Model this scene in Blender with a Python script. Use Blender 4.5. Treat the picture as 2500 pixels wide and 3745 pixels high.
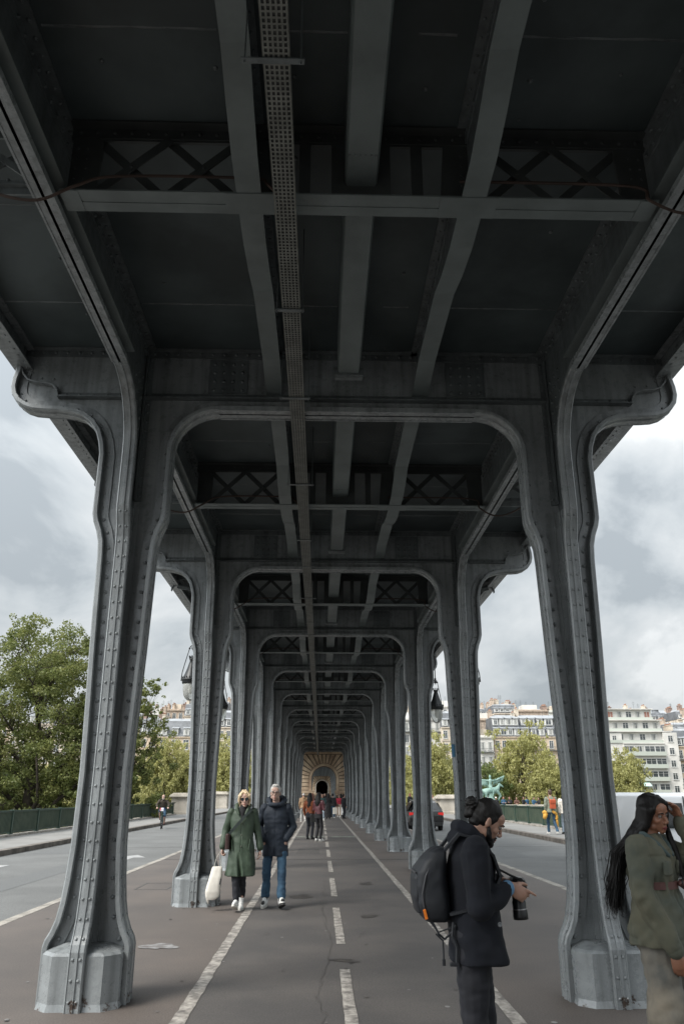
import bpy, bmesh, math, random
import numpy as np
from mathutils import Vector, Matrix, noise
from math import radians as R, sin, cos, pi

for o in list(bpy.data.objects): bpy.data.objects.remove(o)
S = bpy.context.scene
COL = S.collection

# ------------------------------------------------------------------ camera
CAM_H = 1.6
TILT, YAW = 20.03, -1.495
cd = bpy.data.cameras.new('camera'); cam = bpy.data.objects.new('camera', cd); COL.objects.link(cam)
cam.location = (0, 0, CAM_H); cam.rotation_euler = (R(90 + TILT), 0, R(YAW))
cd.sensor_fit = 'VERTICAL'; cd.sensor_height = 36; cd.lens = 27.33
cd.clip_start = 0.05; cd.clip_end = 6000
S.camera = cam

# ------------------------------------------------------------------ world: Nishita sky veiled by clouds
SUN_EL, SUN_AZ = 48, -125          # from the left and behind the camera
w = bpy.data.worlds.new('World'); S.world = w; w.use_nodes = True
nt = w.node_tree; nt.nodes.clear()
def N(t, **k):
    n = nt.nodes.new(t)
    for a, b in k.items(): setattr(n, a, b)
    return n
out = N('ShaderNodeOutputWorld'); bg = N('ShaderNodeBackground'); nt.links.new(bg.outputs[0], out.inputs[0])
bg.inputs['Strength'].default_value = 0.105
sky = N('ShaderNodeTexSky', sky_type='NISHITA', sun_disc=False)
sky.sun_elevation = R(SUN_EL); sky.sun_rotation = R(SUN_AZ); sky.dust_density = 2.5
tc = N('ShaderNodeTexCoord'); sep = N('ShaderNodeSeparateXYZ'); nt.links.new(tc.outputs['Generated'], sep.inputs[0])
def M2(op, a, b=None):
    n = N('ShaderNodeMath', operation=op)
    for i, v in enumerate((a, b)):
        if v is None: continue
        if isinstance(v, (int, float)): n.inputs[i].default_value = v
        else: nt.links.new(v, n.inputs[i])
    return n.outputs[0]
zc = M2('ADD', M2('MAXIMUM', sep.outputs[2], 0.0), 0.55)
cmb = N('ShaderNodeCombineXYZ')
nt.links.new(M2('DIVIDE', sep.outputs[0], zc), cmb.inputs[0]); nt.links.new(M2('DIVIDE', sep.outputs[1], zc), cmb.inputs[1])
nz = N('ShaderNodeTexNoise'); nz.inputs['Scale'].default_value = 2.5; nz.inputs['Detail'].default_value = 9; nz.inputs['Roughness'].default_value = 0.55
nz.inputs['Distortion'].default_value = 0.3
mp = N('ShaderNodeMapping'); mp.inputs['Location'].default_value = (5.1, 2.2, 0); mp.inputs['Scale'].default_value = (1.0, 1.0, 1)
nt.links.new(cmb.outputs[0], mp.inputs[0]); nt.links.new(mp.outputs[0], nz.inputs['Vector'])
cr = N('ShaderNodeValToRGB'); e = cr.color_ramp
e.elements[0].position = 0.42; e.elements[0].color = (3.5, 3.85, 4.1, 1)
e.elements[1].position = 0.585; e.elements[1].color = (6.9, 7.1, 7.15, 1)
m = e.elements.new(0.47); m.color = (4.6, 4.95, 5.15, 1)
m = e.elements.new(0.55); m.color = (5.9, 6.15, 6.25, 1)
nt.links.new(nz.outputs['Fac'], cr.inputs[0])
mx = N('ShaderNodeMix', data_type='RGBA'); mx.inputs[0].default_value = 0.93
nt.links.new(sky.outputs[0], mx.inputs[6]); nt.links.new(cr.outputs[0], mx.inputs[7])
# an overcast sky is brighter overhead and round the veiled sun
el_ = M2('MAXIMUM', sep.outputs[2], 0.0)
grad = M2('ADD', M2('MULTIPLY', el_, .75), 0.76)
sv = N('ShaderNodeVectorMath', operation='DOT_PRODUCT'); nt.links.new(tc.outputs['Generated'], sv.inputs[0])
sv.inputs[1].default_value = (sin(R(SUN_AZ)) * cos(R(SUN_EL)), cos(R(SUN_AZ)) * cos(R(SUN_EL)), sin(R(SUN_EL)))
glow = M2('MULTIPLY', M2('POWER', M2('MAXIMUM', sv.outputs['Value'], 0.0), 2.0), 2.6)
vm = N('ShaderNodeVectorMath', operation='SCALE'); nt.links.new(mx.outputs[2], vm.inputs[0]); nt.links.new(M2('ADD', grad, glow), vm.inputs['Scale'])
nt.links.new(vm.outputs[0], bg.inputs['Color'])

# ------------------------------------------------------------------ sun (overcast, soft)
sd = bpy.data.lights.new('sun', 'SUN'); so = bpy.data.objects.new('sun', sd); COL.objects.link(so)
sd.energy = 2.6; sd.angle = R(22); sd.color = (1.0, 0.95, 0.88)
az = R(SUN_AZ)
dirv = Vector((sin(az) * cos(R(SUN_EL)), cos(az) * cos(R(SUN_EL)), sin(R(SUN_EL))))
so.rotation_euler = (-dirv).to_track_quat('-Z', 'Y').to_euler(); so.location = (-20, -20, 40)

S.view_settings.view_transform = 'Standard'; S.view_settings.look = 'None'
S.view_settings.exposure = 0.5; S.view_settings.gamma = 1.0
S.render.engine = 'CYCLES'
S.cycles.max_bounces = 6; S.cycles.diffuse_bounces = 4; S.cycles.glossy_bounces = 3; S.cycles.transparent_max_bounces = 8
S.render.resolution_x = 683; S.render.resolution_y = 1024

# pixel of the 1568-wide view of the photo -> world point on the plane y = Y
_f = 2843.; _t = R(TILT); _y = R(-YAW)
_F = Vector((sin(_y) * cos(_t), cos(_y) * cos(_t), sin(_t))); _R = Vector((cos(_y), -sin(_y), 0)); _U = _R.cross(_F)
def ray(x, y): return _F * _f + _R * (x * 2500 / 1568 - 1250) - _U * (y * 2500 / 1568 - 1872.5)
def at(x, y, Y):
    d = ray(x, y); return Vector((0, 0, CAM_H)) + d * (Y / d.y)
# ================================================================== helpers
MATS = {}
def mat(name, col, rough=0.7, metal=0.0, spec=0.5, var=0.0, vscale=3.0, vcol=None, bump=0.0, bscale=60.0, bdist=0.01, fine=0.0, fscale=200.0,
        trans=0.0, alpha=1.0, stretch=(1, 1, 1), emit=0, coat=0, sss=0):
    m = bpy.data.materials.new(name); m.use_nodes = True; nt = m.node_tree; b = nt.nodes['Principled BSDF']
    b.inputs['Roughness'].default_value = rough; b.inputs['Metallic'].default_value = metal
    b.inputs['Specular IOR Level'].default_value = spec
    b.inputs['Transmission Weight'].default_value = trans; b.inputs['Coat Weight'].default_value = coat
    c4 = (*col, 1); b.inputs['Base Color'].default_value = c4
    if sss: b.inputs['Subsurface Weight'].default_value = sss; b.inputs['Subsurface Radius'].default_value = (.01, .004, .002)
    tcn = nt.nodes.new('ShaderNodeTexCoord'); mpn = nt.nodes.new('ShaderNodeMapping'); mpn.inputs['Scale'].default_value = stretch
    nt.links.new(tcn.outputs['Object'], mpn.inputs[0])
    cur = None
    if var or vcol:
        n = nt.nodes.new('ShaderNodeTexNoise'); n.inputs['Scale'].default_value = vscale; n.inputs['Detail'].default_value = 6; n.inputs['Roughness'].default_value = .6
        nt.links.new(mpn.outputs[0], n.inputs['Vector'])
        r = nt.nodes.new('ShaderNodeValToRGB'); r.color_ramp.elements[0].position = .38; r.color_ramp.elements[1].position = .62
        lo = vcol if vcol else tuple(max(0, c * (1 - var)) for c in col)
        hi = col if vcol else tuple(min(1, c * (1 + var)) for c in col)
        r.color_ramp.elements[0].color = (*lo, 1); r.color_ramp.elements[1].color = (*hi, 1)
        nt.links.new(n.outputs['Fac'], r.inputs[0]); cur = r.outputs[0]
    if fine:
        n = nt.nodes.new('ShaderNodeTexNoise'); n.inputs['Scale'].default_value = fscale; n.inputs['Detail'].default_value = 3
        nt.links.new(mpn.outputs[0], n.inputs['Vector'])
        r = nt.nodes.new('ShaderNodeMapRange'); r.inputs[1].default_value = .3; r.inputs[2].default_value = .7; r.inputs[3].default_value = 1 - fine; r.inputs[4].default_value = 1 + fine
        nt.links.new(n.outputs['Fac'], r.inputs[0])
        mm = nt.nodes.new('ShaderNodeMix'); mm.data_type = 'RGBA'; mm.blend_type = 'MULTIPLY'; mm.inputs[0].default_value = 1
        if cur: nt.links.new(cur, mm.inputs[6])
        else: mm.inputs[6].default_value = c4
        nt.links.new(r.outputs[0], mm.inputs[7]); cur = mm.outputs[2]
    if cur: nt.links.new(cur, b.inputs['Base Color'])
    if bump:
        n = nt.nodes.new('ShaderNodeTexNoise'); n.inputs['Scale'].default_value = bscale; n.inputs['Detail'].default_value = 4
        nt.links.new(mpn.outputs[0], n.inputs['Vector'])
        bp = nt.nodes.new('ShaderNodeBump'); bp.inputs['Strength'].default_value = bump; bp.inputs['Distance'].default_value = bdist
        nt.links.new(n.outputs['Fac'], bp.inputs['Height']); nt.links.new(bp.outputs[0], b.inputs['Normal'])
    if emit: b.inputs['Emission Color'].default_value = c4; b.inputs['Emission Strength'].default_value = emit
    m.diffuse_color = c4
    MATS[name] = m
    return m

class MB:
    """collects geometry, builds one mesh object"""
    def __init__(s): s.v = []; s.f = []; s.m = []; s.mi = 0
    def add(s, vs, fs):
        k = len(s.v); s.v += [tuple(v) for v in vs]; s.f += [tuple(i + k for i in f) for f in fs]; s.m += [s.mi] * len(fs); return s
    def box(s, x0, x1, y0, y1, z0, z1):
        return s.add([(x0,y0,z0),(x1,y0,z0),(x1,y1,z0),(x0,y1,z0),(x0,y0,z1),(x1,y0,z1),(x1,y1,z1),(x0,y1,z1)],
              [(0,3,2,1),(4,5,6,7),(0,1,5,4),(1,2,6,5),(2,3,7,6),(3,0,4,7)])
    def cbox(s, c, d): return s.box(c[0]-d[0]/2, c[0]+d[0]/2, c[1]-d[1]/2, c[1]+d[1]/2, c[2]-d[2]/2, c[2]+d[2]/2)
    def bevbox(s, x0, x1, y0, y1, z0, z1, b):
        # box with chamfered vertical and top edges
        def ring(i, z): return [(x0+i+b,y0+i,z),(x1-i-b,y0+i,z),(x1-i,y0+i+b,z),(x1-i,y1-i-b,z),(x1-i-b,y1-i,z),(x0+i+b,y1-i,z),(x0+i,y1-i-b,z),(x0+i,y0+i+b,z)]
        vs = ring(0, z0) + ring(0, z1 - b) + ring(b * .8, z1); fs = []
        for r in (0, 8):
            for i in range(8): j = (i + 1) % 8; fs.append((r+i, r+j, r+8+j, r+8+i))
        fs += [tuple(range(16, 24)), tuple(reversed(range(8)))]
        return s.add(vs, fs)
    def beam(s, p, q, wd, hd, up=(0, 0, 1)):
        p = Vector(p); q = Vector(q); d = (q - p).normalized(); u = Vector(up); r = d.cross(u)
        if r.length < 1e-4: r = d.cross(Vector((1, 0, 0)))
        r.normalize(); u = r.cross(d)
        vs = [c + r * a * wd / 2 + u * b * hd / 2 for c in (p, q) for a, b in ((-1,-1),(1,-1),(1,1),(-1,1))]
        return s.add(vs, [(0,1,2,3),(7,6,5,4),(0,4,5,1),(1,5,6,2),(2,6,7,3),(3,7,4,0)])
    def sweep(s, path, A, B, sec, closed=False):
        """path points; section points (a,b) placed along unit vector A fixed and B=normal in plane (computed) if B None"""
        path = [Vector(p) for p in path]; A = Vector(A); n = len(path); k = len(sec); vs = []
        for i, p in enumerate(path):
            if closed: t = path[(i+1) % n] - path[i-1]
            else: t = path[min(i+1, n-1)] - path[max(i-1, 0)]
            t.normalize(); b = A.cross(t).normalized()
            # mitre
            if 0 < i < n-1:
                t1 = (path[i]-path[i-1]).normalized(); c = max(.5, abs(t.dot(t1))); b = b / c
            vs += [p + A * a + b * q for a, q in sec]
        fs = []
        for i in range(n if closed else n - 1):
            j = (i + 1) % n
            for a in range(k): c = (a + 1) % k; fs.append((i*k+a, i*k+c, j*k+c, j*k+a))
        if not closed: fs += [tuple(reversed(range(k))), tuple((n-1)*k + a for a in range(k))]
        return s.add(vs, fs)
    def tube(s, path, rad, seg=8, caps=True):
        path = [Vector(p) for p in path]; n = len(path)
        if isinstance(rad, (int, float)): rad = [rad] * n
        t = (path[1] - path[0]).normalized(); u = t.orthogonal().normalized(); vs = []; fs = []
        for i, p in enumerate(path):
            t = (path[min(i+1, n-1)] - path[max(i-1, 0)])
            if t.length < 1e-9: t = Vector((0, 0, 1))
            t.normalize(); u = (u - t * u.dot(t)); u = u.normalized() if u.length > 1e-6 else t.orthogonal().normalized(); v = t.cross(u)
            vs += [p + (u * cos(2*pi*a/seg) + v * sin(2*pi*a/seg)) * rad[i] for a in range(seg)]
        for i in range(n - 1):
            for a in range(seg): c = (a+1) % seg; fs.append((i*seg+a, i*seg+c, (i+1)*seg+c, (i+1)*seg+a))
        if caps: fs += [tuple(reversed(range(seg))), tuple((n-1)*seg + a for a in range(seg))]
        return s.add(vs, fs)
    def lathe(s, prof, c=(0, 0, 0), seg=16, M=None):
        vs = []; fs = []; n = len(prof)
        for r, z in prof:
            for a in range(seg):
                v = Vector((r * cos(2*pi*a/seg), r * sin(2*pi*a/seg), z))
                if M: v = M @ v
                vs.append(v + Vector(c))
        for i in range(n - 1):
            for a in range(seg): b = (a+1) % seg; fs.append((i*seg+a, i*seg+b, (i+1)*seg+b, (i+1)*seg+a))
        fs += [tuple(reversed(range(seg))), tuple((n-1)*seg+a for a in range(seg))]
        return s.add(vs, fs)
    def ell(s, c, r, seg=12, rings=8, M=None):
        vs = []; fs = []; c = Vector(c)
        if isinstance(r, (int, float)): r = (r, r, r)
        for i in range(rings + 1):
            ph = pi * i / rings
            for a in range(seg):
                v = Vector((r[0]*sin(ph)*cos(2*pi*a/seg), r[1]*sin(ph)*sin(2*pi*a/seg), -r[2]*cos(ph)))
                if M: v = M @ v
                vs.append(v + c)
        for i in range(rings):
            for a in range(seg): b = (a+1) % seg; fs.append((i*seg+a, i*seg+b, (i+1)*seg+b, (i+1)*seg+a))
        return s.add(vs, fs)
    def rivet(s, p, n, r=.016):
        p = Vector(p); n = Vector(n).normalized(); u = n.orthogonal().normalized(); v = n.cross(u); vs = []
        for q, h in ((1, -.1), (.9, .4), (.5, .75)):
            vs += [p + (u*cos(2*pi*a/6) + v*sin(2*pi*a/6)) * r * q + n * r * h for a in range(6)]
        vs.append(p + n * r * .88); fs = []
        for i in range(2):
            for a in range(6): b = (a+1) % 6; fs.append((i*6+a, i*6+b, i*6+6+b, i*6+6+a))
        fs += [(12+a, 12+(a+1) % 6, 18) for a in range(6)]
        return s.add(vs, fs)
    def prism(s, poly, axis, t0, t1):
        """2-D polygon extruded along axis ('x','y','z') from t0 to t1; poly in the other two coords"""
        def P(a, b, t): return {'x': (t, a, b), 'y': (a, t, b), 'z': (a, b, t)}[axis]
        n = len(poly); vs = [P(a, b, t0) for a, b in poly] + [P(a, b, t1) for a, b in poly]
        fs = [tuple(range(n)), tuple(reversed(range(n, 2*n)))] + [(i, n+i, n+(i+1) % n, (i+1) % n) for i in range(n)]
        return s.add(vs, fs)
    def xform(s, M): s.v = [tuple(M @ Vector(v)) for v in s.v]; return s
    def mirror_x(s):
        o = MB(); o.v = [(-x, y, z) for x, y, z in s.v]; o.f = [tuple(reversed(f)) for f in s.f]; o.m = list(s.m); return o
    def build(s, name, m, parent=None, smooth=False, recalc=True, bevel=0):
        me = bpy.data.meshes.new(name); me.from_pydata(s.v, [], s.f)
        for mm in (m if isinstance(m, (list, tuple)) else [m]): me.materials.append(mm)
        if max(s.m, default=0) > 0: me.polygons.foreach_set('material_index', s.m)
        if recalc:
            bm = bmesh.new(); bm.from_mesh(me); bmesh.ops.recalc_face_normals(bm, faces=bm.faces); bm.to_mesh(me); bm.free()
        if smooth: me.polygons.foreach_set('use_smooth', [True] * len(me.polygons))
        me.update()
        o = bpy.data.objects.new(name, me); COL.objects.link(o)
        if parent: o.parent = parent
        if bevel:
            b = o.modifiers.new('bevel', 'BEVEL'); b.width = bevel; b.segments = 2; b.limit_method = 'ANGLE'
        return o

def thing(name, label, cat, loc=(0, 0, 0), rz=0, group=None):
    o = bpy.data.objects.new(name, None); COL.objects.link(o); o.empty_display_size = .1
    o.location = loc; o.rotation_euler = (0, 0, rz); o['label'] = label; o['category'] = cat
    if group: o['group'] = group
    return o
def tag(o, label, cat, group=None, kind=None):
    if label: o['label'] = label
    if cat: o['category'] = cat
    if group: o['group'] = group
    if kind: o['kind'] = kind
    return o
def struct(o): o['kind'] = 'structure'; return o
def kids(o): return [c for c in ALLKIDS.get(o.name, [])]
def dup(root, loc=None, rz=None, label=None):
    """copy a thing with its parts and their sub-parts"""
    r = root.copy(); COL.objects.link(r)
    if loc is not None: r.location = loc
    if rz is not None: r.rotation_euler = (0, 0, rz)
    if label: r['label'] = label
    def rec(a, b):
        for ch in a.children:
            c = ch.copy(); COL.objects.link(c); c.parent = b; rec(ch, c)
    rec(root, r)
    return r
def smoothstep(a, b, x):
    t = min(1, max(0, (x-a)/(b-a))); return t*t*(3-2*t)
ORD = ['first', 'second', 'third', 'fourth', 'fifth', 'sixth', 'seventh', 'eighth', 'ninth', 'tenth', 'eleventh', 'twelfth', 'thirteenth', 'fourteenth', 'fifteenth', 'sixteenth', 'seventeenth', 'eighteenth', 'nineteenth', 'twentieth']
rnd = random.Random(7)
# ================================================================== materials
def steelmat(name, col, rough, rust_low=True):
    m = mat(name, col, rough, var=.14, vscale=2.2, bump=.45, bscale=42, bdist=.004, fine=.06, fscale=90, spec=.6)
    nt = m.node_tree; b = nt.nodes['Principled BSDF']; src = b.inputs['Base Color'].links[0].from_socket
    def nn(t, **k):
        n = nt.nodes.new(t)
        for a, c in k.items(): setattr(n, a, c)
        return n
    tcn = nn('ShaderNodeTexCoord'); sp = nn('ShaderNodeSeparateXYZ'); nt.links.new(tcn.outputs['Object'], sp.inputs[0])
    n1 = nn('ShaderNodeTexNoise'); n1.inputs['Scale'].default_value = 9; n1.inputs['Detail'].default_value = 8; n1.inputs['Roughness'].default_value = .7; nt.links.new(tcn.outputs['Object'], n1.inputs['Vector'])
    # more wear near the pavement: threshold rises with height
    mr = nn('ShaderNodeMapRange'); mr.inputs[1].default_value = 0; mr.inputs[2].default_value = .5; mr.inputs[3].default_value = .57; mr.inputs[4].default_value = .72; nt.links.new(sp.outputs[2], mr.inputs[0])
    sb = nn('ShaderNodeMath', operation='SUBTRACT'); nt.links.new(n1.outputs['Fac'], sb.inputs[0]); nt.links.new(mr.outputs[0], sb.inputs[1])
    ml = nn('ShaderNodeMath', operation='MULTIPLY'); ml.use_clamp = True; nt.links.new(sb.outputs[0], ml.inputs[0]); ml.inputs[1].default_value = 22
    mxx = nn('ShaderNodeMix', data_type='RGBA'); nt.links.new(ml.outputs[0], mxx.inputs[0]); nt.links.new(src, mxx.inputs[6]); mxx.inputs[7].default_value = (.055, .035, .025, 1)
    # vertical run-off streaks
    mpn = nn('ShaderNodeMapping'); mpn.inputs['Scale'].default_value = (14, 14, .7); nt.links.new(tcn.outputs['Object'], mpn.inputs[0])
    n2 = nn('ShaderNodeTexNoise'); n2.inputs['Scale'].default_value = 1; n2.inputs['Detail'].default_value = 5; nt.links.new(mpn.outputs[0], n2.inputs['Vector'])
    r2 = nn('ShaderNodeMapRange'); r2.inputs[1].default_value = .42; r2.inputs[2].default_value = .7; r2.inputs[3].default_value = 1.0; r2.inputs[4].default_value = .62; nt.links.new(n2.outputs['Fac'], r2.inputs[0])
    m3 = nn('ShaderNodeMix', data_type='RGBA', blend_type='MULTIPLY'); m3.inputs[0].default_value = 1; nt.links.new(mxx.outputs[2], m3.inputs[6]); nt.links.new(r2.outputs[0], m3.inputs[7])
    nt.links.new(m3.outputs[2], b.inputs['Base Color'])
    rr = nn('ShaderNodeMapRange'); rr.inputs[3].default_value = rough; rr.inputs[4].default_value = rough+.3; nt.links.new(n1.outputs['Fac'], rr.inputs[0]); rr.inputs[1].default_value = .35; rr.inputs[2].default_value = .75; nt.links.new(rr.outputs[0], b.inputs['Roughness'])
    return m
steel = steelmat('painted_steel', (.235, .253, .26), .21)
steel2 = mat('shaded_soffit_paint', (.060, .075, .078), .5, var=.3, vscale=.8, bump=.2, bscale=20, bdist=.004, spec=.4)  # same paint as the columns, with the ceiling's shade put into a darker colour
steel3 = steelmat('shaded_steel_paint', (.115, .130, .134), .3)  # column paint darkened: shade under the deck put into the colour
stringM = mat('stringer_paint', (.122, .142, .142), .45, var=.16, vscale=2, bump=.2, bscale=30, bdist=.004)
truss_shade = mat('shaded_truss_paint', (.045, .05, .05), .6, var=.2, vscale=3)  # dim light on the lattice beams put into their paint colour
trayM = mat('galvanised', (.17, .175, .16), .5, metal=.3, var=.2, vscale=6)
rust = mat('rusty_cable', (.045, .028, .022), .8, var=.3)
asph = mat('walk_asphalt', (.118, .100, .088), .7, vcol=(.088, .077, .070), vscale=.55, fine=.28, fscale=70, bump=.3, bscale=140, bdist=.004)
roadM = mat('road_asphalt', (.128, .130, .127), .85, var=.12, vscale=.5, fine=.35, fscale=60, bump=.35, bscale=110, bdist=.005)
paveM = mat('far_pavement', (.21, .205, .195), .85, var=.12, vscale=.7, fine=.12, fscale=50)
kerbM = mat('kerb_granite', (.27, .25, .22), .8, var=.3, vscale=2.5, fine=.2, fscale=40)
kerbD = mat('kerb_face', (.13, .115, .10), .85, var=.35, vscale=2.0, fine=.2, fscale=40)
laneM = mat('lane_asphalt', (.094, .086, .080), .68, vcol=(.068, .064, .062), vscale=.8, fine=.3, fscale=70, bump=.3, bscale=140, bdist=.004)
paint = mat('road_paint', (.40, .375, .34), .65, vcol=(.13, .12, .11), vscale=8, fine=.25, fscale=30)
paint2 = mat('road_arrow_paint', (.36, .36, .355), .7, vcol=(.3, .3, .3), vscale=4, fine=.2, fscale=30)
stone = mat('limestone', (.52, .41, .29), .85, vcol=(.27, .19, .13), vscale=.9, fine=.15, fscale=25, bump=.3, bscale=12, bdist=.02)
stoneP = mat('pale_stone', (.50, .46, .40), .85, vcol=(.33, .30, .25), vscale=.9, fine=.12, fscale=20)
joint = mat('stone_joint', (.11, .085, .06), .9, var=.3)
green = mat('rail_green', (.030, .062, .045), .5, var=.25, vscale=1.2, fine=.1, fscale=30)
green2 = mat('rail_infill', (.075, .098, .070), .6, vcol=(.045, .07, .05), vscale=2.2)
ironM = mat('cast_iron', (.022, .024, .025), .42, metal=.4, var=.2)
glassM = mat('lamp_glass', (.75, .76, .72), .12, trans=.65, spec=.5)
bark = mat('bark', (.065, .052, .04), .9, var=.3, vscale=3, bump=.4, bscale=8, bdist=.03)
river = mat('river_water', (.05, .065, .055), .12, bump=.4, bscale=1.2, bdist=.05)
bankM = mat('bank_ground', (.12, .11, .09), .9, var=.25, vscale=.05)
quayM = mat('quay_stone', (.30, .27, .22), .9, var=.2, vscale=.2, fine=.1, fscale=2)
patina = mat('verdigris', (.27, .40, .35), .65, vcol=(.12, .22, .19), vscale=1.3, bump=.3, bscale=8, bdist=.02)

def leafmat(name, a, b, c):
    m = bpy.data.materials.new(name); m.use_nodes = True; nt = m.node_tree; bs = nt.nodes['Principled BSDF']
    bs.inputs['Roughness'].default_value = .55
    tcn = nt.nodes.new('ShaderNodeTexCoord')
    n = nt.nodes.new('ShaderNodeTexNoise'); n.inputs['Scale'].default_value = .9; n.inputs['Detail'].default_value = 8; n.inputs['Roughness'].default_value = .75
    nt.links.new(tcn.outputs['Object'], n.inputs['Vector'])
    r = nt.nodes.new('ShaderNodeValToRGB'); r.color_ramp.elements[0].position = .33; r.color_ramp.elements[1].position = .68
    r.color_ramp.elements[0].color = (*a, 1); r.color_ramp.elements[1].color = (*c, 1); k = r.color_ramp.elements.new(.5); k.color = (*b, 1)
    nt.links.new(n.outputs['Fac'], r.inputs[0]); nt.links.new(r.outputs[0], bs.inputs['Base Color'])
    tr = nt.nodes.new('ShaderNodeBsdfTranslucent'); nt.links.new(r.outputs[0], tr.inputs[0])
    ms = nt.nodes.new('ShaderNodeMixShader'); ms.inputs[0].default_value = .4
    nt.links.new(bs.outputs[0], ms.inputs[1]); nt.links.new(tr.outputs[0], ms.inputs[2]); nt.links.new(ms.outputs[0], nt.nodes['Material Output'].inputs[0])
    return m
leafD = leafmat('dark_leaves', (.06, .09, .026), (.17, .195, .058), (.36, .36, .13))
leafL = leafmat('spring_leaves', (.22, .22, .08), (.38, .37, .14), (.52, .49, .22))
leafO = leafmat('olive_leaves', (.10, .115, .04), (.19, .2, .07), (.28, .28, .11))
leafM = leafmat('mid_leaves', (.08, .11, .035), (.15, .19, .06), (.25, .28, .10))
# ================================================================== the setting: terrain, river, deck, roads
X0 = 0.25                      # axis of the walkway
YB, YE = -62.0, 205.0          # the bridge deck's ends
def terrain_h(x, y):
    h = -11.5
    h += 8.0 * smoothstep(176, 180, y)            # low quay
    h += 2.6 * smoothstep(196, 199, y)
    h += 24 * smoothstep(215, 420, y) - 10 * smoothstep(500, 1500, y)
    h += 9 * smoothstep(-45, -60, y)
    return h
ys = [-2500, -900, -300, -120, -60, -52, -45, 0, 100, 176, 178, 180, 196, 197.5, 199, 215, 235, 260, 290, 320, 360, 420, 600, 1000, 2500, 5000]
xs = [-4000, -1500, -600, -300, -150, -60, 0, 60, 150, 300, 600, 1500, 4000]
vs = [(x, y, terrain_h(x, y)) for y in ys for x in xs]; nx = len(xs)
b = MB(); b.add(vs, [(j*nx+i, j*nx+i+1, (j+1)*nx+i+1, (j+1)*nx+i) for j in range(len(ys)-1) for i in range(nx-1)])
struct(b.build('terrain', bankM))
b = MB(); b.add([(-4000, -58, -9.5), (4000, -58, -9.5), (4000, 178, -9.5), (-4000, 178, -9.5)], [(0, 1, 2, 3)]); struct(b.build('river', river))
b = MB(); b.box(-400, -13.2, 66, 92, -11.5, -5.2); b.box(13.2, 34, 66, 100, -11.5, -1.2); struct(b.build('island', bankM))

b = MB(); b.box(-4.15, 4.42, YB, YE, -.6, 0); struct(b.build('walkway', asph))
b = MB(); b.box(-9.35, -4.152, YB, YE, -.62, -.08); struct(b.build('road', roadM))
b = MB(); b.box(4.422, 8.95, YB, YE, -.62, -.08); struct(b.build('road', roadM))
b = MB(); b.box(-12.75, -9.60, YB, YE, -.64, .06); struct(b.build('pavement', paveM))
b = MB(); b.box(9.20, 11.95, YB, YE, -.64, .06); struct(b.build('pavement', paveM))
b = MB(); b.box(-12.9, 12.1, YB, YE, -1.9, -.645); struct(b.build('bridge_deck', quayM))
# kerbs: granite blocks with joints
def kerb(x0, x1, z1, m, step=1.5):
    b = MB(); y = YB
    while y < YE:
        L = step * rnd.uniform(.85, 1.15); dz = rnd.uniform(-.003, .003)
        b.bevbox(x0, x1, y + .006, min(YE, y + L) - .006, -.3, z1 + dz, .012); y += L
    return b.build('kerb', m)
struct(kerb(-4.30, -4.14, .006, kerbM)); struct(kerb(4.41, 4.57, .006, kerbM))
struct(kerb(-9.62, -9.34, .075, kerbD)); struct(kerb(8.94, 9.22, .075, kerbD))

# painted markings
b = MB(); b.add([(-1.05, YB, .002), (1.5, YB, .002), (1.5, 80, .002), (-1.05, 80, .002)], [(0, 1, 2, 3)]); struct(b.build('cycle_lane', laneM, recalc=False))
def sheet(name, poly, z, m):
    b = MB(); b.add([(x, y, z) for x, y in poly], [tuple(range(len(poly)))]); return struct(b.build(name, m, recalc=False))
def strip(b, x, w, y0, y1, z, jag=.006, step=.35):
    n = max(1, int((y1 - y0) / step)); L = []; Rr = []
    for i in range(n + 1):
        y = y0 + (y1 - y0) * i / n
        L.append((x - w/2 + rnd.uniform(-jag, jag), y, z)); Rr.append((x + w/2 + rnd.uniform(-jag, jag), y, z))
    b.add(L + Rr, [(i, n+1+i, n+2+i, i+1) for i in range(n)])
b = MB()
strip(b, -1.05, .115, -10, 78, .006, .006, .12); strip(b, 1.50, .11, -10, 78, .006, .006, .12)
struct(b.build('lane_line', paint, recalc=False))
b = MB()
for k in range(-4, 16):
    y = 5.60 + 4.45 * k
    strip(b, X0, .10, y, y + 3.05, .006, .004, .15)
struct(b.build('lane_dashes', paint, recalc=False))
b = MB()   # faint cycle symbols and smears on the walkway
for x in (-.35, 1.0):
    strip(b, x, 1.15, 34.3, 34.7, .006, jag=.06, step=.2)
sm = mat('worn_green_paint', (.30, .36, .30), .8, vcol=(.12, .12, .105), vscale=7); struct(b.build('cycle_marking', sm, recalc=False))
def splat(name, cx, cy, rx, ry, m, z=.006, n=26, seed=1, amp=.45):
    r = random.Random(seed); ph = [r.uniform(0, 6.28) for _ in range(5)]
    pts = []
    for i in range(n):
        a = 2*pi*i/n; k = 1 + amp * sum(sin((j+2)*a + ph[j]) / (j+2) for j in range(5))
        pts.append((cx + rx*k*cos(a), cy + ry*k*sin(a)))
    b = MB(); b.add([(x, y, z) for x, y in pts] + [(cx, cy, z)], [(i, (i+1) % n, n) for i in range(n)])
    return struct(b.build(name, m, recalc=False))
smear = mat('pale_smear', (.30, .30, .30), .8, vcol=(.13, .12, .115), vscale=7)
wet = mat('dark_stain', (.045, .042, .040), .5, vcol=(.075, .068, .062), vscale=5)
splat('paint_smear', -1.80, 9.95, .17, .20, smear, seed=3)
splat('tar_stain', .24, 9.1, .14, .07, wet, seed=5, amp=.8)
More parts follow.
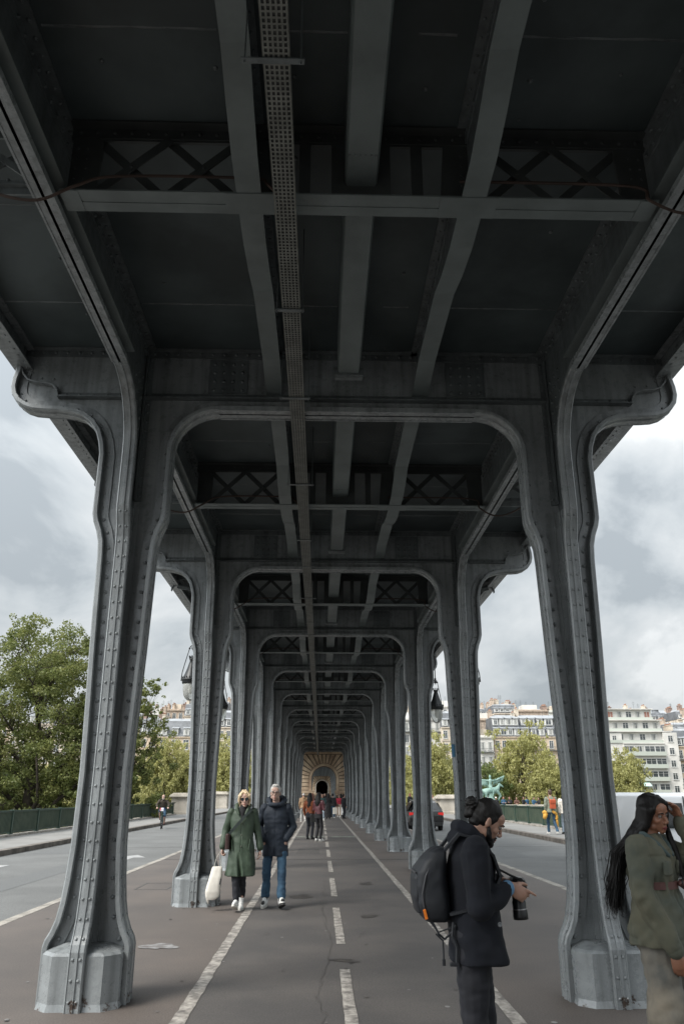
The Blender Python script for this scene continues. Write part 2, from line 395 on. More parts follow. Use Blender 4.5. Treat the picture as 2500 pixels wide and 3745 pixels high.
splat('tar_stain', .7, 12.2, .12, .15, wet, seed=15); splat('tar_stain', -.3, 14.5, .15, .35, wet, seed=18); splat('tar_stain', .9, 16.5, .1, .3, wet, seed=21)
gb = MB()     # chewing gum and grit spots
for i in range(260):
    x = rnd.uniform(-3.8, 4.1); y = 5 + 24*rnd.random()**1.5; s_ = rnd.uniform(.008, .024); gb.mi = int(rnd.random() < .5)
    gb.add([(x + s_*cos(a)*rnd.uniform(.7, 1.2), y + s_*1.2*sin(a), .005) for a in [i*pi/4 for i in range(8)]], [tuple(range(8))])
tag(gb.build('gum_spots', [smear, wet], recalc=False), None, None, kind='stuff')
# expansion joints across walkway and roads, access cover
b = MB()
for y in (22.6, 41.0, 60.0): b.box(-4.1, 4.4, y, y + .05, -.01, .006)
for y in (29.3, 41.0, 60.0): b.box(-9.3, -4.35, y, y+.03, -.1, -.077); b.box(4.6, 8.9, y, y+.03, -.1, -.077)
struct(b.build('expansion_joint', wet))
def crack(pts, w_=.006):
    b = MB(); r = random.Random(int(pts[0][0]*100)); P = []
    for (x0, y0), (x1, y1) in zip(pts, pts[1:]):
        n = max(2, int(math.hypot(x1-x0, y1-y0)/.12))
        P += [(x0+(x1-x0)*i/n + r.gauss(0, .018), y0+(y1-y0)*i/n + r.gauss(0, .018)) for i in range(n)]
    b.add([(x-w_*r.uniform(.4, 1.2), y, .0045) for x, y in P] + [(x+w_*r.uniform(.4, 1.2), y+.004, .0045) for x, y in P], [(i, len(P)+i, len(P)+i+1, i+1) for i in range(len(P)-1)])
    struct(b.build('asphalt_crack', wet, recalc=False))
crack([(.1, 5.5), (.0, 7.5), (.15, 10), (.05, 13), (.12, 17)], .003); crack([(-3.6, 12.0), (-2.9, 12.6), (-2.4, 13.9)], .003)
mend = mat('repair_patch', (.062, .058, .055), .75, fine=.3, fscale=80)
for x0, x1, y0, y1 in ((-.7, .0, 24.5, 27),): sheet('repair_patch', [(x0, y0), (x1, y0+.03), (x1-.02, y1), (x0+.03, y1-.02)], .0035, mend)
for x0, x1, y0, y1 in ((-8.9, -7.6, 26, 34), (-6.6, -5.9, 14, 22), (5.2, 6.1, 24, 33)): sheet('repair_patch', [(x0, y0), (x1, y0+.1), (x1, y1), (x0, y1)], -.0765, mat('road_patch', (.115, .118, .117), .85, fine=.3, fscale=60))
b = MB(); b.box(-3.35, -2.75, 15.6, 15.63, 0, .003); b.box(-3.35, -2.75, 16.7, 16.73, 0, .003); b.box(-3.35, -3.32, 15.63, 16.7, 0, .003); b.box(-2.78, -2.75, 15.63, 16.7, 0, .003)
struct(b.build('cover_frame', wet))
# arrows on the left road (white, pointing along it)
def arrow(cx, cy, L, w, z, d=1):
    pts = [(-w*.12, -L/2), (w*.12, -L/2), (w*.12, L*.12), (w*.5, L*.12), (0, L/2), (-w*.5, L*.12), (-w*.12, L*.12)]
    return sheet('road_arrow', [(cx + x*d, cy + y*d) for x, y in (pts if d > 0 else pts)], z, paint2)
arrow(-8.05, 20.4, 3.2, 1.1, -.076, -1); arrow(-5.45, 24.2, 2.8, .9, -.076, 1)
# ================================================================== the steel viaduct
ROW0, BAY, NROW = 7.45, 6.1, 12          # row k stands at ROW0 + BAY*k, k = 0..11 ; k = -1 stands beside the camera
CX = 2.178                              # column axis from the walkway's axis
ZD = 6.16                                # underside of the deck plate
WPROF = [(0,.36),(.42,.36),(.47,.345),(.53,.31),(.62,.275),(.75,.25),(.92,.232),(1.2,.214),(1.8,.207),(2.4,.225),(2.9,.243),(3.4,.256),(3.8,.266),(3.95,.276),(4.06,.303),(4.16,.342),(4.24,.36),(4.32,.362)]
def halfw(z):
    for (a, p), (c, q) in zip(WPROF, WPROF[1:]):
        if z <= c: return p + (q-p) * (z-a) / (c-a) if c > a else q
    return WPROF[-1][1]
def arc(cx, cz, r, a0, a1, n):     # degrees
    return [(cx + r*cos(R(a0 + (a1-a0)*i/n)), cz + r*sin(R(a0 + (a1-a0)*i/n))) for i in range(n+1)]

# --- flange along one face of the column. dirn: unit vector outwards; runs from the ground to the top of the pinch and beyond
def flange(dirn, path, wid, thick=.028, step=.148, rivet_side=True, zr0=.05, zr1=99, front_rivets=True):
    """path: (offset along dirn, z). flange plate of width wid across dirn, angles behind it, rivets on all"""
    D = Vector(dirn); A = Vector((-D.y, D.x, 0)); b = MB()
    P = [D * o + Vector((0, 0, z)) for o, z in path]
    # B = A x t ; for t = +z , A=( -Dy,Dx) -> A x z = (Dx, Dy) => +D outwards
    b.sweep(P, A, None, [(-wid/2, 0), (wid/2, 0), (wid/2, -thick), (-wid/2, -thick)])
    bd = min(.016, thick)
    b.sweep([p + Vector((0, 0, 0)) for p in P], A, None, [(-wid*.10, .012), (wid*.10, .012), (wid*.14, .0005), (-wid*.14, .0005)])
    for s in (-1, 1):       # rounded lip on both edges
        b.sweep(P, A, None, [(s*wid/2, .006), (s*(wid/2+.012), -.006), (s*(wid/2+.012), -thick-.012), (s*(wid/2-.006), -thick-.02), (s*(wid/2-.012), -thick)])
        # angle iron between flange and web
        b.sweep(P, A, None, [(s*.0125, -thick), (s*.028, -thick), (s*.028, -thick-.105), (s*.0125, -thick-.105)])
    # rivets by arc length
    acc = 0; nxt = step / 2
    for p, q in zip(P, P[1:]):
        d = (q - p).length; t = (q - p).normalized(); n = A.cross(t).normalized()
        while nxt <= acc + d:
            c = p + t * (nxt - acc)
            if zr0 < c.z < zr1:
                if front_rivets and (c.z < 4.2):
                    for s in (-1, 1):
                        if wid < .15 or True: b.rivet(c + A * s * wid * .27, n, .0145)
                if rivet_side and c.z < 4.3:
                    for s in (-1, 1): b.rivet(c + A * s * .028 - n * (thick + .055), A * s, .0205)
                elif rivet_side:
                    for s in (-1, 1): b.rivet(c + A * s * .028 - n * (thick + .045), A * s, .013)
            nxt += step
        acc += d
    return b
colpath = [(w_, z) for z, w_ in WPROF if z > -1]
ZT = 4.32
# transverse inner path (local to the column, towards the axis = +): up then quarter round, then across
RI = .46
inner = colpath + [(.362, 4.6), (.362, 4.92)] + [(x, z) for x, z in arc(.362+RI, 4.95, RI, 180, 90, 9)][1:]
outer = colpath + [(.362, 4.6), (.362, 4.9), (.385, 5.03), (.425, 5.15), (.49, 5.25), (.58, 5.325), (.70, 5.37), (.85, 5.39), (1.0, 5.395), (1.12, 5.405), (1.21, 5.435), (1.29, 5.49), (1.345, 5.565), (1.37, 5.66), (1.365, 5.76), (1.345, 5.86), (1.335, 5.96), (1.36, 6.05)]
RL = .62
longi = colpath + [(.362, 4.55), (.362, 4.80)] + [(x, z) for x, z in arc(.362+RL, 4.83, RL, 180, 90, 10)][1:]
ZG = 4.83 + RL        # underside of the longitudinal girder 5.45

def column_meshes():
    parts = []
    # webs: transverse (x) and longitudinal (y)
    b = MB(); poly = [(w_-.03, z) for z, w_ in WPROF[:-1]]; L = [(-x, z) for x, z in poly]
    poly = poly + [(.342, 4.32), (-.342, 4.32)] + L[::-1]; b.prism(poly, 'y', -.0125, .0125)
    b2 = MB(); b2.prism(poly, 'x', -.0125, .0125)
    # corner angles where webs meet
    for sx in (-1, 1):
        for sy in (-1, 1):
            b2.box(*sorted((sx*.0125, sx*.07)), *sorted((sy*.0125, sy*.026)), .42, 4.32); b2.box(*sorted((sx*.0125, sx*.026)), *sorted((sy*.0262, sy*.07)), .42, 4.318)
    # base: octagonal block filling the corners, sloping top
    k = MB(); r, c = .318, .11
    def ring(q, z): 
        s_ = r - q; return [(s_-c, -s_, z), (s_, -s_+c, z), (s_, s_-c, z), (s_-c, s_, z), (-s_+c, s_, z), (-s_, s_-c, z), (-s_, -s_+c, z), (-s_+c, -s_, z)]
    vs = ring(-.012, 0) + ring(0, .05) + ring(0, .385) + ring(.02, .405) + ring(.14, .445); fs = []
    for lv in range(4):
        for i in range(8): j = (i+1) % 8; fs.append((lv*8+i, lv*8+j, lv*8+8+j, lv*8+8+i))
    fs += [tuple(range(32, 40)), tuple(reversed(range(8)))]; k.add(vs, fs)
    return b, b2, k
def make_column(side):
    """side -1 left, +1 right; local origin at the column's foot"""
    t = thing('steel_column', 'x', 'steel column')
    w1, w2, base = column_meshes()
    def B(mb, nm, m=steel, sm=False):
        return mb.build(nm, m, t, smooth=sm)
    w1.v += w2.v[:0]; B(w1, 'web'); B(w2, 'web'); B(base, 'base_block')
    B(flange((-side, 0, 0), inner, .20), 'flange'); B(flange((side, 0, 0), outer, .20), 'flange')
    B(flange((0, -1, 0), longi, .108), 'flange'); B(flange((0, 1, 0), longi, .108), 'flange')
    return t
colproto = {-1: make_column(-1), 1: make_column(1)}
def poly_inner_panel():
    # left half (axis-local, x from -CX): closed outline of the transverse plate, symmetric
    pts = []
    xi = [(-CX + x, z) for x, z in inner if z > 4.31]; xo = [(-CX - x, z) for x, z in outer if z > 4.31]
    half = [(0, xi[-1][1])] + xi[::-1]          # from the axis to the column's inner face, down to 4.32
    half += [(x, z) for x, z in xo]              # outer face upwards
    half += [(xo[-1][0], ZD), ]
    return half
def make_frame():
    t = thing('arched_crossbeam', 'x', 'crossbeam')
    half = poly_inner_panel(); full = half + [(-x, z) for x, z in half[1:][::-1]]
    b = MB(); b.prism(full, 'y', -.011, .011)
    b.build('web', steel, t)
    # arch flange across the crown (between the columns' own curves)
    zc = inner[-1][1]; xe = CX - inner[-1][0]
    b = MB(); P = [(-xe, 0, zc), (xe, 0, zc)]
    b.box(-xe, xe, -.10, .10, zc, zc+.028)
    for s in (-1, 1): b.box(-xe, xe, *sorted((s*.095, s*.112)), zc-.008, zc+.045)
    for s in (-1, 1): b.box(-xe, xe, *sorted((s*.0125, s*.03)), zc+.03, zc+.10)
    b.build('arch_flange', steel, t)
    # horizontal angles with rivets: bottom of the beam and under the deck
    b = MB()
    for s in (-1, 1):
        for z, h in ((5.56, .075), (ZD-.085, .085)):
            for x0, x1 in ((-CX+.02, CX-.02), (-CX-1.30 if z > 5.9 else -CX-.88, -CX-.02), (CX+.02, CX+1.30 if z > 5.9 else CX+.88)):
                b.box(x0, x1, *sorted((s*.012, s*.028)), z, z+h)
                zz = (z, z+.014) if z < 5.9 else (ZD-.016, ZD-.003)
                b.box(x0, x1, *sorted((s*.028, s*.095)), *zz)
                n = int((x1-x0)/.125)
                for i in range(n): b.rivet((x0 + (i+.5)*(x1-x0)/n, s*.028, z+.045), (0, s, 0), .0195)
        # doubled riveted plates
        for cx in (-1.28, 1.28):
            b.box(cx-.21, cx+.21, *sorted((s*.011, s*.021)), 5.65, ZD-.1)
            for i in range(4):
                for j in range(4): b.rivet((cx-.15+i*.10, s*.021, 5.69+j*.105), (0, s, 0), .021)
        # vertical angles against the girder
        for cx in (-CX+.03, CX-.03, -CX-.03, CX+.03):
            sx = 1 if cx in (-CX+.03, CX+.03) else -1
            b.box(cx-.008, cx+.008, *sorted((s*.012, s*.08)), 4.4, ZD-.09)
            b.box(*sorted((cx+sx*.008, cx+sx*.055)), *sorted((s*.012, s*.026)), 4.4, ZD-.09)
            for i in range(16): b.rivet((cx+sx*.035, s*.026, 4.46+i*.105), (0, s, 0), .016)
    b.build('angle_iron', steel3, t)
    # ledge of the outer bracket: stepped scroll plate
    sc = [(.88, 5.56), (.90, 5.64), (.95, 5.70), (1.03, 5.725), (1.13, 5.73), (1.22, 5.76), (1.28, 5.83), (1.31, 5.93), (1.315, 6.04)]
    for sd in (-1, 1):
        b = MB(); P = [(sd*(CX+x), 0, z) for x, z in sc]
        b.sweep(P, (0, 1, 0), None, [(-.085, .007), (.085, .007), (.085, -.007), (-.085, -.007)])
        for (x, z) in ((.97, 5.80), (1.10, 5.81), (1.2, 5.87), (1.25, 5.97)):
            for s in (-1, 1): b.rivet((sd*(CX+x), s*.012, z), (0, s, 0), .015)
        b.build('bracket_scroll', steel, t)
    return t
fr = make_frame()
def make_truss():
    t = thing('lattice_crossbeam', 'x', 'crossbeam')
    b = MB(); zb = 5.50; xe = CX - .10
    for s in (-1, 1): b.box(-xe, xe, *sorted((s*.014, s*.102)), zb, zb+.012)
    b.box(-xe, xe, -.012, .012, zb+.004, zb+.04)
    b.box(-xe, -1.95, -.10, .10, zb-.004, zb); b.box(-.95, -.55, -.10, .10, zb-.004, zb); b.box(.55, .95, -.10, .10, zb-.004, zb); b.box(1.95, xe, -.10, .10, zb-.004, zb)
    b.build('bottom_plate', stringM, t)
    b = MB(); b.box(-xe, xe, -.012, .012, ZD-.13, ZD-.004)
    for s in (-1, 1):
        b.box(-xe, xe, *sorted((s*.012, s*.08)), ZD-.02, ZD-.004); b.box(-xe, xe, *sorted((s*.0125, s*.022)), ZD-.115, ZD-.10)
        for i in range(34): b.rivet((-xe+.06+i*(2*xe-.12)/33, s*.012, ZD-.06), (0, s, 0), .017)
    b.build('top_chord', truss_shade, t)
    z0, z1 = zb+.03, ZD-.12
    for s in (-1, 1):
        b = MB(); xa, xb = s*1.88, s*.86
        for i in range(2):
            p, q = xa+(xb-xa)*i/2, xa+(xb-xa)*(i+1)/2
            b.beam((p, -.018, z0), (q, -.018, z1), .011, .065, up=(1, 0, 0)); b.beam((p, .018, z1), (q, .018, z0), .011, .065, up=(1, 0, 0))
            b.rivet(((p+q)/2, -.025, (z0+z1)/2), (0, -1, 0), .014)
        b.build('lattice', truss_shade, t)
    for s in (-1, 1):
        for xa, xb, xc, xd in ((2.06, 1.86, 1.84, 2.06), (.88, .56, .60, .84), (.44, .36, .36, .44)):   # gusset plates, splayed
            b = MB(); b.prism([(s*xa, z0), (s*xb, z0), (s*xc, z1+.03), (s*xd, z1+.03)], 'y', -.014, .014)
            if xa > .5:
                for j in range(5):
                    for xx in ((1.95, 2.02) if xa > 1 else (.72,)): b.rivet((s*xx, -.014, z0+.06+j*.09), (0, -1, 0), .012)
            b.build('gusset', truss_shade, t)
    b = MB(); b.prism([(-.21, z0), (.21, z0), (.21, z1+.03), (-.21, z1+.03)], 'y', -.016, .016)
    b.build('gusset', truss_shade, t)
    # little openwork bracket with a hooked end outside each girder
    for sd in (-1, 1):
        b = MB()
        P = [(sd*(CX+x), 0, z) for x, z in ((.03, 5.60), (.35, 5.60), (.60, 5.62), (.72, 5.66), (.80, 5.74), (.88, 5.83), (1.0, 5.87), (1.12, 5.88), (1.22, 5.91), (1.30, 5.90), (1.345, 5.85), (1.35, 5.79))]
        b.sweep(P, (0, 1, 0), None, [(-.05, .008), (.05, .008), (.05, -.008), (-.05, -.008)])
        b.sweep(P[:-3], (0, 1, 0), None, [(-.008, .06 * (1 if sd > 0 else 1)), (.008, .06), (.008, -.06), (-.008, -.06)])
        b.box(*sorted((sd*(CX+.03), sd*(CX+1.26))), -.008, .008, ZD-.12, ZD-.01)
        b.beam((sd*(CX+.05), 0, 5.62), (sd*(CX+.62), 0, 6.04), .016, .05); b.beam((sd*(CX+.05), .017, 6.04), (sd*(CX+.62), .017, 5.66), .016, .05)
        b.beam((sd*(CX+.64), 0, 5.64), (sd*(CX+.66), 0, 6.05), .016, .07)
        for x, z in ((.1, 5.66), (.3, 5.66), (.5, 5.66), (.68, 5.71), (.8, 5.82), (.95, 5.93), (1.1, 5.94)): b.rivet((sd*(CX+x), -.008, z), (0, -1, 0), .014)
        b.build('hooked_bracket', steel3, t)
    return t
tr = make_truss()
SIDE = {-1: 'left', 1: 'right'}
def row_word(k): return 'the camera stands beside' if k < 0 else ORD[k]
lastrow = NROW - 1
frames = {}
for k in range(-1, NROW):
    y = ROW0 + BAY*k
    f = fr if k == -1 else dup(fr)
    f.location = (X0, y, 0)
    f['label'] = ('grey steel crossbeam with rounded arch corners behind the camera' if k < 0 else f'riveted grey crossbeam with rounded arch corners and outer scroll brackets, {ORD[k]} one from the camera')
    f['group'] = 'arched crossbeams over the walkway'
    for sd in (-1, 1):
        c = colproto[sd] if k == -1 else dup(colproto[sd])
        c.location = (X0 + sd*CX, y, 0)
        c['label'] = (f'grey steel column on the {SIDE[sd]} beside the camera' if k < 0 else f'riveted grey steel column with flared foot, {ORD[k]} in the {SIDE[sd]} row')
        c['group'] = 'steel columns along the walkway'
    tt = tr if k == -1 else dup(tr)
    tt.location = (X0, y + BAY/2, 0)
    tt['label'] = f'grey crossbeam with X-shaped lattice panels hung between the arches, {ORD[k+1]} from the camera'
    tt['group'] = 'lattice crossbeams between the arches'
YEND = ROW0 + BAY*NROW       # 80.65 = the stone arch
for k in range(-9, -1):      # the rows behind the camera, which shade the walkway
    y = ROW0 + BAY*k
    dup(fr, (X0, y, 0), label=f'grey steel crossbeam of the colonnade behind the camera, {ORD[-k-1]} one back')
    for sd in (-1, 1): dup(colproto[sd], (X0 + sd*CX, y, 0), label=f'grey steel column of the colonnade behind the camera, {ORD[-k-1]} one back on the {SIDE[sd]}')
YSTART = ROW0 - BAY*9.5

# longitudinal girders over the two column rows
for sd in (-1, 1):
    g = thing('edge_girder', f'long grey riveted girder running over the {SIDE[sd]} row of columns', 'girder', (X0 + sd*CX, 0, 0))
    b = MB()
    # web with haunches: build as plate with rounded underside between columns
    y = YSTART; pts = []
    rows = [ROW0 + BAY*k for k in range(-9, NROW)]
    low = [(YSTART, ZG)]
    for yr in rows:
        L = [(yr - o, z) for o, z in longi if z > 4.31]; low += L[::-1]; low += [(yr - .30, 4.32), (yr + .30, 4.32)]; low += [(yr + o, z) for o, z in longi if z > 4.31]
    low += [(YEND, ZG)]
    # split into convex-ish bays to keep the fill clean
    for k, yr in enumerate(rows):
        L = [(yr - o, z) for o, z in longi if z > 4.31][::-1]; Rr = [(yr + o, z) for o, z in longi if z > 4.31]
        y0 = L[0][0]; y1 = Rr[-1][0]
        b.prism([(y0, ZD)] + L + Rr + [(y1, ZD)], 'x', -.0112, .0112)
        ye = (rows[k+1] - longi[-1][0]) if k+1 < len(rows) else YEND
        b.prism([(y1, ZD), (y1, ZG), (ye, ZG), (ye, ZD)], 'x', -.0112, .0112)
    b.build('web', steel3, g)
    b = MB()
    spans = [(rows[k] + longi[-1][0], rows[k+1] - longi[-1][0]) for k in range(len(rows)-1)] + [(rows[-1] + longi[-1][0], YEND), (YSTART, rows[0] - longi[-1][0])]
    for a, c in spans:
        b.box(-.0625, .0625, a, c, ZG, ZG+.028)
        for s in (-1, 1):
            b.box(*sorted((s*.058, s*.075)), a, c, ZG-.006, ZG+.045)
            b.box(*sorted((s*.0125, s*.03)), a, c, ZG+.03, ZG+.11)
    b.build('bottom_flange', steel, g)
    b = MB()
    # wider inner shelf plate above the flange
    for a, c in spans: b.box(-.13, .13, a, c, ZG+.1105, ZG+.125)
    b.build('shelf_plate', stringM, g)
    b = MB()
    for s in (-1, 1):
        b.box(*sorted((s*.012, s*.026)), YSTART, YEND, ZD-.10, ZD-.003); b.box(*sorted((s*.026, s*.11)), YSTART, YEND, ZD-.018, ZD-.003)
        yy = 1.5
        while yy < 45:
            b.rivet((s*.026, yy, ZD-.055), (s, 0, 0), .018)
            b.rivet((s*.07, yy+.05, ZD-.018), (0, 0, -1), .018); yy += .125
        for yr in rows[8:14]:
            for o in (-.16, -.30, .16, .30, -.44, .44):
                for j in range(6): b.rivet((s*.012, yr+o*1.0, 5.15+j*.12), (s, 0, 0), .019)
    b.build('angle_iron', steel3, g)

# deck plate with weld seams
dk = thing('deck_soffit', 'dark grey steel plate ceiling with weld seams over the walkway', 'ceiling')
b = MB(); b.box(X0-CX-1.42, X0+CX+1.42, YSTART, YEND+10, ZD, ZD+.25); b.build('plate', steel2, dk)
b = MB()
y = ROW0 - BAY*2
while y < YEND:
    for o in (.95, 2.25, 3.85, 5.2):
        for x0, x1 in ((-CX-1.25, -CX-.13), (-CX+.13, -.95), (-.55, -.12), (.33, .58), (.98, CX-.13), (CX+.13, CX+1.25)):
            n = int((x1-x0)/.09)
            b.add([(X0+x0+(x1-x0)*i/n, y+o+rnd.uniform(-.004, .004)+d, ZD-(.006 if d == 0 else 0)) for i in range(n+1) for d in (-.009, 0, .009)],
                  [(i*3+j, i*3+j+1, i*3+j+4, i*3+j+3) for i in range(n) for j in (0, 1)])
    y += BAY
b.build('weld_seam', steel3, dk)
b = MB()   # fascia girders at the deck's edges
for sd in (-1, 1):
    xa = X0 + sd*(CX+1.30)
    b.box(*sorted((xa, xa+sd*.02)), YSTART, YEND+10, 5.92, 6.9)
    b.box(*sorted((xa-sd*.10, xa+sd*.10)), YSTART, YEND+10, 5.905, 5.92)
    b.box(*sorted((xa-sd*.012, xa-sd*.09)), YSTART, YEND+10, ZD-.02, ZD-.003)
    yy = 2
    while yy < 45:
        b.rivet((xa-sd*.05, yy, 5.905), (0, 0, -1), .013); b.rivet((xa, yy+.05, 6.05), (-sd, 0, 0), .014); b.rivet((xa, yy, 5.97), (-sd, 0, 0), .013); yy += .125
b.build('fascia', steel, dk)
b = MB()  # rail deck and parapet above, seen only from the side
b.box(X0-3.6, X0+3.6, YSTART, YEND+10, 6.42, 6.75)
b.build('track_slab', steel3, dk)
b = MB()  # bolt heads and drip holes in the plates
for i in range(260):
    x = rnd.choice([-1.75, -1.0, 1.08, 1.72, -.5, .45, 2.6, -2.6]) + rnd.uniform(-.05, .05); b.rivet((X0+x, rnd.uniform(3, 40), ZD), (0, 0, -1), rnd.uniform(.01, .02))
b.build('bolt', steel3, dk)
b = MB()
for p in ((2.25+X0+.55, 4.95), (-CX-.75, 4.6), (CX+.72, 7.0), (-CX+.4, 9.2), (1.2, 12.2)): b.lathe([(0, -.004), (.022, -.004), (.03, 0)], (p[0], p[1], ZD), 10)
b.build('drain_hole', joint, dk)

# stringers: middle trough, two haunched side stringers
t = thing('middle_stringer', 'wide grey trough-shaped steel girder hung along the middle of the ceiling', 'girder')
for k in range(-1, NROW):
    b = MB(); e_ = MB()
    y1 = ROW0 + BAY*(k+1) - .45; y0 = ROW0 + BAY*k + .35
    if y1 > YEND: y1 = YEND-.3
    z0 = 5.66
    prof = [(-.115, z0+.03), (-.10, z0), (.10, z0), (.115, z0+.03), (.115, ZD-.003), (-.115, ZD-.003)]
    b.prism([(X0+x, z) for x, z in prof], 'y', y0, y1)
    e_.box(X0-.15, X0+.15, y1-.02, y1+.06, z0-.02, z0+.06); e_.tube([(X0-.14, y1+.03, z0-.02), (X0+.14, y1+.03, z0-.02)], .035, 8)
    for i in range(7): e_.rivet((X0-.12+i*.04, y1-.02, z0+.03), (0, -1, 0), .01)
    ym = (y0+y1)/2 - .25
    for i in range(6): e_.rivet((X0-.09+i*.036, ym, z0), (0, 0, -1), .009)
    b.build('trough', stringM, t); e_.build('end_shoe', steel3, t)
for sd in (-1, 1):
    t = thing('haunched_stringer', f'grey steel stringer with haunched underside along the {SIDE[sd]} of the ceiling', 'girder', (X0 + sd*.78, 0, 0))
    b = MB(); c = MB(); a_ = MB()
    for k in range(-1, NROW):
        ya = ROW0 + BAY*k; L = BAY
        prof = [(0.02, 5.71), (.55, 5.71), (1.95, 5.68), (2.3, 5.575), (2.62, 5.512), (3.48, 5.512), (3.9, 5.575), (4.3, 5.68), (5.45, 5.71), (L-.02, 5.64)]
        P = [(0, ya+o, z) for o, z in prof]
        b.sweep(P, (1, 0, 0), None, [(-.085, .008), (.085, .008), (.085, -.008), (-.085, -.008)])
        c.prism([(ya+.02, ZD-.002)] + [(ya+o, z+.007) for o, z in prof] + [(ya+L-.02, ZD-.002)], 'x', -.008, .008)
        c.prism([(ya+o, z+.001) for o, z in prof[:1]] + [(ya+.02, ZD-.05), (ya+.3, ZD-.05), (ya+.3, 5.715)], 'x', -.06, -.05)
    for s in (-1, 1):
        a_.box(*sorted((s*.0085, s*.018)), 1.4, YEND, ZD-.10, ZD-.003); a_.box(*sorted((s*.018, s*.08)), 1.4, YEND, ZD-.016, ZD-.003)
        yy = 2.5
        while yy < 38: a_.rivet((s*.018, yy, ZD-.055), (s, 0, 0), .012); a_.rivet((s*.05, yy+.06, ZD-.016), (0, 0, -1), .012); yy += .13
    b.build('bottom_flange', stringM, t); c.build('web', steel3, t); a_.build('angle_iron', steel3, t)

# perforated cable tray with hangers
t = thing('cable_tray', 'perforated galvanised cable tray running the length of the ceiling', 'cable tray')
b = MB(); zt = 5.335; xa, xb = X0-.59, X0-.455; ns = 6
for i in range(ns):
    x = xa + (xb-xa) * i/(ns-1); b.box(x-.0055, x+.0055, 1.0, 79.5, zt, zt+.004)
y = 1.0
while y < 79.5:
    st = .034 if y < 24 else .068
    b.box(xa, xb, y, y + st*.36, zt+.0005, zt+.0035); y += st
for x in (xa-.007, xb+.004): b.box(x, x+.003, 1.0, 79.5, zt, zt+.045)
b.build('perforated_strip', trayM, t)
b = MB(); b.box(xa+.012, xb-.012, 1.0, 79.5, zt+.006, zt+.035); b.build('cable_bundle', mat('cable_black', (.035, .035, .035), .6), t)
for k in range(-1, NROW):
    for o, wd_ in ((1.75, .19), (4.05, .13), (5.55, .17)):
        y = ROW0 + BAY*k + o
        if not 1.3 < y < 79: continue
        b = MB(); cx = (xa+xb)/2
        b.box(cx-wd_, cx+wd_*.8, y, y+.035, zt-.012, zt-.004)
        for xx in (cx-wd_*.9, cx+wd_*.7): b.tube([(xx, y+.017, zt-.03), (xx, y+.017, ZD-.02)], .005, 6)
        b.build('hanger', steel3, t)
# loose cables
def cable(pts, r=.011):
    # catmull
    P = [Vector(p) for p in pts]; out_ = []
    for i in range(len(P)-1):
        p0, p1, p2, p3 = P[max(0, i-1)], P[i], P[i+1], P[min(len(P)-1, i+2)]
        for k in range(6):
            u = k/6; out_.append(.5*((2*p1) + (p2-p0)*u + (2*p0-5*p1+4*p2-p3)*u*u + (-p0+3*p1-3*p2+p3)*u*u*u))
    out_.append(P[-1]); b.tube(out_, r, 6)
for k in range(-1, 5):
    b = MB()
    y = ROW0 + BAY*k + BAY/2 - .13
    xL, xR = X0-CX, X0+CX
    cable([(xL-.55, y, 5.62), (xL-.3, y-.05, 5.40), (xL, y-.05, 5.34), (xL+.25, y-.05, 5.47), (xL+.5, y, 5.60), (xL+1.4, y, 5.605), (xL+1.52, y, 5.56), (xL+1.62, y-.02, 5.42)])
    cable([(xR+.6, y, 5.60), (xR+.25, y-.04, 5.38), (xR, y-.05, 5.33), (xR-.2, y-.03, 5.45), (xR-.32, y, 5.60), (xR-1.5, y, 5.61)])
    for xs_, sg in ((xL-.62, 1), (xR+.66, -1)):
        P = []
        for i in range(15):
            a = i*.62; rr = .045 + .006*i; P.append((xs_ + sg*(rr*cos(a)), y+.02*i/15, 5.52 + rr*sin(a)))
        b.tube(P, .011, 6)
    tag(b.build('loose_cable', rust), f'dark rusty cable with curled ends drooping along the {ORD[k+1]} lattice crossbeam from the camera', 'cable', 'loose cables at the lattice crossbeams')
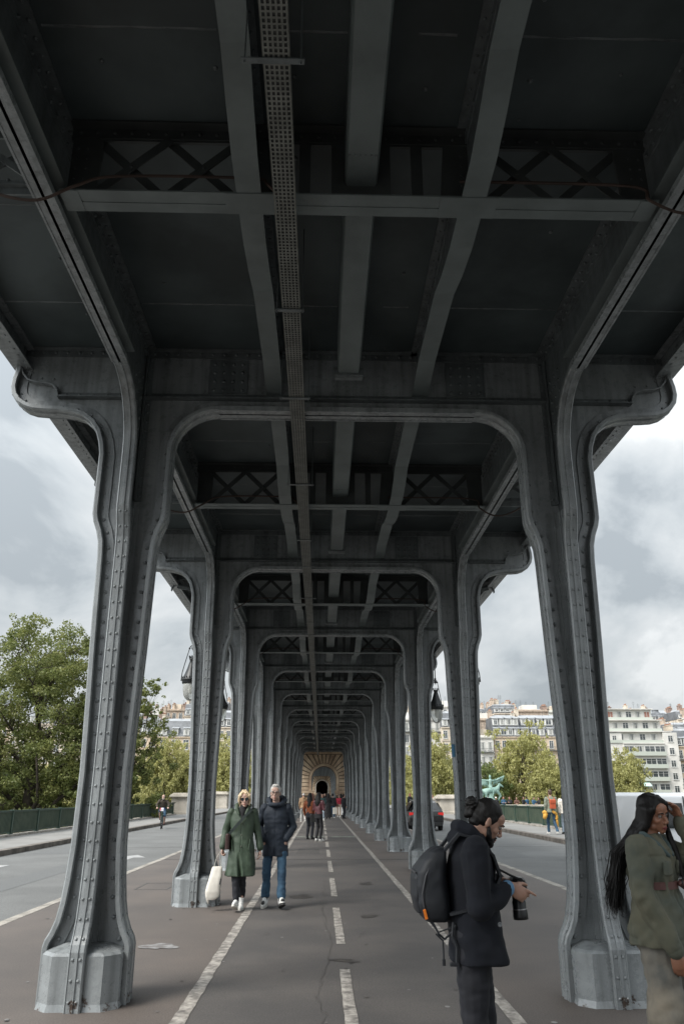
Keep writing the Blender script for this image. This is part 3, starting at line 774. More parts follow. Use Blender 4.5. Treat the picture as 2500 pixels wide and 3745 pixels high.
# ================================================================== stone arches carrying the viaduct
def stone_arch(y, r, zs, cx, half, ztop, depth, label, groove=True):
    t = thing('stone_arch', label, 'stone arch', (cx, y, 0))
    def ring(rr, n=24, z=zs): return [(rr*cos(pi*i/n), z + rr*sin(pi*i/n)) for i in range(n+1)]
    b = MB(); n = 24; A = ring(r, n)
    for y0 in (0, depth):        # faces
        vs = [(x, y0, z) for x, z in A] + [(x / r * 0 + (half if i < 6 else (-half if i > 18 else (half - (i-6)*half*2/12))), y0, (zs + (ztop-zs)*min(1, i/6) if i < 6 else (zs + (ztop-zs)*min(1, (24-i)/6) if i > 18 else ztop))) for i, (x, z) in enumerate(A)]
        b.add(vs, [(i, i+1, n+2+i, n+1+i) for i in range(n)])
        for s in (-1, 1): b.add([(s*r, y0, 0), (s*half, y0, 0), (s*half, y0, zs), (s*r, y0, zs)], [(0, 1, 2, 3)])
    vs = [(x, 0, z) for x, z in A] + [(x, depth, z) for x, z in A]
    b.add(vs, [(i, n+1+i, n+2+i, i+1) for i in range(n)])
    for s in (-1, 1):
        b.add([(s*r, 0, 0), (s*r, depth, 0), (s*r, depth, zs), (s*r, 0, zs)], [(0, 1, 2, 3)])
        b.add([(s*half, 0, 0), (s*half, depth, 0), (s*half, depth, ztop), (s*half, 0, ztop)], [(0, 3, 2, 1)])
    b.add([(-half, 0, ztop), (half, 0, ztop), (half, depth, ztop), (-half, depth, ztop)], [(0, 1, 2, 3)])
    b.build('wall', joint, t, recalc=False)
    # voussoirs proud of the wall, with open joints
    b = MB(); r0, g = r+.28, .038; zt = ztop - .75; hx = 2.35; nv = 17
    def outer_pt(a):
        dx, dz = cos(a), sin(a)
        k = min((hx/abs(dx)) if abs(dx) > 1e-6 else 99, ((zt-zs)/dz) if dz > 1e-6 else 99)
        return dx*k, zs+dz*k
    for i in range(nv):
        a0, a1 = pi*i/nv + g/r0, pi*(i+1)/nv - g/r0
        pts = [(r0*cos(a0), zs+r0*sin(a0))] 
        p0, p1 = outer_pt(a0), outer_pt(a1)
        q = [p0]
        if (abs(p0[0]) >= hx-.001) != (abs(p1[0]) >= hx-.001): q.append((hx if cos(a0) > 0 else -hx, zt))
        q.append(p1)
        pts += q + [(r0*cos(a1), zs+r0*sin(a1)), (r0*cos((a0+a1)/2), zs+r0*sin((a0+a1)/2))]
        d = -.12 if i == nv//2 else -.055 - .01*(i % 2)
        b.prism(pts, 'y', d, .01)
    z = 2.08
    while z < zs-.1:
        h = (zs-2.08)/round((zs-2.08)/.36)
        for s in (-1, 1): b.box(*sorted((s*r0, s*hx)), -.055, .01, z+.035, z+h-.035)
        z += h
    for s in (-1, 1):
        z = 2.08
        j = 0
        while z < zt-.05:
            h = .36; x = hx+.03
            while x < half-.1:
                x1 = min(half-.02, x + (.9 if (j % 2) else .7)); b.box(*sorted((s*x, s*x1)), -.055, .01, z+.035, min(z+h, zt)-.03); x = x1 + .06
            z += h; j += 1
    b.build('voussoir_blocks', stone, t)
    b = MB(); rr = [(r-.02, -.10), (r+.02, -.12), (r+.10, -.12), (r+.12, -.08), (r+.22, -.07), (r+.25, -.03), (r+.25, .02)]
    vs = []; nn = 30
    pth = [(1, 0)] ; k = len(rr)
    def pt(i, q):
        if i == 0: return (q, 2.06)
        if i == nn+2: return (-q, 2.06)
        a = pi*(i-1)/nn; return (q*cos(a), zs+q*sin(a))
    for i in range(nn+3): vs += [(pt(i, q)[0], d, pt(i, q)[1]) for q, d in rr]
    b.add(vs, [(i*k+j, i*k+j+1, (i+1)*k+j+1, (i+1)*k+j) for i in range(nn+2) for j in range(k-1)])
    b.build('archivolt', stoneP if not groove else stone, t)
    b = MB()
    for s in (-1, 1):
        b.box(*sorted((s*(r-.12), s*half)), -.16, depth, 1.80, 2.06); b.box(*sorted((s*(r-.06), s*half)), -.10, depth, 1.62, 1.80)
        b.box(*sorted((s*(r-.10), s*half)), -.14, depth, 0, .5)
    b.build('impost', stone, t)
    b = MB(); b.box(-half-.1, half+.1, -.22, .02, zt+.06, zt+.22); b.box(-half-.2, half+.2, -.34, .02, zt+.22, zt+.34); b.box(-half-.05, half+.05, -.12, .02, zt+.34, ztop)
    b.build('cornice', stone, t)
    return t
stone_arch(YEND, 1.21, 3.12, .34, 3.9, 6.15, 3.0, 'tan stone arch with radiating blocks closing the far end of the steel colonnade')
stone_arch(176, 1.25, 3.35, .34, 4.2, 6.2, 8.0, 'second smaller-looking tan stone arch seen through the first, with a dark opening', groove=False)
t = thing('passage_wall', 'dark passage behind the farthest stone arch', 'passage'); b = MB()
b.box(-3, -2.6, 184.2, 240, 0, 6); b.box(3.2, 3.6, 184.2, 240, 0, 6); b.box(-2.6, 3.2, 239.6, 240, 0, 6); b.box(-3, 3.6, 184.2, 240, 6.001, 6.4); b.build('wall', stone, t)
# the viaduct's second half, beyond the first arch
YS2 = 86.0
t = thing('deck_soffit', 'steel plate ceiling beyond the first stone arch', 'ceiling'); b = MB()
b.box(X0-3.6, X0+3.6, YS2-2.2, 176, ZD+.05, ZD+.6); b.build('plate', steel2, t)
for k in range(15):
    y = YS2 + BAY*k
    f = dup(fr, (X0, y, 0), label=f'arched grey crossbeam of the far half of the viaduct, {ORD[k]} beyond the stone arch')
    for sd in (-1, 1): dup(colproto[sd], (X0 + sd*CX, y, 0), label=f'steel column of the far half of the viaduct, {ORD[k]} beyond the stone arch on the {SIDE[sd]}')

# ================================================================== green railings along the pavements
def railing(x, y0, y1, label, sp=3.05):
    t = thing('green_railing', label, 'railing', (x, 0, 0))
    b = MB(); b.bevbox(-.16, .16, y0, y1, .0, .14, .02); b.build('stone_base', kerbM, t)
    b = MB(); b.box(-.055, .055, y0, y1, 1.0, 1.035); b.box(-.035, .035, y0, y1, .955, 1.0); b.box(-.03, .03, y0, y1, .19, .235); b.build('top_rail', green, t)
    n = int((y1-y0)/sp); post = panel = None
    for i in range(n+1):
        y = y0 + i*sp
        if post is None:
            p = MB(); p.box(-.06, .06, -.075, .075, .14, 1.0); p.box(-.08, .08, -.095, .095, .14, .24); p.box(-.085, .085, -.1, .1, .99, 1.06)
            post = p.build('post', green, t); post.location = (0, y, 0)
            q = MB(); m_ = 22
            for j in range(m_):
                yy = .12 + (sp-.24)*j/(m_-1); q.box(-.022, .022, yy-.016, yy+.016, .23, .96)
            q.box(-.004, .004, .07, sp-.07, .23, .96)
            panel = q.build('panel', green2, t); panel.location = (0, y, 0)
        else:
            c = post.copy(); COL.objects.link(c); c.parent = t; c.location = (0, y, 0)
            if i < n: c = panel.copy(); COL.objects.link(c); c.parent = t; c.location = (0, y, 0)
    return t
railing(-12.42, YB+1.5, 71.5, 'dark green iron railing with upright slats along the left pavement'); railing(11.62, YB+1.5, 71.5, 'dark green iron railing with upright slats along the right pavement')
railing(-12.42, 109, 174, 'distant dark green railing on the left beyond the stone pedestals')

def pedestal(x, y, wx, wy, h, label, z0=0.06):
    t = thing('stone_pedestal', label, 'pedestal', (x, y, z0)); b = MB()
    b.bevbox(-wx/2-.08, wx/2+.08, -wy/2-.08, wy/2+.08, -.3, .22, .03); b.bevbox(-wx/2, wx/2, -wy/2, wy/2, .22, h-.42, .01); b.build('block', stoneP, t)
    b = MB(); b.bevbox(-wx/2-.06, wx/2+.06, -wy/2-.06, wy/2+.06, h-.42, h-.34, .02); b.bevbox(-wx/2-.18, wx/2+.18, -wy/2-.18, wy/2+.18, h-.34, h-.2, .04)
    b.bevbox(-wx/2-.10, wx/2+.10, -wy/2-.10, wy/2+.10, h-.2, h-.1, .04); b.bevbox(-wx/2+.05, wx/2-.05, -wy/2+.05, wy/2-.05, h-.1, h, .05); b.build('cap', stoneP, t)
pedestal(11.4, 74, 1.8, 2.8, 1.60, 'broad pale stone pedestal with moulded cap ending the right green railing')
pedestal(-12.1, 74, 1.7, 2.8, 1.75, 'pale stone pedestal with moulded cap ending the left green railing')
pedestal(-12.5, 105.5, 1.6, 2.2, 2.0, 'farther pale stone pedestal on the left beyond the viewing platform')
pedestal(10.3, 77.5, .7, .7, 1.35, 'narrow pale stone pier beside the broad right pedestal')

def balustrade(x0, y0, x1, y1, h, z0, label):
    p = Vector((x0, y0, 0)); q = Vector((x1, y1, 0)); L = (q-p).length; a = math.atan2(y1-y0, x1-x0)
    t = thing('stone_balustrade', label, 'balustrade', (x0, y0, z0), a)
    b = MB(); b.box(0, L, -.17, .17, 0, .16); b.build('plinth', stoneP, t)
    b = MB(); b.bevbox(0, L, -.22, .22, h-.15, h, .03); b.build('handrail', stoneP, t)
    prof = [(.05, 0), (.05, .03), (.035, .05), (.075, .18), (.06, .28), (.032, .36), (.05, .42), (.05, .45)]; s_ = (h-.31)/.45
    b = MB(); x = .3; i = 0
    while x < L-.2:
        if i % 12 == 0: b.box(x-.25, x+.25, -.19, .19, .16, h-.15); x += .45
        else: b.lathe([(r*1.25, .16+z*s_) for r, z in prof], (x, 0, 0), 8); x += .24
        i += 1
    tag(b.build('balusters', stoneP, t), None, None, kind='stuff')
balustrade(12.4, 80, 33.5, 81, .88, -.12, 'pale stone balustrade where people lean, below the green statue')
balustrade(-13.6, 76, -13.6, 103, .95, 0, 'pale stone balustrade on the left between the two pedestals')
b = MB(); b.prism([(-24, -5.2), (-13.5, -5.2), (-13.5, .9), (-16, .75), (-24, -1.2)], 'y', 91, 91.5); tag(b.build('stair_parapet', stoneP), 'sloping pale stone stair parapet behind the cyclist', 'parapet')
b = MB(); b.box(-13.9, 12.8, 76, 104, -.9, -.085 + .002 - .6); struct(b.build('esplanade', quayM))

# ================================================================== hanging lanterns
def make_lamp():
    t = thing('hanging_lantern', 'x', 'lantern')
    b = MB(); Rm = lambda p: b.tube(p, .016, 6)
    b.tube([(0, 0, 1.72), (0, 0, .78)], .016, 8); b.ell((0, 0, .86), (.035, .035, .04)); b.ell((0, 0, .76), (.045, .045, .05)); b.tube([(0, 0, .74), (0, 0, .66)], [.02, .003], 8)
    for s in (-1, 1):
        b.tube([(0, 0, .80), (s*.05, 0, .82), (s*.09, 0, .76)], .014, 6); b.ell((s*.09, 0, .75), .025)
        b.tube([(s*.09, 0, .75), (s*.14, 0, .55), (s*.19, 0, .35), (s*.235, 0, .15), (s*.25, 0, -.06)], .012, 6)
    b.build('hanger', ironM, t, smooth=True)
    b = MB(); b.lathe([(.05, .50), (.075, .50), (.075, .46), (.06, .44), (.085, .36), (.12, .24), (.165, .12), (.205, .03), (.22, 0), (.235, -.02), (.24, -.05), (.225, -.06), (.225, -.10), (.215, -.13), (.18, -.13)], seg=20)
    b.build('hood', ironM, t, smooth=True)
    b = MB()
    for i in range(8):
        a = 2*pi*i/8; b.beam((.075*cos(a), .075*sin(a), .49), (.092*cos(a), .092*sin(a), .56), .03, .012)
    for i in range(20):
        a = 2*pi*i/20; b.beam((.232*cos(a), .232*sin(a), -.01), (.25*cos(a), .25*sin(a), .035), .025, .008)
    b.build('crown', ironM, t)
    b = MB(); b.lathe([(.195, -.13), (.195, -.16), (.19, -.28), (.17, -.40), (.13, -.48), (.07, -.53), (.005, -.545)], seg=20); b.build('glass_globe', glassM, t, smooth=True)
    b = MB(); b.lathe([(.03, -.13), (.045, -.2), (.045, -.3), (.02, -.36)], seg=10); b.build('bulb', mat('bulb_white', (.7, .7, .66), .4), t, smooth=True)
    return t
lampP = None
for k in range(2, NROW):
    for sd in (-1, 1):
        loc = (X0 + sd*(CX+1.30), ROW0 + BAY*k + .02, 4.33)
        if lampP is None: lampP = make_lamp(); l = lampP; l.location = loc
        else: l = dup(lampP, loc)
        l['label'] = f'black cast iron lantern with glass globe hanging outside the {SIDE[sd]} row, above its {ORD[k]} column'; l['group'] = 'lanterns hung from the scroll brackets'; l.rotation_euler.z = rnd.uniform(-.2, .2) + (0 if k == 2 else .6)


b = MB(); b.bevbox(X0+CX-.255, X0+CX-.195, ROW0+BAY-.112, ROW0+BAY-.104, 2.20, 2.40, .001); tag(b.build('sticker', mat('sticker_blue', (.05, .16, .26), .5)), 'small blue sticker on the second right column above head height', 'sticker')
# ================================================================== organic shapes: round cones and ellipsoids fused by a voxel remesh
class Blob(MB):
    def rc(s, pts, rad, seg=12):
        """chain of round cones through pts"""
        pts = [Vector(p) for p in pts]
        if isinstance(rad, (int, float)): rad = [rad]*len(pts)
        s.tube(pts, rad, seg)
        for p, r in zip(pts, rad): MB.ell(s, p, r*.995, seg, 6)
        return s
    def loft(s, secs, seg=20, power=2.3, X=(1, 0, 0), Y=(0, 1, 0), caps=True):
        """secs: (centre, half-width, half-depth)"""
        X = Vector(X); Y = Vector(Y); vs = []; fs = []; n = len(secs)
        for c, a, d in secs:
            for i in range(seg):
                t = 2*pi*i/seg; ct, st = cos(t), sin(t)
                x = math.copysign(abs(ct)**(2/power), ct)*a; y = math.copysign(abs(st)**(2/power), st)*d
                vs.append(Vector(c) + X*x + Y*y)
        for i in range(n-1):
            for a in range(seg): b = (a+1) % seg; fs.append((i*seg+a, i*seg+b, (i+1)*seg+b, (i+1)*seg+a))
        if caps: fs += [tuple(reversed(range(seg))), tuple((n-1)*seg+a for a in range(seg))]
        return s.add(vs, fs)
    def fuse(s, name, m, parent=None, voxel=.01, smooth=3, fold=None, fn=None, sfac=.5):
        """voxel-union everything, smooth, displace; fold=(amp, sx, sy, sz, seed)"""
        me = bpy.data.meshes.new(name); me.from_pydata(s.v, [], s.f)
        bm = bmesh.new(); bm.from_mesh(me)
        bmesh.ops.recalc_face_normals(bm, faces=bm.faces); bm.to_mesh(me); bm.free()
        o = bpy.data.objects.new(name, me); COL.objects.link(o)
        r = o.modifiers.new('r', 'REMESH'); r.mode = 'VOXEL'; r.voxel_size = voxel; r.use_smooth_shade = True
        if smooth: q = o.modifiers.new('s', 'SMOOTH'); q.factor = sfac; q.iterations = smooth
        dg = bpy.context.evaluated_depsgraph_get(); ev = o.evaluated_get(dg)
        nm = bpy.data.meshes.new_from_object(ev); nm.name = name
        o.modifiers.clear(); o.data = nm; bpy.data.meshes.remove(me)
        if fold or fn:
            n = len(nm.vertices); co = np.empty(n*3, 'f'); nm.vertices.foreach_get('co', co); co = co.reshape(-1, 3)
            no = np.empty(n*3, 'f'); nm.vertices.foreach_get('normal', no); no = no.reshape(-1, 3)
            if fold:
                amp, sx, sy, sz, sd = fold
                d = np.array([noise.noise((x*sx+sd, y*sy+z*sz*.35, z*sz+sd*2)) + .5*noise.noise((x*sx*2.3+sd, y*sy*2.1-z*sz*.6, z*sz*2.2)) for x, y, z in co], 'f')
                co = co + no * (d * amp)[:, None]
            if fn: co = fn(co, no)
            nm.vertices.foreach_set('co', co.astype('f').ravel()); nm.update()
        nm.polygons.foreach_set('use_smooth', [True]*len(nm.polygons))
        nm.materials.clear()
        nm.materials.append(m)
        if parent: o.parent = parent
        return o

# bronze rider on horseback
t = thing('equestrian_statue', 'green bronze rider with outstretched arms on a rearing horse above a rock base', 'statue', (18.2, 88, .25), R(8)); t.scale = (.8, .8, .8)
b = Blob()
b.rc([(-.75, 0, 2.15), (-.2, 0, 2.25), (.45, 0, 2.3), (.9, 0, 2.45)], [.42, .42, .45, .36]); b.rc([(.9, 0, 2.5), (1.2, 0, 2.9), (1.3, 0, 3.05)], [.33, .2, .16]); b.rc([(1.25, 0, 3.1), (1.55, -.1, 2.9), (1.7, -.12, 2.75)], [.17, .12, .09])
for p in (([(.85, .18, 2.2), (1.35, .2, 1.85), (1.15, .2, 1.35), (1.25, .2, 1.2)]), ([(.85, -.18, 2.2), (1.25, -.25, 1.6), (.95, -.25, 1.2), (1.0, -.25, 1.05)]), ([(-.8, .2, 2.1), (-1.15, .2, 1.6), (-.85, .2, 1.15), (-1.05, .2, .75)]), ([(-.7, -.2, 2.1), (-.75, -.25, 1.5), (-1.15, -.25, 1.15), (-1.0, -.25, .7)])): b.rc(p, [.24, .15, .09, .08])
b.rc([(-1.05, 0, 2.35), (-1.45, 0, 2.2), (-1.6, 0, 1.6)], [.15, .18, .05])
b.fuse('horse', patina, t, .05, 2)
b = Blob(); b.rc([(0, 0, 2.6), (.0, 0, 3.1), (.02, 0, 3.55)], [.28, .24, .26]); b.rc([(.02, 0, 3.6), (.02, 0, 3.9)], [.1, .09]); b.ell((.02, 0, 4.0), (.17, .19, .22)); b.rc([(.02, 0, 4.15), (-.05, 0, 4.3)], [.12, .03])
for s in (-1, 1): b.rc([(0, s*.2, 2.7), (.25, s*.45, 2.2), (.1, s*.5, 1.6)], [.2, .14, .09])
b.rc([(.15, 0, 3.55), (.8, -.1, 3.6), (1.35, -.15, 3.85)], [.13, .09, .07]); b.rc([(-.15, 0, 3.55), (-.8, .1, 3.6), (-1.4, .15, 3.7)], [.13, .09, .07])
b.fuse('rider', patina, t, .045, 2)
b = Blob(); 
for i in range(7):
    x = .5+i*.24; b.rc([(x, -.1, 3.65+i*.085), (x-.05-.03*i, -.05, 3.25+i*.06), (x-.25, 0, 2.75+i*.1)], [.08, .07, .03])
for i in range(6):
    x = -.4-i*.2; b.rc([(x, .1, 3.6+i*.03), (x+.02, .1, 3.2), (x+.2, .05, 2.6+i*.05)], [.08, .08, .03])
b.fuse('cape', patina, t, .05, 1)
b = Blob(); b.rc([(0, 0, 0), (.05, 0, .7), (-.1, 0, 1.3), (0, 0, 2.0)], [.95, .7, .45, .3]); b.rc([(-.6, .2, .1), (-.95, .1, .75)], [.6, .22]); b.rc([(.6, 0, 0), (.3, .1, .9)], [.5, .3])
b.fuse('rock_base', patina, t, .07, 1, fold=(.12, 2, 2, 2, 3))

# ================================================================== vehicles
carpaint = mat('black_car_paint', (.006, .006, .007), .18, coat=.6, spec=.6)
whitepaint = mat('white_car_paint', (.58, .60, .62), .25, coat=.5)
cglass = mat('car_glass', (.012, .014, .016), .06, spec=.8)
tyreM = mat('tyre_rubber', (.018, .018, .018), .85); rimM = mat('alloy_rim', (.35, .35, .36), .35, metal=.8)
redL = mat('tail_light_red', (.5, .015, .012), .2, emit=.45); plate = mat('number_plate', (.6, .6, .58), .5); plast = mat('black_plastic', (.02, .02, .02), .6)
def wheel(t, x, y, r, w_, sd):
    M = Matrix.Rotation(pi/2, 3, 'Y'); wl = MB()
    wl.lathe([(r*.66, -w_/2), (r*.93, -w_/2), (r, -w_/2+.03), (r, w_/2-.03), (r*.93, w_/2), (r*.66, w_/2)], (0, 0, 0), 28, M); o = wl.build('wheel', tyreM, t, smooth=True); o.location = (x, y, r)
    q = MB(); q.lathe([(r*.66, -.02), (r*.6, -.03), (r*.2, .0), (.001, .0)], (0, 0, 0), 20, Matrix.Rotation(pi/2 * (1 if sd > 0 else -1), 3, 'Y'))
    for i in range(5):
        a = 2*pi*i/5; q.beam((sd*w_*.46, .05*cos(a), .05*sin(a)), (sd*w_*.5, r*.64*cos(a), r*.64*sin(a)), .05, .03)
    q.build('rim', rimM, o)
def car_body(t, st, m, nm='body'):
    """st: stations (y, half-width, z0, z1, zwaist, top-half-width)"""
    b = MB(); vs = []; k = 14
    for y, hw, z0, z1, zw, tw in st:
        half = [(hw*.80, z0), (hw*.96, z0+.05), (hw, z0+.22), (hw, (z0+zw)/2+.05), (hw*.97, zw), (tw+(hw*.97-tw)*.06, z1-.07) if z1 > zw+.12 else (hw*.93, z1-.02), (tw*.9, z1)]
        vs += [(x, y, z) for x, z in half] + [(-x, y, z) for x, z in half[::-1]]
    n = len(st); fs = []
    for i in range(n-1):
        for j in range(k): c = (j+1) % k; fs.append((i*k+j, i*k+c, (i+1)*k+c, (i+1)*k+j))
    fs += [tuple(range(k)), tuple((n-1)*k+j for j in range(k))]
    b.add(vs, fs); o = b.build(nm, m, t, smooth=False)
    bv = o.modifiers.new('b', 'BEVEL'); bv.width = .035; bv.segments = 3; bv.limit_method = 'ANGLE'; bv.angle_limit = R(22)
    o.data.polygons.foreach_set('use_smooth', [True]*len(o.data.polygons))
    return o
# black hatchback driving away on the right road
t = thing('black_car', 'shiny black hatchback with glowing red tail lights driving away on the right road', 'car', (5.36, 42.0, -.08))
car_body(t, [(0, .80, .30, .92, .86, .74), (.05, .86, .24, .98, .92, .74), (.25, .87, .20, 1.30, .93, .60), (.6, .88, .20, 1.40, .93, .60), (1.5, .885, .20, 1.43, .92, .62), (2.3, .885, .20, 1.40, .91, .61), (3.05, .88, .20, .98, .90, .70), (3.9, .84, .22, .84, .80, .70), (4.2, .74, .28, .66, .6, .6)], carpaint)
b = MB(); b.add([(-.56, .085, 1.02), (.56, .085, 1.02), (.50, .24, 1.315), (-.50, .24, 1.315)], [(0, 1, 2, 3)]); b.xform(Matrix.Translation((0, -.02, 0))); b.build('rear_window', cglass, t)
b = MB()
for s in (-1, 1):
    for y0, y1 in ((.45, 1.25), (1.32, 2.35)): b.add([(s*.885, y0, .97), (s*.885, y1, .97), (s*.66, y1-.05, 1.33), (s*.66, y0+.08, 1.33)], [(0, 1, 2, 3)])
b.build('side_window', cglass, t)
for s in (-1, 1):
    q = MB(); q.prism([(s*.58, .78), (s*.86, .73), (s*.87, .87), (s*.60, .87)], 'y', -.025, .2); q.build('tail_light', redL, t)
    q = MB(); q.ell((s*.98, 2.45, .98), (.11, .06, .07)); q.beam((s*.85, 2.45, .93), (s*.95, 2.45, .95), .05, .04); q.build('wing_mirror', carpaint, t, smooth=True)
    for y, in ((.75,), (3.35,)): wheel(t, s*.78, y, .32, .2, s)
b = MB(); b.box(-.26, .26, -.035, -.01, .60, .71); b.build('number_plate', plate, t)
b = MB(); b.box(-.8, .8, -.05, .1, .25, .42); b.build('bumper', plast, t)
b = MB()
for s in (-1, 1): b.beam((s*.58, .4, 1.44), (s*.58, 2.1, 1.46), .03, .03)
b.build('roof_rail', rimM, t)

# white van on the right road, rear towards the camera
t = thing('white_van', 'white panel van on the right road behind the woman in denim', 'van', (8.08, 18.3, -.08))
car_body(t, [(0, .86, .30, 1.66, 1.0, .74), (.06, .90, .24, 1.72, 1.02, .78), (.6, .915, .22, 1.74, 1.02, .80), (2.0, .92, .22, 1.75, 1.02, .80), (3.2, .92, .22, 1.73, 1.02, .78), (3.9, .92, .22, 1.50, 1.02, .74), (4.55, .92, .22, 1.12, 1.0, .78), (5.3, .88, .24, 1.0, .92, .76), (5.75, .78, .30, .78, .7, .6)], whitepaint)
b = MB()
for s in (-1, 1):
    b.add([(s*.05, -.022, 1.00), (s*.79, -.022, 1.00), (s*.72, -.012, 1.52), (s*.05, -.012, 1.52)], [(0, 1, 2, 3)])
b.xform(Matrix.Translation((0, -.012, 0))); b.build('rear_window', cglass, t)
b = MB(); b.box(-.008, .008, -.035, .02, .4, 1.66); b.build('door_gap', plast, t)
b = MB(); 
for s in (-1, 1): b.add([(s*.925, 3.0, 1.06), (s*.925, 4.05, 1.06), (s*.83, 3.65, 1.48), (s*.82, 3.05, 1.55)], [(0, 1, 2, 3)])
b.build('side_window', cglass, t)
for s in (-1, 1):
    q = MB(); q.bevbox(*sorted((s*.80, s*.905)), -.02, .1, .55, .9, .02); q.build('tail_light', mat('tail_light_unlit', (.35, .02, .02), .2), t)
    q = MB(); q.ell((s*1.03, 3.95, 1.15), (.12, .08, .13)); q.build('wing_mirror', plast, t, smooth=True)
    for y in (.95, 4.8): wheel(t, s*.80, y, .34, .22, s)
b = MB(); b.box(-.3, .3, -.03, 0, .55, .66); b.build('number_plate', plate, t)
b = MB(); b.bevbox(-.86, .86, -.09, .1, .25, .45, .03); b.build('bumper', plast, t)
# small dark A-shaped mark on the rear door
b = MB(); b.beam((.40, -.03, .82), (.46, -.03, .98), .02, .02); b.beam((.52, -.03, .82), (.46, -.03, .98), .02, .02); b.beam((.42, -.03, .87), (.50, -.03, .87), .018, .018); b.build('door_mark', plast, t)
# ================================================================== trees
def leaf_mesh(name, cents, size, m, seed, aspect=.75):
    g = np.random.default_rng(seed); n = len(cents)
    a = g.normal(size=(n, 3)); a /= np.linalg.norm(a, axis=1)[:, None]
    c = g.normal(size=(n, 3)); b_ = np.cross(a, c); b_ /= np.linalg.norm(b_, axis=1)[:, None]
    s_ = (size * g.uniform(.6, 1.25, n))[:, None]
    P = cents
    v = np.stack([P - a*s_, P + b_*s_*aspect, P + a*s_, P - b_*s_*aspect], 1).reshape(-1, 3)
    me = bpy.data.meshes.new(name); me.vertices.add(4*n); me.vertices.foreach_set('co', v.astype('f').ravel())
    me.loops.add(4*n); me.loops.foreach_set('vertex_index', np.arange(4*n, dtype='i'))
    me.polygons.add(n); me.polygons.foreach_set('loop_start', np.arange(0, 4*n, 4, dtype='i')); me.polygons.foreach_set('loop_total', np.full(n, 4, 'i'))
    me.update(calc_edges=True); me.materials.append(m)
    return me
def tree(name, label, loc, h, rx, ry, clear, nleaf, lsize, lm, seed, group=None, lean=0, nlimb=14, density_low=1.0, open_=1.0, lobes=None):
    """trunk with limbs, crown of leaf clumps on twigs. clear = height where the crown starts"""
    g = random.Random(seed); npg = np.random.default_rng(seed)
    t = thing(name, label, 'tree', loc, g.uniform(0, 0.3), group)
    b = MB(); r0 = .022*h + .08; tips = []
    top = Vector((lean*h*.2, 0, h*.80))
    P = [Vector((0, 0, -1))]; 
    for i in range(1, 8): u = i/7; P.append(Vector((top.x*u + g.uniform(-.02, .02)*h*u, g.uniform(-.02, .02)*h*u, top.z*u)))
    b.tube(P, [r0*(1.25 - 1.12*i/7) for i in range(8)], 9)
    for i in range(nlimb):
        u = .22 + .72 * (i/(nlimb-1)); z0 = max(clear*.75, h*.80*u); 
        base = P[min(7, int(u*7))].lerp(P[min(7, int(u*7)+1)], u*7 % 1)
        ang = i*2.4 + g.uniform(-.4, .4); el = g.uniform(.35, .9)
        zt = clear + (h-clear) * min(.9, u*.95 + g.uniform(0, .14))
        pr = math.sqrt(max(.05, 1 - ((zt - (clear + (h-clear)*.42)) / ((h-clear)*.62))**2))
        tip = Vector((cos(ang)*rx*pr*g.uniform(.65, .88), sin(ang)*ry*pr*g.uniform(.65, .88), zt)) + Vector((base.x*.6, 0, 0))
        mid = base.lerp(tip, .5) + Vector((g.uniform(-.06, .06)*h, g.uniform(-.06, .06)*h, g.uniform(-.05, .04)*h))
        rr = r0 * (1 - .75*u) * .55
        b.tube([base, base.lerp(mid, .5) + Vector((0, 0, .01*h)), mid, mid.lerp(tip, .55), tip], [rr, rr*.8, rr*.6, rr*.4, rr*.12], 6)
        for j in range(7):
            s_ = mid.lerp(tip, g.uniform(-.4, 1)); q = s_ + Vector((g.uniform(-1, 1)*rx*.38, g.uniform(-1, 1)*ry*.38, g.uniform(-.10, .15)*h))
            b.tube([s_, s_.lerp(q, .5) + Vector((0, 0, .012*h)), q], [rr*.3, rr*.2, rr*.05], 4); tips.append(q)
        tips.append(tip)
    b.build('trunk', bark, t, smooth=True)
    # leaves: clumps around tips + shell filler
    tips = np.array([tuple(p) for p in tips]); nt_ = len(tips)
    ncl = int(nt_*3.0); cidx = npg.integers(0, nt_, ncl); cc = tips[cidx] + npg.normal(size=(ncl, 3)) * np.array([rx*.13, ry*.13, h*.04]) * open_
    # extra clumps in the ellipsoid volume, biased outward
    ne = int(ncl * 1.5 * density_low); d = npg.normal(size=(ne, 3)); d /= np.linalg.norm(d, axis=1)[:, None]; rad = npg.uniform(.45, .97, ne)[:, None]
    lump = np.array([1 + .22*noise.noise((x*1.8+seed, y*1.8, z*1.8)) + .1*noise.noise((x*5, y*5+seed, z*5)) for x, y, z in d])[:, None]
    e = d*rad*lump*np.array([rx, ry, (h-clear)*.55]) + np.array([0, 0, clear + (h-clear)*.47])
    cc = np.vstack([cc, e])
    cc = cc[cc[:, 2] > clear*.8]
    cr_ = npg.uniform(.35, 1.0, len(cc)) * (rx*.125) * open_ ** .3
    w_ = cr_**2; pick = npg.choice(len(cc), nleaf, p=w_/w_.sum())
    off = npg.normal(size=(nleaf, 3)); off /= np.linalg.norm(off, axis=1)[:, None]; off *= (npg.uniform(0, 1, nleaf)**.45)[:, None]
    pos = cc[pick] + off * cr_[pick][:, None] * np.array([1.15, 1.15, .85])
    me = leaf_mesh('crown', pos, lsize, lm, seed)
    o = bpy.data.objects.new('crown', me); COL.objects.link(o); o.parent = t
    return t

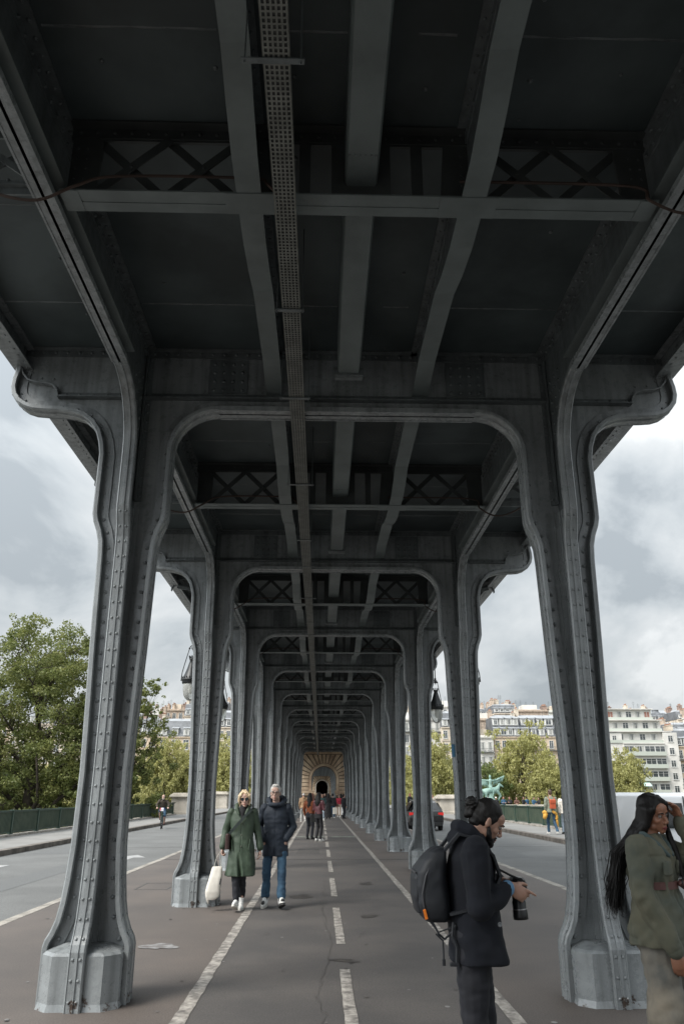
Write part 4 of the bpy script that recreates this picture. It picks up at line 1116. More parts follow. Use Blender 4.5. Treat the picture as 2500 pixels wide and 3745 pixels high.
# tall poplar on the island, left of the bridge (a main crown, side crowns on leaning limbs)
tree('poplar_tree', 'tallest dark green tree behind the left railing, its crown reaching up beside the front column', (-21.6, 62, -5.5), 20.0, 6.6, 5.5, 3.0, 78000, .095, leafD, 11, nlimb=22, open_=.75, density_low=.45)
tree('poplar_tree', 'bushy dark green tree leaning right behind the first left column, lower than its neighbour', (-15.2, 61, -5.5), 15.5, 3.6, 3.6, 2.0, 32000, .09, leafD, 23, nlimb=14, open_=.7, density_low=.5, lean=.3)
tree('young_tree', 'lighter olive green tree at the far left, in front of the big dark tree', (-25.5, 58, -5.5), 11.5, 3.4, 3, 2.5, 26000, .09, leafO, 5, nlimb=12)
tree('poplar_tree', 'dark green tree cut by the left edge of the photo', (-31.5, 66, -5.5), 18.5, 5.5, 5, 3, 52000, .10, leafD, 31, nlimb=16)
# sparse drooping branch right of the column
t = thing('poplar_branch', 'sparse leafy branches hanging out right of the big tree against the sky', 'branch', (-17, 60, 4)); g_ = random.Random(4); b = MB(); pts = []
for P in ([(0, 0, 0), (1.2, 0, 2.0), (2.6, 0, 3.4), (3.9, 0, 3.9), (4.9, 0, 3.7)], [(1.2, 0, 2), (2.2, 0, 3.9), (3.0, 0, 5.0), (3.4, 0, 5.6)], [(.5, 0, .5), (2.0, 0, 1.2), (3.0, 0, 1.6), (3.6, 0, 1.1)], [(3.9, 0, 3.9), (4.6, .2, 2.9), (4.7, .2, 2.1)], [(2.6, 0, 3.4), (3.0, .2, 2.5), (3.2, .2, 1.9)], [(0, 0, 0), (1.8, 0, -.4), (2.8, 0, -.6), (3.4, 0, -1.4)]):
    b.tube(P, [.07*(1-.8*i/(len(P)-1)) for i in range(len(P))], 5)
    P = [Vector(p) for p in P]
    for i in range(300):
        k = g_.random()*(len(P)-1); q = P[int(k)].lerp(P[min(int(k)+1, len(P)-1)], k % 1)
        if k/(len(P)-1) < .3 and g_.random() < .7: continue
        cl = noise.noise((k*3, q.x, q.z)); 
        if cl < -.12: continue
        pts.append((q.x + g_.gauss(0, .17), q.y + g_.gauss(0, .17), q.z + g_.gauss(0, .2)))
b.build('branch', bark, t); me = leaf_mesh('leaves', np.array(pts), .10, leafM, 9); o = bpy.data.objects.new('leaves', me); COL.objects.link(o); o.parent = t

# plane trees along the far quay: four prototypes, copied
protos = [tree('plane_tree', 'x', (0, 0, 0), 17, 6.6, 6, 3.0, 26000, .19, leafL, 40, 'plane trees along the far quay'),
          tree('plane_tree', 'x', (0, 0, 0), 16, 6.8, 6, 3.4, 26000, .19, leafL, 41, 'plane trees along the far quay'),
          tree('plane_tree', 'x', (0, 0, 0), 15, 6.0, 6, 2.8, 24000, .19, leafM, 42, 'plane trees along the far quay'),
          tree('plane_tree', 'x', (0, 0, 0), 18, 7.2, 6, 3.2, 30000, .19, leafL, 43, 'plane trees along the far quay')]
used = [False]*4
# (x in the 1568-wide view, top y, distance, prototype, scale, what it stands by)
PT = [(386, 1690, 172, 0, 1.0, 'pale green plane tree between the first and second left columns, behind the cyclist'),
      (345, 1752, 186, 2, .95, 'darker plane tree just right of the first left column, at the foot of the facade'),
      (455, 1712, 180, 1, .95, 'plane tree hidden mostly by the second left column'),
      (520, 1705, 176, 3, .9, 'pale plane tree between the second and third left columns'),
      (590, 1720, 176, 0, .9, 'plane tree glimpsed between the third and fourth left columns'),
      (240, 1760, 182, 3, .9, 'plane tree behind the first left column and the dark trees'),
      (150, 1745, 178, 1, 1., 'plane tree behind the tallest dark tree'), (40, 1740, 180, 2, 1.1, 'plane tree behind the dark trees at the far left'),
      (985, 1692, 172, 3, .95, 'tall pale plane tree left of the second right column'), (930, 1730, 178, 0, .85, 'plane tree between the third and fourth right columns'),
      (1040, 1740, 180, 1, .85, 'plane tree behind the second right column'),
      (1112, 1745, 172, 2, .8, 'plane tree just behind the green statue'),
      (1188, 1678, 176, 3, 1.05, 'tallest pale plane tree below the slate roofs, right of the statue'), (1252, 1738, 170, 0, .85, 'rounded plane tree left of the first right column'),
      (1310, 1745, 178, 1, .85, 'plane tree hidden mostly by the first right column'),
      (1424, 1726, 168, 1, .85, 'rounded plane tree in front of the white balcony block')]
for x, yt, Y, pi_, sc, lab in PT:
    p = at(x, yt, Y); gz = terrain_h(p.x, Y) ; H = [17, 16, 15, 18][pi_]
    gz = gz; k = (p.z - gz) / H
    o = protos[pi_] if not used[pi_] else dup(protos[pi_]); used[pi_] = True
    o.location = (p.x, Y, gz - .05); o.scale = (sc, sc, k); o['label'] = lab; o.rotation_euler.z = rnd.uniform(0, 6)
# ================================================================== houses of the far bank
cream = mat('cream_facade', (.56, .49, .40), .85, var=.12, vscale=.25, fine=.1, fscale=1.5)
beige = mat('beige_facade', (.54, .44, .33), .85, var=.12, vscale=.25, fine=.1, fscale=1.5)
white = mat('white_facade', (.60, .585, .55), .8, var=.12, vscale=.2, fine=.06, fscale=1.5)
white2 = mat('greenish_white_facade', (.62, .63, .58), .8, var=.1, vscale=.3)
brick = mat('chimney_brick', (.25, .18, .15), .9, var=.3, vscale=.8, fine=.2, fscale=3)
brickp = mat('pale_brick', (.42, .34, .27), .9, var=.2, vscale=.8, fine=.2, fscale=3)
slate = mat('slate_roof', (.125, .132, .142), .55, var=.2, vscale=.6, fine=.15, fscale=2)
zinc = mat('zinc_roof', (.33, .345, .36), .45, var=.12, vscale=.5)
winf = mat('window_frame_white', (.60, .60, .58), .6)
wing = mat('window_glass', (.06, .07, .075), .12, spec=.7)
curt = mat('window_curtain', (.40, .40, .37), .5)
shut = mat('red_shutter', (.33, .16, .12), .7)
balM = mat('balcony_rail', (.10, .11, .11), .6)
balG = mat('green_balcony_glass', (.44, .47, .42), .4)
pot = mat('clay_pot', (.30, .17, .12), .8)
awn = mat('pale_green_awning', (.42, .55, .50), .8)
_wp = {}
def window_proto(wd, ht, kind):
    key = (round(wd, 2), round(ht, 2), kind)
    if key in _wp: return _wp[key]
    b = MB(); fm = .09
    b.mi = 0
    for x0, x1, z0, z1 in ((-wd/2, wd/2, -fm*.4, fm*.6), (-wd/2, wd/2, ht-fm*.5, ht+fm*.5), (-wd/2-.02, -wd/2+fm, 0, ht), (wd/2-fm, wd/2+.02, 0, ht), (-.04, .04, 0, ht)): b.box(x0, x1, -.09, .05, z0, z1)
    if kind == 'tall': b.box(-wd/2, wd/2, -.08, .05, ht*.72, ht*.72+.05)
    b.box(-wd/2-.1, wd/2+.1, -.16, .02, -.12, -.03)
    b.mi = 1; 
    if kind == 'shut': b.mi = 3
    b.box(-wd/2+.03, wd/2-.03, -.03, .03, .02, ht-.02)
    if kind in ('curtain',): b.mi = 2; b.box(-wd/2+.08, -wd*.12, -.045, -.02, .08, ht-.1); b.box(wd*.2, wd/2-.08, -.045, -.02, .08, ht-.1)
    o = b.build('window', [winf, wing, curt, shut]); 
    me = o.data; bpy.data.objects.remove(o); _wp[key] = me; return me
def add_mesh(me, name, par, loc, rz=0):
    o = bpy.data.objects.new(name, me); COL.objects.link(o); o.parent = par; o.location = loc; o.rotation_euler.z = rz; return o
def house(label, x, y, zg, ztop, wd, dp, cols, fh, wallm, roof='mansard', rh=4.5, ww=1.15, wh=2.0, kinds=('tall',), balc=(), rz=0, dormers=2, side_win=0, roofm=None, chim=2, first=0, cat='house'):
    """front faces -y; x = centre of the front; storeys counted from the eaves down to where trees hide them"""
    t = thing('apartment_building', label, 'building', (x, y, 0), rz)
    g = random.Random(int(x*7+y)); g2 = g
    b = MB(); b.box(-wd/2, wd/2, 0, dp, zg, ztop); b.build('wall', wallm, t)
    b = MB()
    nf = int((ztop - zg) / fh)
    for k in range(nf+1):
        z = ztop - k*fh
        if k in (0, 1, 4): b.box(-wd/2-.12, wd/2+.12, -.28 if k == 0 else -.16, .0, z-.22, z+.02)
        else: b.box(-wd/2, wd/2, -.06, 0, z-.1, z)
    b.build('cornice', wallm, t)
    for k in range(first, min(nf, 7)):
        z = ztop - (k+1)*fh + (fh-wh)*.32
        for c in range(cols):
            cx = -wd/2 + wd*(c+.5)/cols
            kd = g.choice(kinds); add_mesh(window_proto(ww, wh, kd), 'window', t, (cx, 0, z))
        for c in range(side_win):
            cy = dp*(c+.5)/side_win
            add_mesh(window_proto(ww*.8, wh*.8, 'tall'), 'window', t, (-wd/2, cy, z), -pi/2); add_mesh(window_proto(ww*.8, wh*.8, 'tall'), 'window', t, (wd/2, cy, z), pi/2)
    for k, m_ in balc:
        z = ztop - (k+1)*fh + .05; b = MB()
        b.box(-wd/2+.15, wd/2-.15, -.85, 0, z-.14, z)
        if m_ == 'iron':
            n = int(wd/.28)
            for i in range(n+1): xx = -wd/2+.2+(wd-.4)*i/n; b.box(xx-.02, xx+.02, -.84, -.80, z, z+.9)
            b.box(-wd/2+.15, wd/2-.15, -.86, -.78, z+.86, z+.93); b.build('balcony', balM, t)
        else:
            b.box(-wd/2+.15, wd/2-.15, -.85, -.79, z, z+.85)
            for i in range(cols+1): xx = -wd/2+.2+(wd-.4)*i/cols; b.box(xx-.08, xx+.08, -.87, -.77, z, z+.95)
            b.build('balcony', balG if m_ == 'green' else wallm, t)
    if roof == 'mansard':
        rm = roofm or slate; ins = rh*.42
        b = MB(); z1 = ztop+rh
        lo = [(-wd/2-.1, -.15), (wd/2+.1, -.15), (wd/2+.1, dp+.1), (-wd/2-.1, dp+.1)]; hi = [(-wd/2, ins), (wd/2, ins), (wd/2, dp-ins), (-wd/2, dp-ins)]
        vs = [(a, c, ztop+.02) for a, c in lo] + [(a, c, z1) for a, c in hi] + [(0, dp/2, z1+.0)]
        b.add(vs[:8], [(0, 1, 5, 4), (1, 2, 6, 5), (2, 3, 7, 6), (3, 0, 4, 7), (0, 3, 2, 1)]); ro = b.build('roof', rm, t)
        b = MB(); b.add([(a*1.01, c, z1) for a, c in hi] + [(-wd/2+.6, dp/2, z1+.9), (wd/2-.6, dp/2, z1+.9)], [(0, 1, 5, 4), (2, 3, 4, 5), (1, 2, 5), (3, 0, 4), (3, 2, 1, 0)]); b.build('roof_cap', zinc, t)
        for r_ in range(dormers):
            zz = ztop + .35 + r_*rh*.52; yy = ins*(zz-ztop)/rh - .15
            for c in range(cols):
                cx = -wd/2 + wd*(c+.5)/cols; wb = g2.choice((.62, .62, 1.0)) if dormers > 1 else .65
                b = MB(); hh = min(1.75, rh*.42); b.box(cx-wb-.12, cx+wb+.12, yy-.12, yy+1.6, zz, zz+hh); b.build('dormer', winf, t)
                b = MB(); b.add([(cx-wb-.3, yy-.35, zz+hh), (cx+wb+.3, yy-.35, zz+hh), (cx+wb+.3, yy+1.9, zz+hh+.55), (cx-wb-.3, yy+1.9, zz+hh+.55), (cx-wb-.3, yy-.35, zz+hh+.1), (cx+wb+.3, yy-.35, zz+hh+.1), (cx+wb+.3, yy+1.9, zz+hh+.65), (cx-wb-.3, yy+1.9, zz+hh+.65)], [(0, 3, 2, 1), (4, 5, 6, 7), (0, 1, 5, 4), (1, 2, 6, 5), (2, 3, 7, 6), (3, 0, 4, 7)]); b.build('dormer_roof', zinc, t)
                add_mesh(window_proto(wb*1.5, hh*.82, g2.choice(('tall', 'tall', 'curtain'))), 'window', t, (cx, yy-.13, zz+.12))
    elif roof == 'flat':
        z1 = ztop
        b = MB(); b.box(-wd/2-.25, wd/2+.25, -.4, dp+.2, ztop, ztop+.35); b.box(-wd/2+.3, wd/2-.3, .3, dp-.5, ztop+.35, ztop+.6); b.build('roof', wallm, t)
        b = MB(); b.box(-wd*.2, wd*.25, dp*.3, dp*.8, ztop+.6, ztop+2.4); b.build('roof_hut', g.choice((white, cream)), t); z1 = ztop+.5
    for i in range(chim):
        cx = (-wd/2 + .4) if i == 0 else (wd/2-.4 if i == 1 else g.uniform(-wd*.35, wd*.35))
        hgt = g.uniform(1.2, 2.4); dpt = g.uniform(2.0, 4.5); cy = dp*g.uniform(.3, .6)
        b = MB(); b.box(cx-.4, cx+.4, cy-dpt/2, cy+dpt/2, ztop, z1+hgt); b.box(cx-.5, cx+.5, cy-dpt/2-.1, cy+dpt/2+.1, z1+hgt, z1+hgt+.18); ch = b.build('chimney', g.choice((brick, brickp, cream)), t)
        b = MB(); n = int(dpt/.5)
        for j in range(n): b.lathe([(.13, 0), (.11, .25), (.14, .5)], (cx, cy-dpt/2+.3+(dpt-.6)*j/max(1, n-1), z1+hgt+.18), 6)
        b.build('chimney_pot', pot, ch)
    if chim:
        b = MB()
        for i in range(2):
            ax = g.uniform(-wd*.4, wd*.4); az_ = z1+2; b.box(ax-.03, ax+.03, dp*.4, dp*.4+.06, ztop, az_+1.6)
            for j in range(3): b.box(ax-.5, ax+.5, dp*.4, dp*.4+.04, az_+.4+j*.4, az_+.44+j*.4)
        b.build('antenna', balM, t)
    return t
def hx(x0, x1, Y): a = at(x0, 1700, Y); c = at(x1, 1700, Y); return (a.x+c.x)/2, c.x-a.x
def H(label, x0, x1, ytop, Y, zg=None, **k):
    """x range and eaves height as seen in the photo, at its real distance Y"""
    cx, wd = hx(x0, x1, Y); zt = at((x0+x1)/2, ytop, Y).z
    return house(label, cx, Y, terrain_h(cx, Y)-2 if zg is None else zg, zt, wd-.06, k.pop('dp', 11), wallm=k.pop('wallm', cream), **k)
# --- left bank seen between the left columns
H('beige house with slate roof and white dormer window just right of the first left column', 320, 361.5, 1686, 214, cols=2, fh=3.4, wallm=beige, rh=4.2, dormers=1, balc=((1, 'iron'),))
H('beige house with dark slate roof and a row of three white dormers', 362, 440, 1690, 213, cols=3, fh=3.6, wallm=beige, rh=4.2, dormers=1, ww=1.5, wh=2.5)
H('cream corner house with round bays left of the third left column', 498, 548, 1668, 216, cols=3, fh=3.4, rh=4.0, dormers=1, balc=((1, 'iron'), (3, 'stone')))
H('pale house with mansard glimpsed between the left columns', 549, 600, 1662, 217, cols=3, fh=3.4, rh=4, dormers=1)
H('pale house with mansard far down the left row of columns', 601, 690, 1668, 217, cols=5, fh=3.4, rh=4, dormers=1)
H('white block with flat roof above the beige houses on the left', 330, 372, 1640, 252, cols=3, fh=3.2, wallm=white, roof='flat', kinds=('tall', 'curtain'), chim=3)
H('reddish brick-topped house on the skyline at the left', 373, 418, 1630, 262, cols=3, fh=3.2, wallm=brickp, roof='flat', chim=4)
H('cream house with tall brick chimney on the left skyline beside the second column', 419, 452, 1642, 246, cols=2, fh=3.3, rh=3.6, dormers=1, balc=((0, 'iron'), (1, 'iron')), chim=2)
H('cream house on the skyline above the corner house', 453, 520, 1632, 258, cols=4, fh=3.2, rh=3, dormers=1, balc=((1, 'iron'),))
H('cream house on the skyline between the third and fourth left columns', 521, 600, 1638, 262, cols=5, fh=3.2, roof='flat', chim=4)
H('cream house behind the tallest dark tree', 120, 230, 1668, 216, cols=5, fh=3.5, rh=4, dormers=1, balc=((1, 'iron'), (3, 'stone')))
H('beige house behind the first left column', 231, 319, 1672, 215, cols=4, fh=3.5, rh=4, dormers=1, wallm=beige, balc=((1, 'iron'),))
H('cream house with pale window behind the trees at the far left', 20, 118, 1660, 218, cols=5, fh=3.5, rh=4, dormers=1, balc=((1, 'iron'), (3, 'stone')))
H('beige house cut by the left edge of the photo', -80, 18, 1664, 219, cols=5, fh=3.5, rh=4, dormers=1, wallm=beige)
H('white house on the skyline behind the first left column', 230, 329, 1640, 255, cols=5, fh=3.2, wallm=white, roof='flat')
# --- right bank
H('pale house down the right row of columns', 800, 905, 1672, 216, cols=6, fh=3.4, rh=4, dormers=1)
H('white terraced block with long balconies left of the second right column', 906, 1012, 1652, 216, cols=6, fh=3.1, wallm=white, roof='flat', balc=((0, 'iron'), (2, 'iron'), (4, 'iron')), kinds=('tall', 'curtain'))
H('white house with stepped terraces and roof garden on the skyline right of the lanterns', 1000, 1060, 1622, 262, cols=4, fh=3.1, wallm=white, roof='flat', balc=((0, 'white'), (1, 'white')), chim=1)
H('pale house on the skyline down the right row of columns', 900, 999, 1634, 264, cols=6, fh=3.2, roof='flat', chim=4)
H('cream house hidden mostly by the second right column', 1013, 1096, 1668, 214, cols=5, fh=3.3, rh=3.8, dormers=1)
H('white house with iron balconies just right of the second right column', 1097, 1131, 1692, 213, cols=2, fh=3.7, wallm=white, roof='flat', balc=((0, 'iron'), (1, 'iron')), kinds=('tall', 'curtain'), chim=1)
H('beige house with two rows of dormers in its slate roof above the statue', 1132, 1194, 1690, 214, cols=4, fh=3.5, wallm=beige, rh=5.2, dormers=2, balc=((1, 'iron'),), chim=2)
H('beige house with two rows of dormers left of the first right column', 1195, 1292, 1690, 215, cols=5, fh=3.5, wallm=beige, rh=5.2, dormers=2, balc=((0, 'iron'), (1, 'iron')), chim=1)
H('pale brick side wall standing above the white house with iron balconies', 1090, 1140, 1652, 236, cols=2, fh=3.4, wallm=brickp, roof='flat', chim=1, first=3)
H('brown brick house with rows of chimneys on the skyline above the slate roofs', 1136, 1186, 1636, 252, cols=4, fh=3.2, wallm=cream, rh=2.6, dormers=1, chim=5)
H('red brick and tan gable wall on the skyline above the slate roofs', 1187, 1262, 1632, 254, cols=1, fh=3.2, wallm=brickp, roof='flat', chim=2, first=4)
H('grey house with open loggias on the skyline left of the first right column', 1263, 1300, 1634, 262, cols=2, fh=3.4, wallm=white2, roof='flat', chim=2)
H('cream house on the skyline hidden by the first right column', 1301, 1392, 1638, 258, cols=5, fh=3.3, rh=2.6, dormers=1)
H('white house with terraces right of the first right column', 1293, 1421, 1672, 224, cols=7, fh=3.3, wallm=white, roof='flat', balc=((0, 'white'), (1, 'iron'), (2, 'iron')), kinds=('curtain', 'tall'), chim=2)
# the big white balcony block: three stepped volumes and side wing
Yb = 205
cx, wd = hx(1428, 1522, Yb); zt = at(1470, 1704, Yb).z
t = house('large white modern block with green glazed balconies, right of the first right column', cx, Yb, -4, zt, wd, 14, 4, 3.05, white, 'none', kinds=('curtain', 'tall', 'tall'), ww=2.6, wh=1.9, balc=((0, 'green'), (1, 'green'), (2, 'green'), (3, 'green'), (4, 'green')), chim=0)
def sub_box(t, x0, x1, y0, y1, z0, z1, m, nm): b = MB(); b.box(x0, x1, y0, y1, z0, z1); return b.build(nm, m, t)
sub_box(t, wd/2, wd/2+3.6, .3, 14, -4, zt+2.6, white, 'wall'); sub_box(t, -wd/2-4.0, -wd/2, .6, 14, -4, zt+2.6, white, 'wall')
for k in range(8):
    z = zt+2.6 - (k+1)*3.05 + .7
    add_mesh(window_proto(1.3, 1.6, 'tall'), 'window', t, (wd/2+1.8, .3, z)); add_mesh(window_proto(1.1, 1.6, 'tall'), 'window', t, (-wd/2-2.0, .6, z))
for k, (x0, x1, y0) in enumerate(((-wd/2-4.5, wd/2+2.2, 1.2), (-wd/2-4.5, wd/2+.6, 2.6), (-wd/2-4.8, wd/2-.8, 4.0))):
    z0 = zt + k*2.95 + (.02 if k else 0); o = sub_box(t, x0, x1, y0, 14, z0, z0+2.75, white, 'wall')
    sub_box(t, x0-.2, x1+.2, y0-.9, 14, z0+2.75, z0+2.95, white, 'floor_slab')
    sub_box(t, x0, x1, y0-.85, y0-.8, z0+.02, z0+.75, balG, 'balcony')
    for c in range(6): add_mesh(window_proto(1.5, 1.9, 'shut' if (k == 2 and c in (0, 1, 5)) else ('tall' if (c+k) % 2 else 'curtain')), 'window', t, (x0 + (x1-x0)*(c+.5)/6, y0-.02, z0+.35))
b = MB(); z = zt-3*3.05-.15; b.add([(-wd/2+.2, -.05, z), (0, -.05, z), (.0, -1.9, z-1.2), (-wd/2+.2, -1.9, z-1.2), (-wd/2+.2, -.05, z+.06), (0, -.05, z+.06), (.0, -1.9, z-1.14), (-wd/2+.2, -1.9, z-1.14)], [(0, 3, 2, 1), (4, 5, 6, 7), (0, 1, 5, 4), (1, 2, 6, 5), (2, 3, 7, 6), (3, 0, 4, 7)]); b.build('awning', awn, t)
H('tan stone house with slate roof at the right edge of the photo', 1546, 1600, 1712, 206, cols=3, fh=3.4, wallm=beige, rh=4, dormers=1, balc=((0, 'iron'), (2, 'iron'), (4, 'iron')))
H('white house above the tan house at the right edge', 1532, 1620, 1682, 226, cols=4, fh=3.3, wallm=white, rh=2.5, dormers=1, chim=2)
def dome(t, x, y, z, r): b = MB(); b.lathe([(r, 0), (r, .6), (r*.92, 1.2), (r*.7, 1.9), (r*.45, 2.3), (r*.45, 2.9), (r*.5, 3.0), (.05, 3.1)], (x, y, z), 14); b.build('dome', slate, t, smooth=True)
t = H('ornate cream house with a slate dome on the right skyline, beside the column', 1394, 1462, 1650, 270, cols=4, fh=3.3, rh=2.8, dormers=1, chim=2); z = at(1430, 1650, 270).z; dome(t, -2, 3, z+.8, 2.4)
t = H('ornate cream house with a slate dome at the right end of the skyline', 1463, 1580, 1654, 276, cols=7, fh=3.3, rh=2.8, dormers=1, chim=3, balc=((1, 'iron'),)); z = at(1520, 1654, 276).z; dome(t, -.5, 3, z+1, 2.6)
H('cream house on the skyline at the right edge of the photo', 1560, 1660, 1650, 262, cols=6, fh=3.3, rh=2.6, dormers=1, chim=3)
H('white house with clay chimney pots below the first dome', 1398, 1470, 1668, 244, cols=4, fh=3.2, wallm=white, roof='flat', chim=4)
H('cream house with clay chimney pots between the two domes', 1471, 1530, 1666, 240, cols=3, fh=3.2, wallm=cream, roof='flat', chim=4)
# far hill behind: a band of more roofs, so that the skyline never opens to bare ground
for i, (x0, x1, yt) in enumerate(((-60, 60, 1648), (60, 190, 1642), (190, 330, 1646), (330, 450, 1640), (600, 730, 1650), (730, 880, 1650), (880, 1000, 1646), (1040, 1130, 1640), (1130, 1260, 1642), (1260, 1400, 1646), (1400, 1500, 1642), (1500, 1640, 1646))):
    H(f'distant pale house on the hilltop, {ORD[i]} from the left along the farthest row', x0, x1, yt, 300, cols=5, fh=3.3, wallm=[cream, beige, white][i % 3], rh=2.2, dormers=1, chim=3, first=0)
# quay wall and street-level shop awning on the right bank
b = MB(); b.box(-300, 300, 195.5, 196.6, -4, .35); tag(b.build('quay_wall', quayM), 'long pale stone quay wall along the far bank', 'wall')
# the bank goes on beyond both sides of the photo's frame
hs = [o for o in bpy.data.objects if o.get('category') == 'building' and 205 < o.location.y < 220][:8]; hb_ = [o for o in bpy.data.objects if o.get('category') == 'building' and o.location.y > 240][:6]
for sd, nm in ((-1, 'left'), (1, 'right')):
    for i in range(9):
        x = sd*(100 + i*17); dup(hs[i % len(hs)], (x + (18 if sd > 0 else 0), 214 + (i % 3), 0), label=f'pale riverside house beyond the {nm} edge of the photo, {ORD[i]} along the quay')
        dup(hb_[i % len(hb_)], (sd*(104 + i*19) + (18 if sd > 0 else 0), 258 + (i % 4)*4, 0), label=f'pale house on the slope beyond the {nm} edge of the photo, {ORD[i]} along its row')
        o = dup(protos[i % 4], (sd*(92 + i*13), 176 + (i % 3)*4, -3.5), i*1.3, label=f'plane tree beyond the {nm} edge of the photo, {ORD[i]} along the quay'); o.scale = (1, 1, .95)
# ================================================================== people
skinL = mat('skin_light', (.50, .33, .26), .5, sss=.1, var=.08, vscale=12); skinT = mat('skin_tan', (.38, .22, .16), .5, sss=.1, var=.08, vscale=12); skinD = mat('skin_brown', (.27, .125, .075), .42, sss=.08, var=.04, vscale=12)
skinP = mat('skin_older', (.47, .31, .25), .55, sss=.1, var=.12, vscale=14)
def cloth(n, c, r=.85, **k): k.setdefault('var', .12); k.setdefault('vscale', 6); return mat(n, c, r, bump=.25, bscale=260, bdist=.002, **k)
blackhair = mat('black_hair', (.006, .005, .0045), .55, spec=.3, stretch=(1, 1, .15), bump=.6, bscale=120, bdist=.004); blond = mat('blond_hair', (.55, .42, .27), .5, stretch=(1, 1, .2), var=.25, vscale=30, bump=.5, bscale=90, bdist=.004)
greyhair = mat('grey_hair', (.48, .47, .45), .6, var=.2, vscale=40, bump=.6, bscale=90, bdist=.004); brownhair = mat('brown_hair', (.06, .035, .022), .5, bump=.5, bscale=90, bdist=.004); reddish = mat('auburn_hair', (.16, .06, .035), .5)
eyeW = mat('eye_white', (.20, .17, .155), .6); iris = mat('iris_dark', (.03, .02, .015), .2); lipM = mat('lips', (.35, .12, .10), .45); lipD = mat('lips_plum', (.16, .035, .035), .3)
black_c = cloth('black_cloth', (.012, .012, .014)); navy = cloth('navy_wool', (.003, .0045, .009), .95); dnavy = cloth('navy_parka', (.010, .017, .029), .75)
olivec = cloth('green_raincoat', (.036, .058, .036), .6); denimB = cloth('blue_jeans', (.045, .105, .17), vcol=(.02, .05, .09), vscale=3); denimD = cloth('black_jeans', (.012, .013, .018)); denimL = cloth('light_jeans', (.30, .36, .42))
denimG = cloth('washed_green_denim', (.130, .124, .084), vcol=(.070, .083, .068), vscale=2.6); jeansF = cloth('faded_beige_jeans', (.30, .26, .20), vcol=(.12, .12, .11), vscale=2.3)
whitec = mat('white_canvas', (.62, .59, .53), .8, var=.05, vscale=5); shoeW = mat('white_shoe', (.70, .70, .68), .5); sole = mat('rubber_sole', (.55, .54, .50), .7); shoeB = mat('black_leather', (.015, .015, .015), .4); soleD = mat('dark_sole', (.03, .03, .03), .8)
metal = mat('metal_buckle', (.4, .4, .38), .3, metal=1); lensM = mat('dark_lens', (.02, .03, .035), .05, spec=.9); frameM = mat('spectacle_frame', (.04, .015, .012), .3)
leatherM = mat('brown_leather', (.10, .04, .035), .45); camM = mat('camera_black', (.012, .012, .013), .35); redbag = mat('orange_red_leather', (.42, .08, .03), .5)

def head_M(pos, yaw=0, pitch=0, roll=0, s=1.0):
    """face looks along +y; pitch>0 looks down; yaw>0 turns towards +x"""
    return Matrix.Translation(Vector(pos)) @ Matrix.Rotation(-R(yaw), 4, 'Z') @ Matrix.Rotation(-R(pitch), 4, 'X') @ Matrix.Rotation(R(roll), 4, 'Y') @ Matrix.Scale(s, 4)
def add_head(b, M, fem=False, seg=18):
    R3 = M.to_3x3()
    def E(c, r): MB.ell(b, M @ Vector(c), r, seg, 12, R3)
    def T(pts, rad, sg=8): b.tube([M @ Vector(p) for p in pts], [r*M.median_scale for r in (rad if isinstance(rad, list) else [rad]*len(pts))], sg)
    E((0, -.018, .038), (.073, .092, .078)); E((0, .012, .0), (.068, .072, .082)); E((0, .030, -.045), (.056, .056, .062)); E((0, .062, -.092), (.026, .022, .020))
    E((0, .05, .05), (.06, .038, .04))
    for s in (-1, 1):
        E((s*.036, .055, -.022), (.026, .024, .022)); E((s*.050, .010, -.065), (.018, .04, .026)); E((s*.028, .078, .028), (.024, .012, .008))
        E((s*.074, -.008, -.008), (.010, .017, .030)); E((s*.080, -.014, .006), (.008, .010, .016)); E((s*.011, .096, -.034), (.009, .010, .008))
    T([(0, .082, .018), (0, .094, -.005), (0, .107, -.028), (0, .098, -.038)], [.008, .009, .011, .008])
    E((0, .079, -.062), (.024, .013, .012)); E((0, .075, -.078), (.02, .012, .008))
def face_fn(M):
    Mi = M.inverted(); A = np.array(Mi)[:3]; Rr = np.array(M.to_3x3())
    def fn(co, no):
        l = co @ A[:, :3].T + A[:, 3]
        d = np.zeros_like(l)
        for s in (-1, 1):
            q = ((l[:, 0]-s*.031)/.015)**2 + ((l[:, 2]-.009)/.010)**2 + ((l[:, 1]-.085)/.03)**2; d[:, 1] -= .012*np.exp(-q)
        q = (l[:, 0]/.022)**2 + ((l[:, 2]+.0695)/.0028)**2 + ((l[:, 1]-.09)/.02)**2; d[:, 1] -= .006*np.exp(-q)
        return co + d @ Rr.T
    return fn
def face_details(t, M, lip=lipM, brow=brownhair, eyes=True):
    R3 = M.to_3x3()
    if eyes:
        for s in (-1, 1):
            e = MB(); e.ell(M @ Vector((s*.031, .071, .009)), .0125, 12, 8, R3); o = e.build('eye', eyeW, t, smooth=True)
            i = MB(); i.ell(M @ Vector((s*.031, .0805, .008)), (.0058, .0042, .0058), 10, 6, R3); i.build('iris', iris, o, smooth=True)
    for s in (-1, 1):
        e = MB(); e.tube([M @ Vector(p) for p in ((s*.014, .092, .026), (s*.030, .092, .033), (s*.046, .080, .030), (s*.054, .070, .024))], [.0028, .0034, .003, .0015], 6); e.build('eyebrow', brow, t)
    e = MB(); e.tube([M @ Vector(p) for p in ((-.023, .0795, -.067), (-.010, .0915, -.0635), (0, .0925, -.0655), (.010, .0915, -.0635), (.023, .0795, -.067))], [.001, .0042, .004, .0042, .001], 8)
    e.tube([M @ Vector(p) for p in ((-.020, .081, -.071), (0, .0905, -.0755), (.020, .081, -.071))], [.001, .0055, .001], 8); e.build('lips', lip, t, smooth=True)
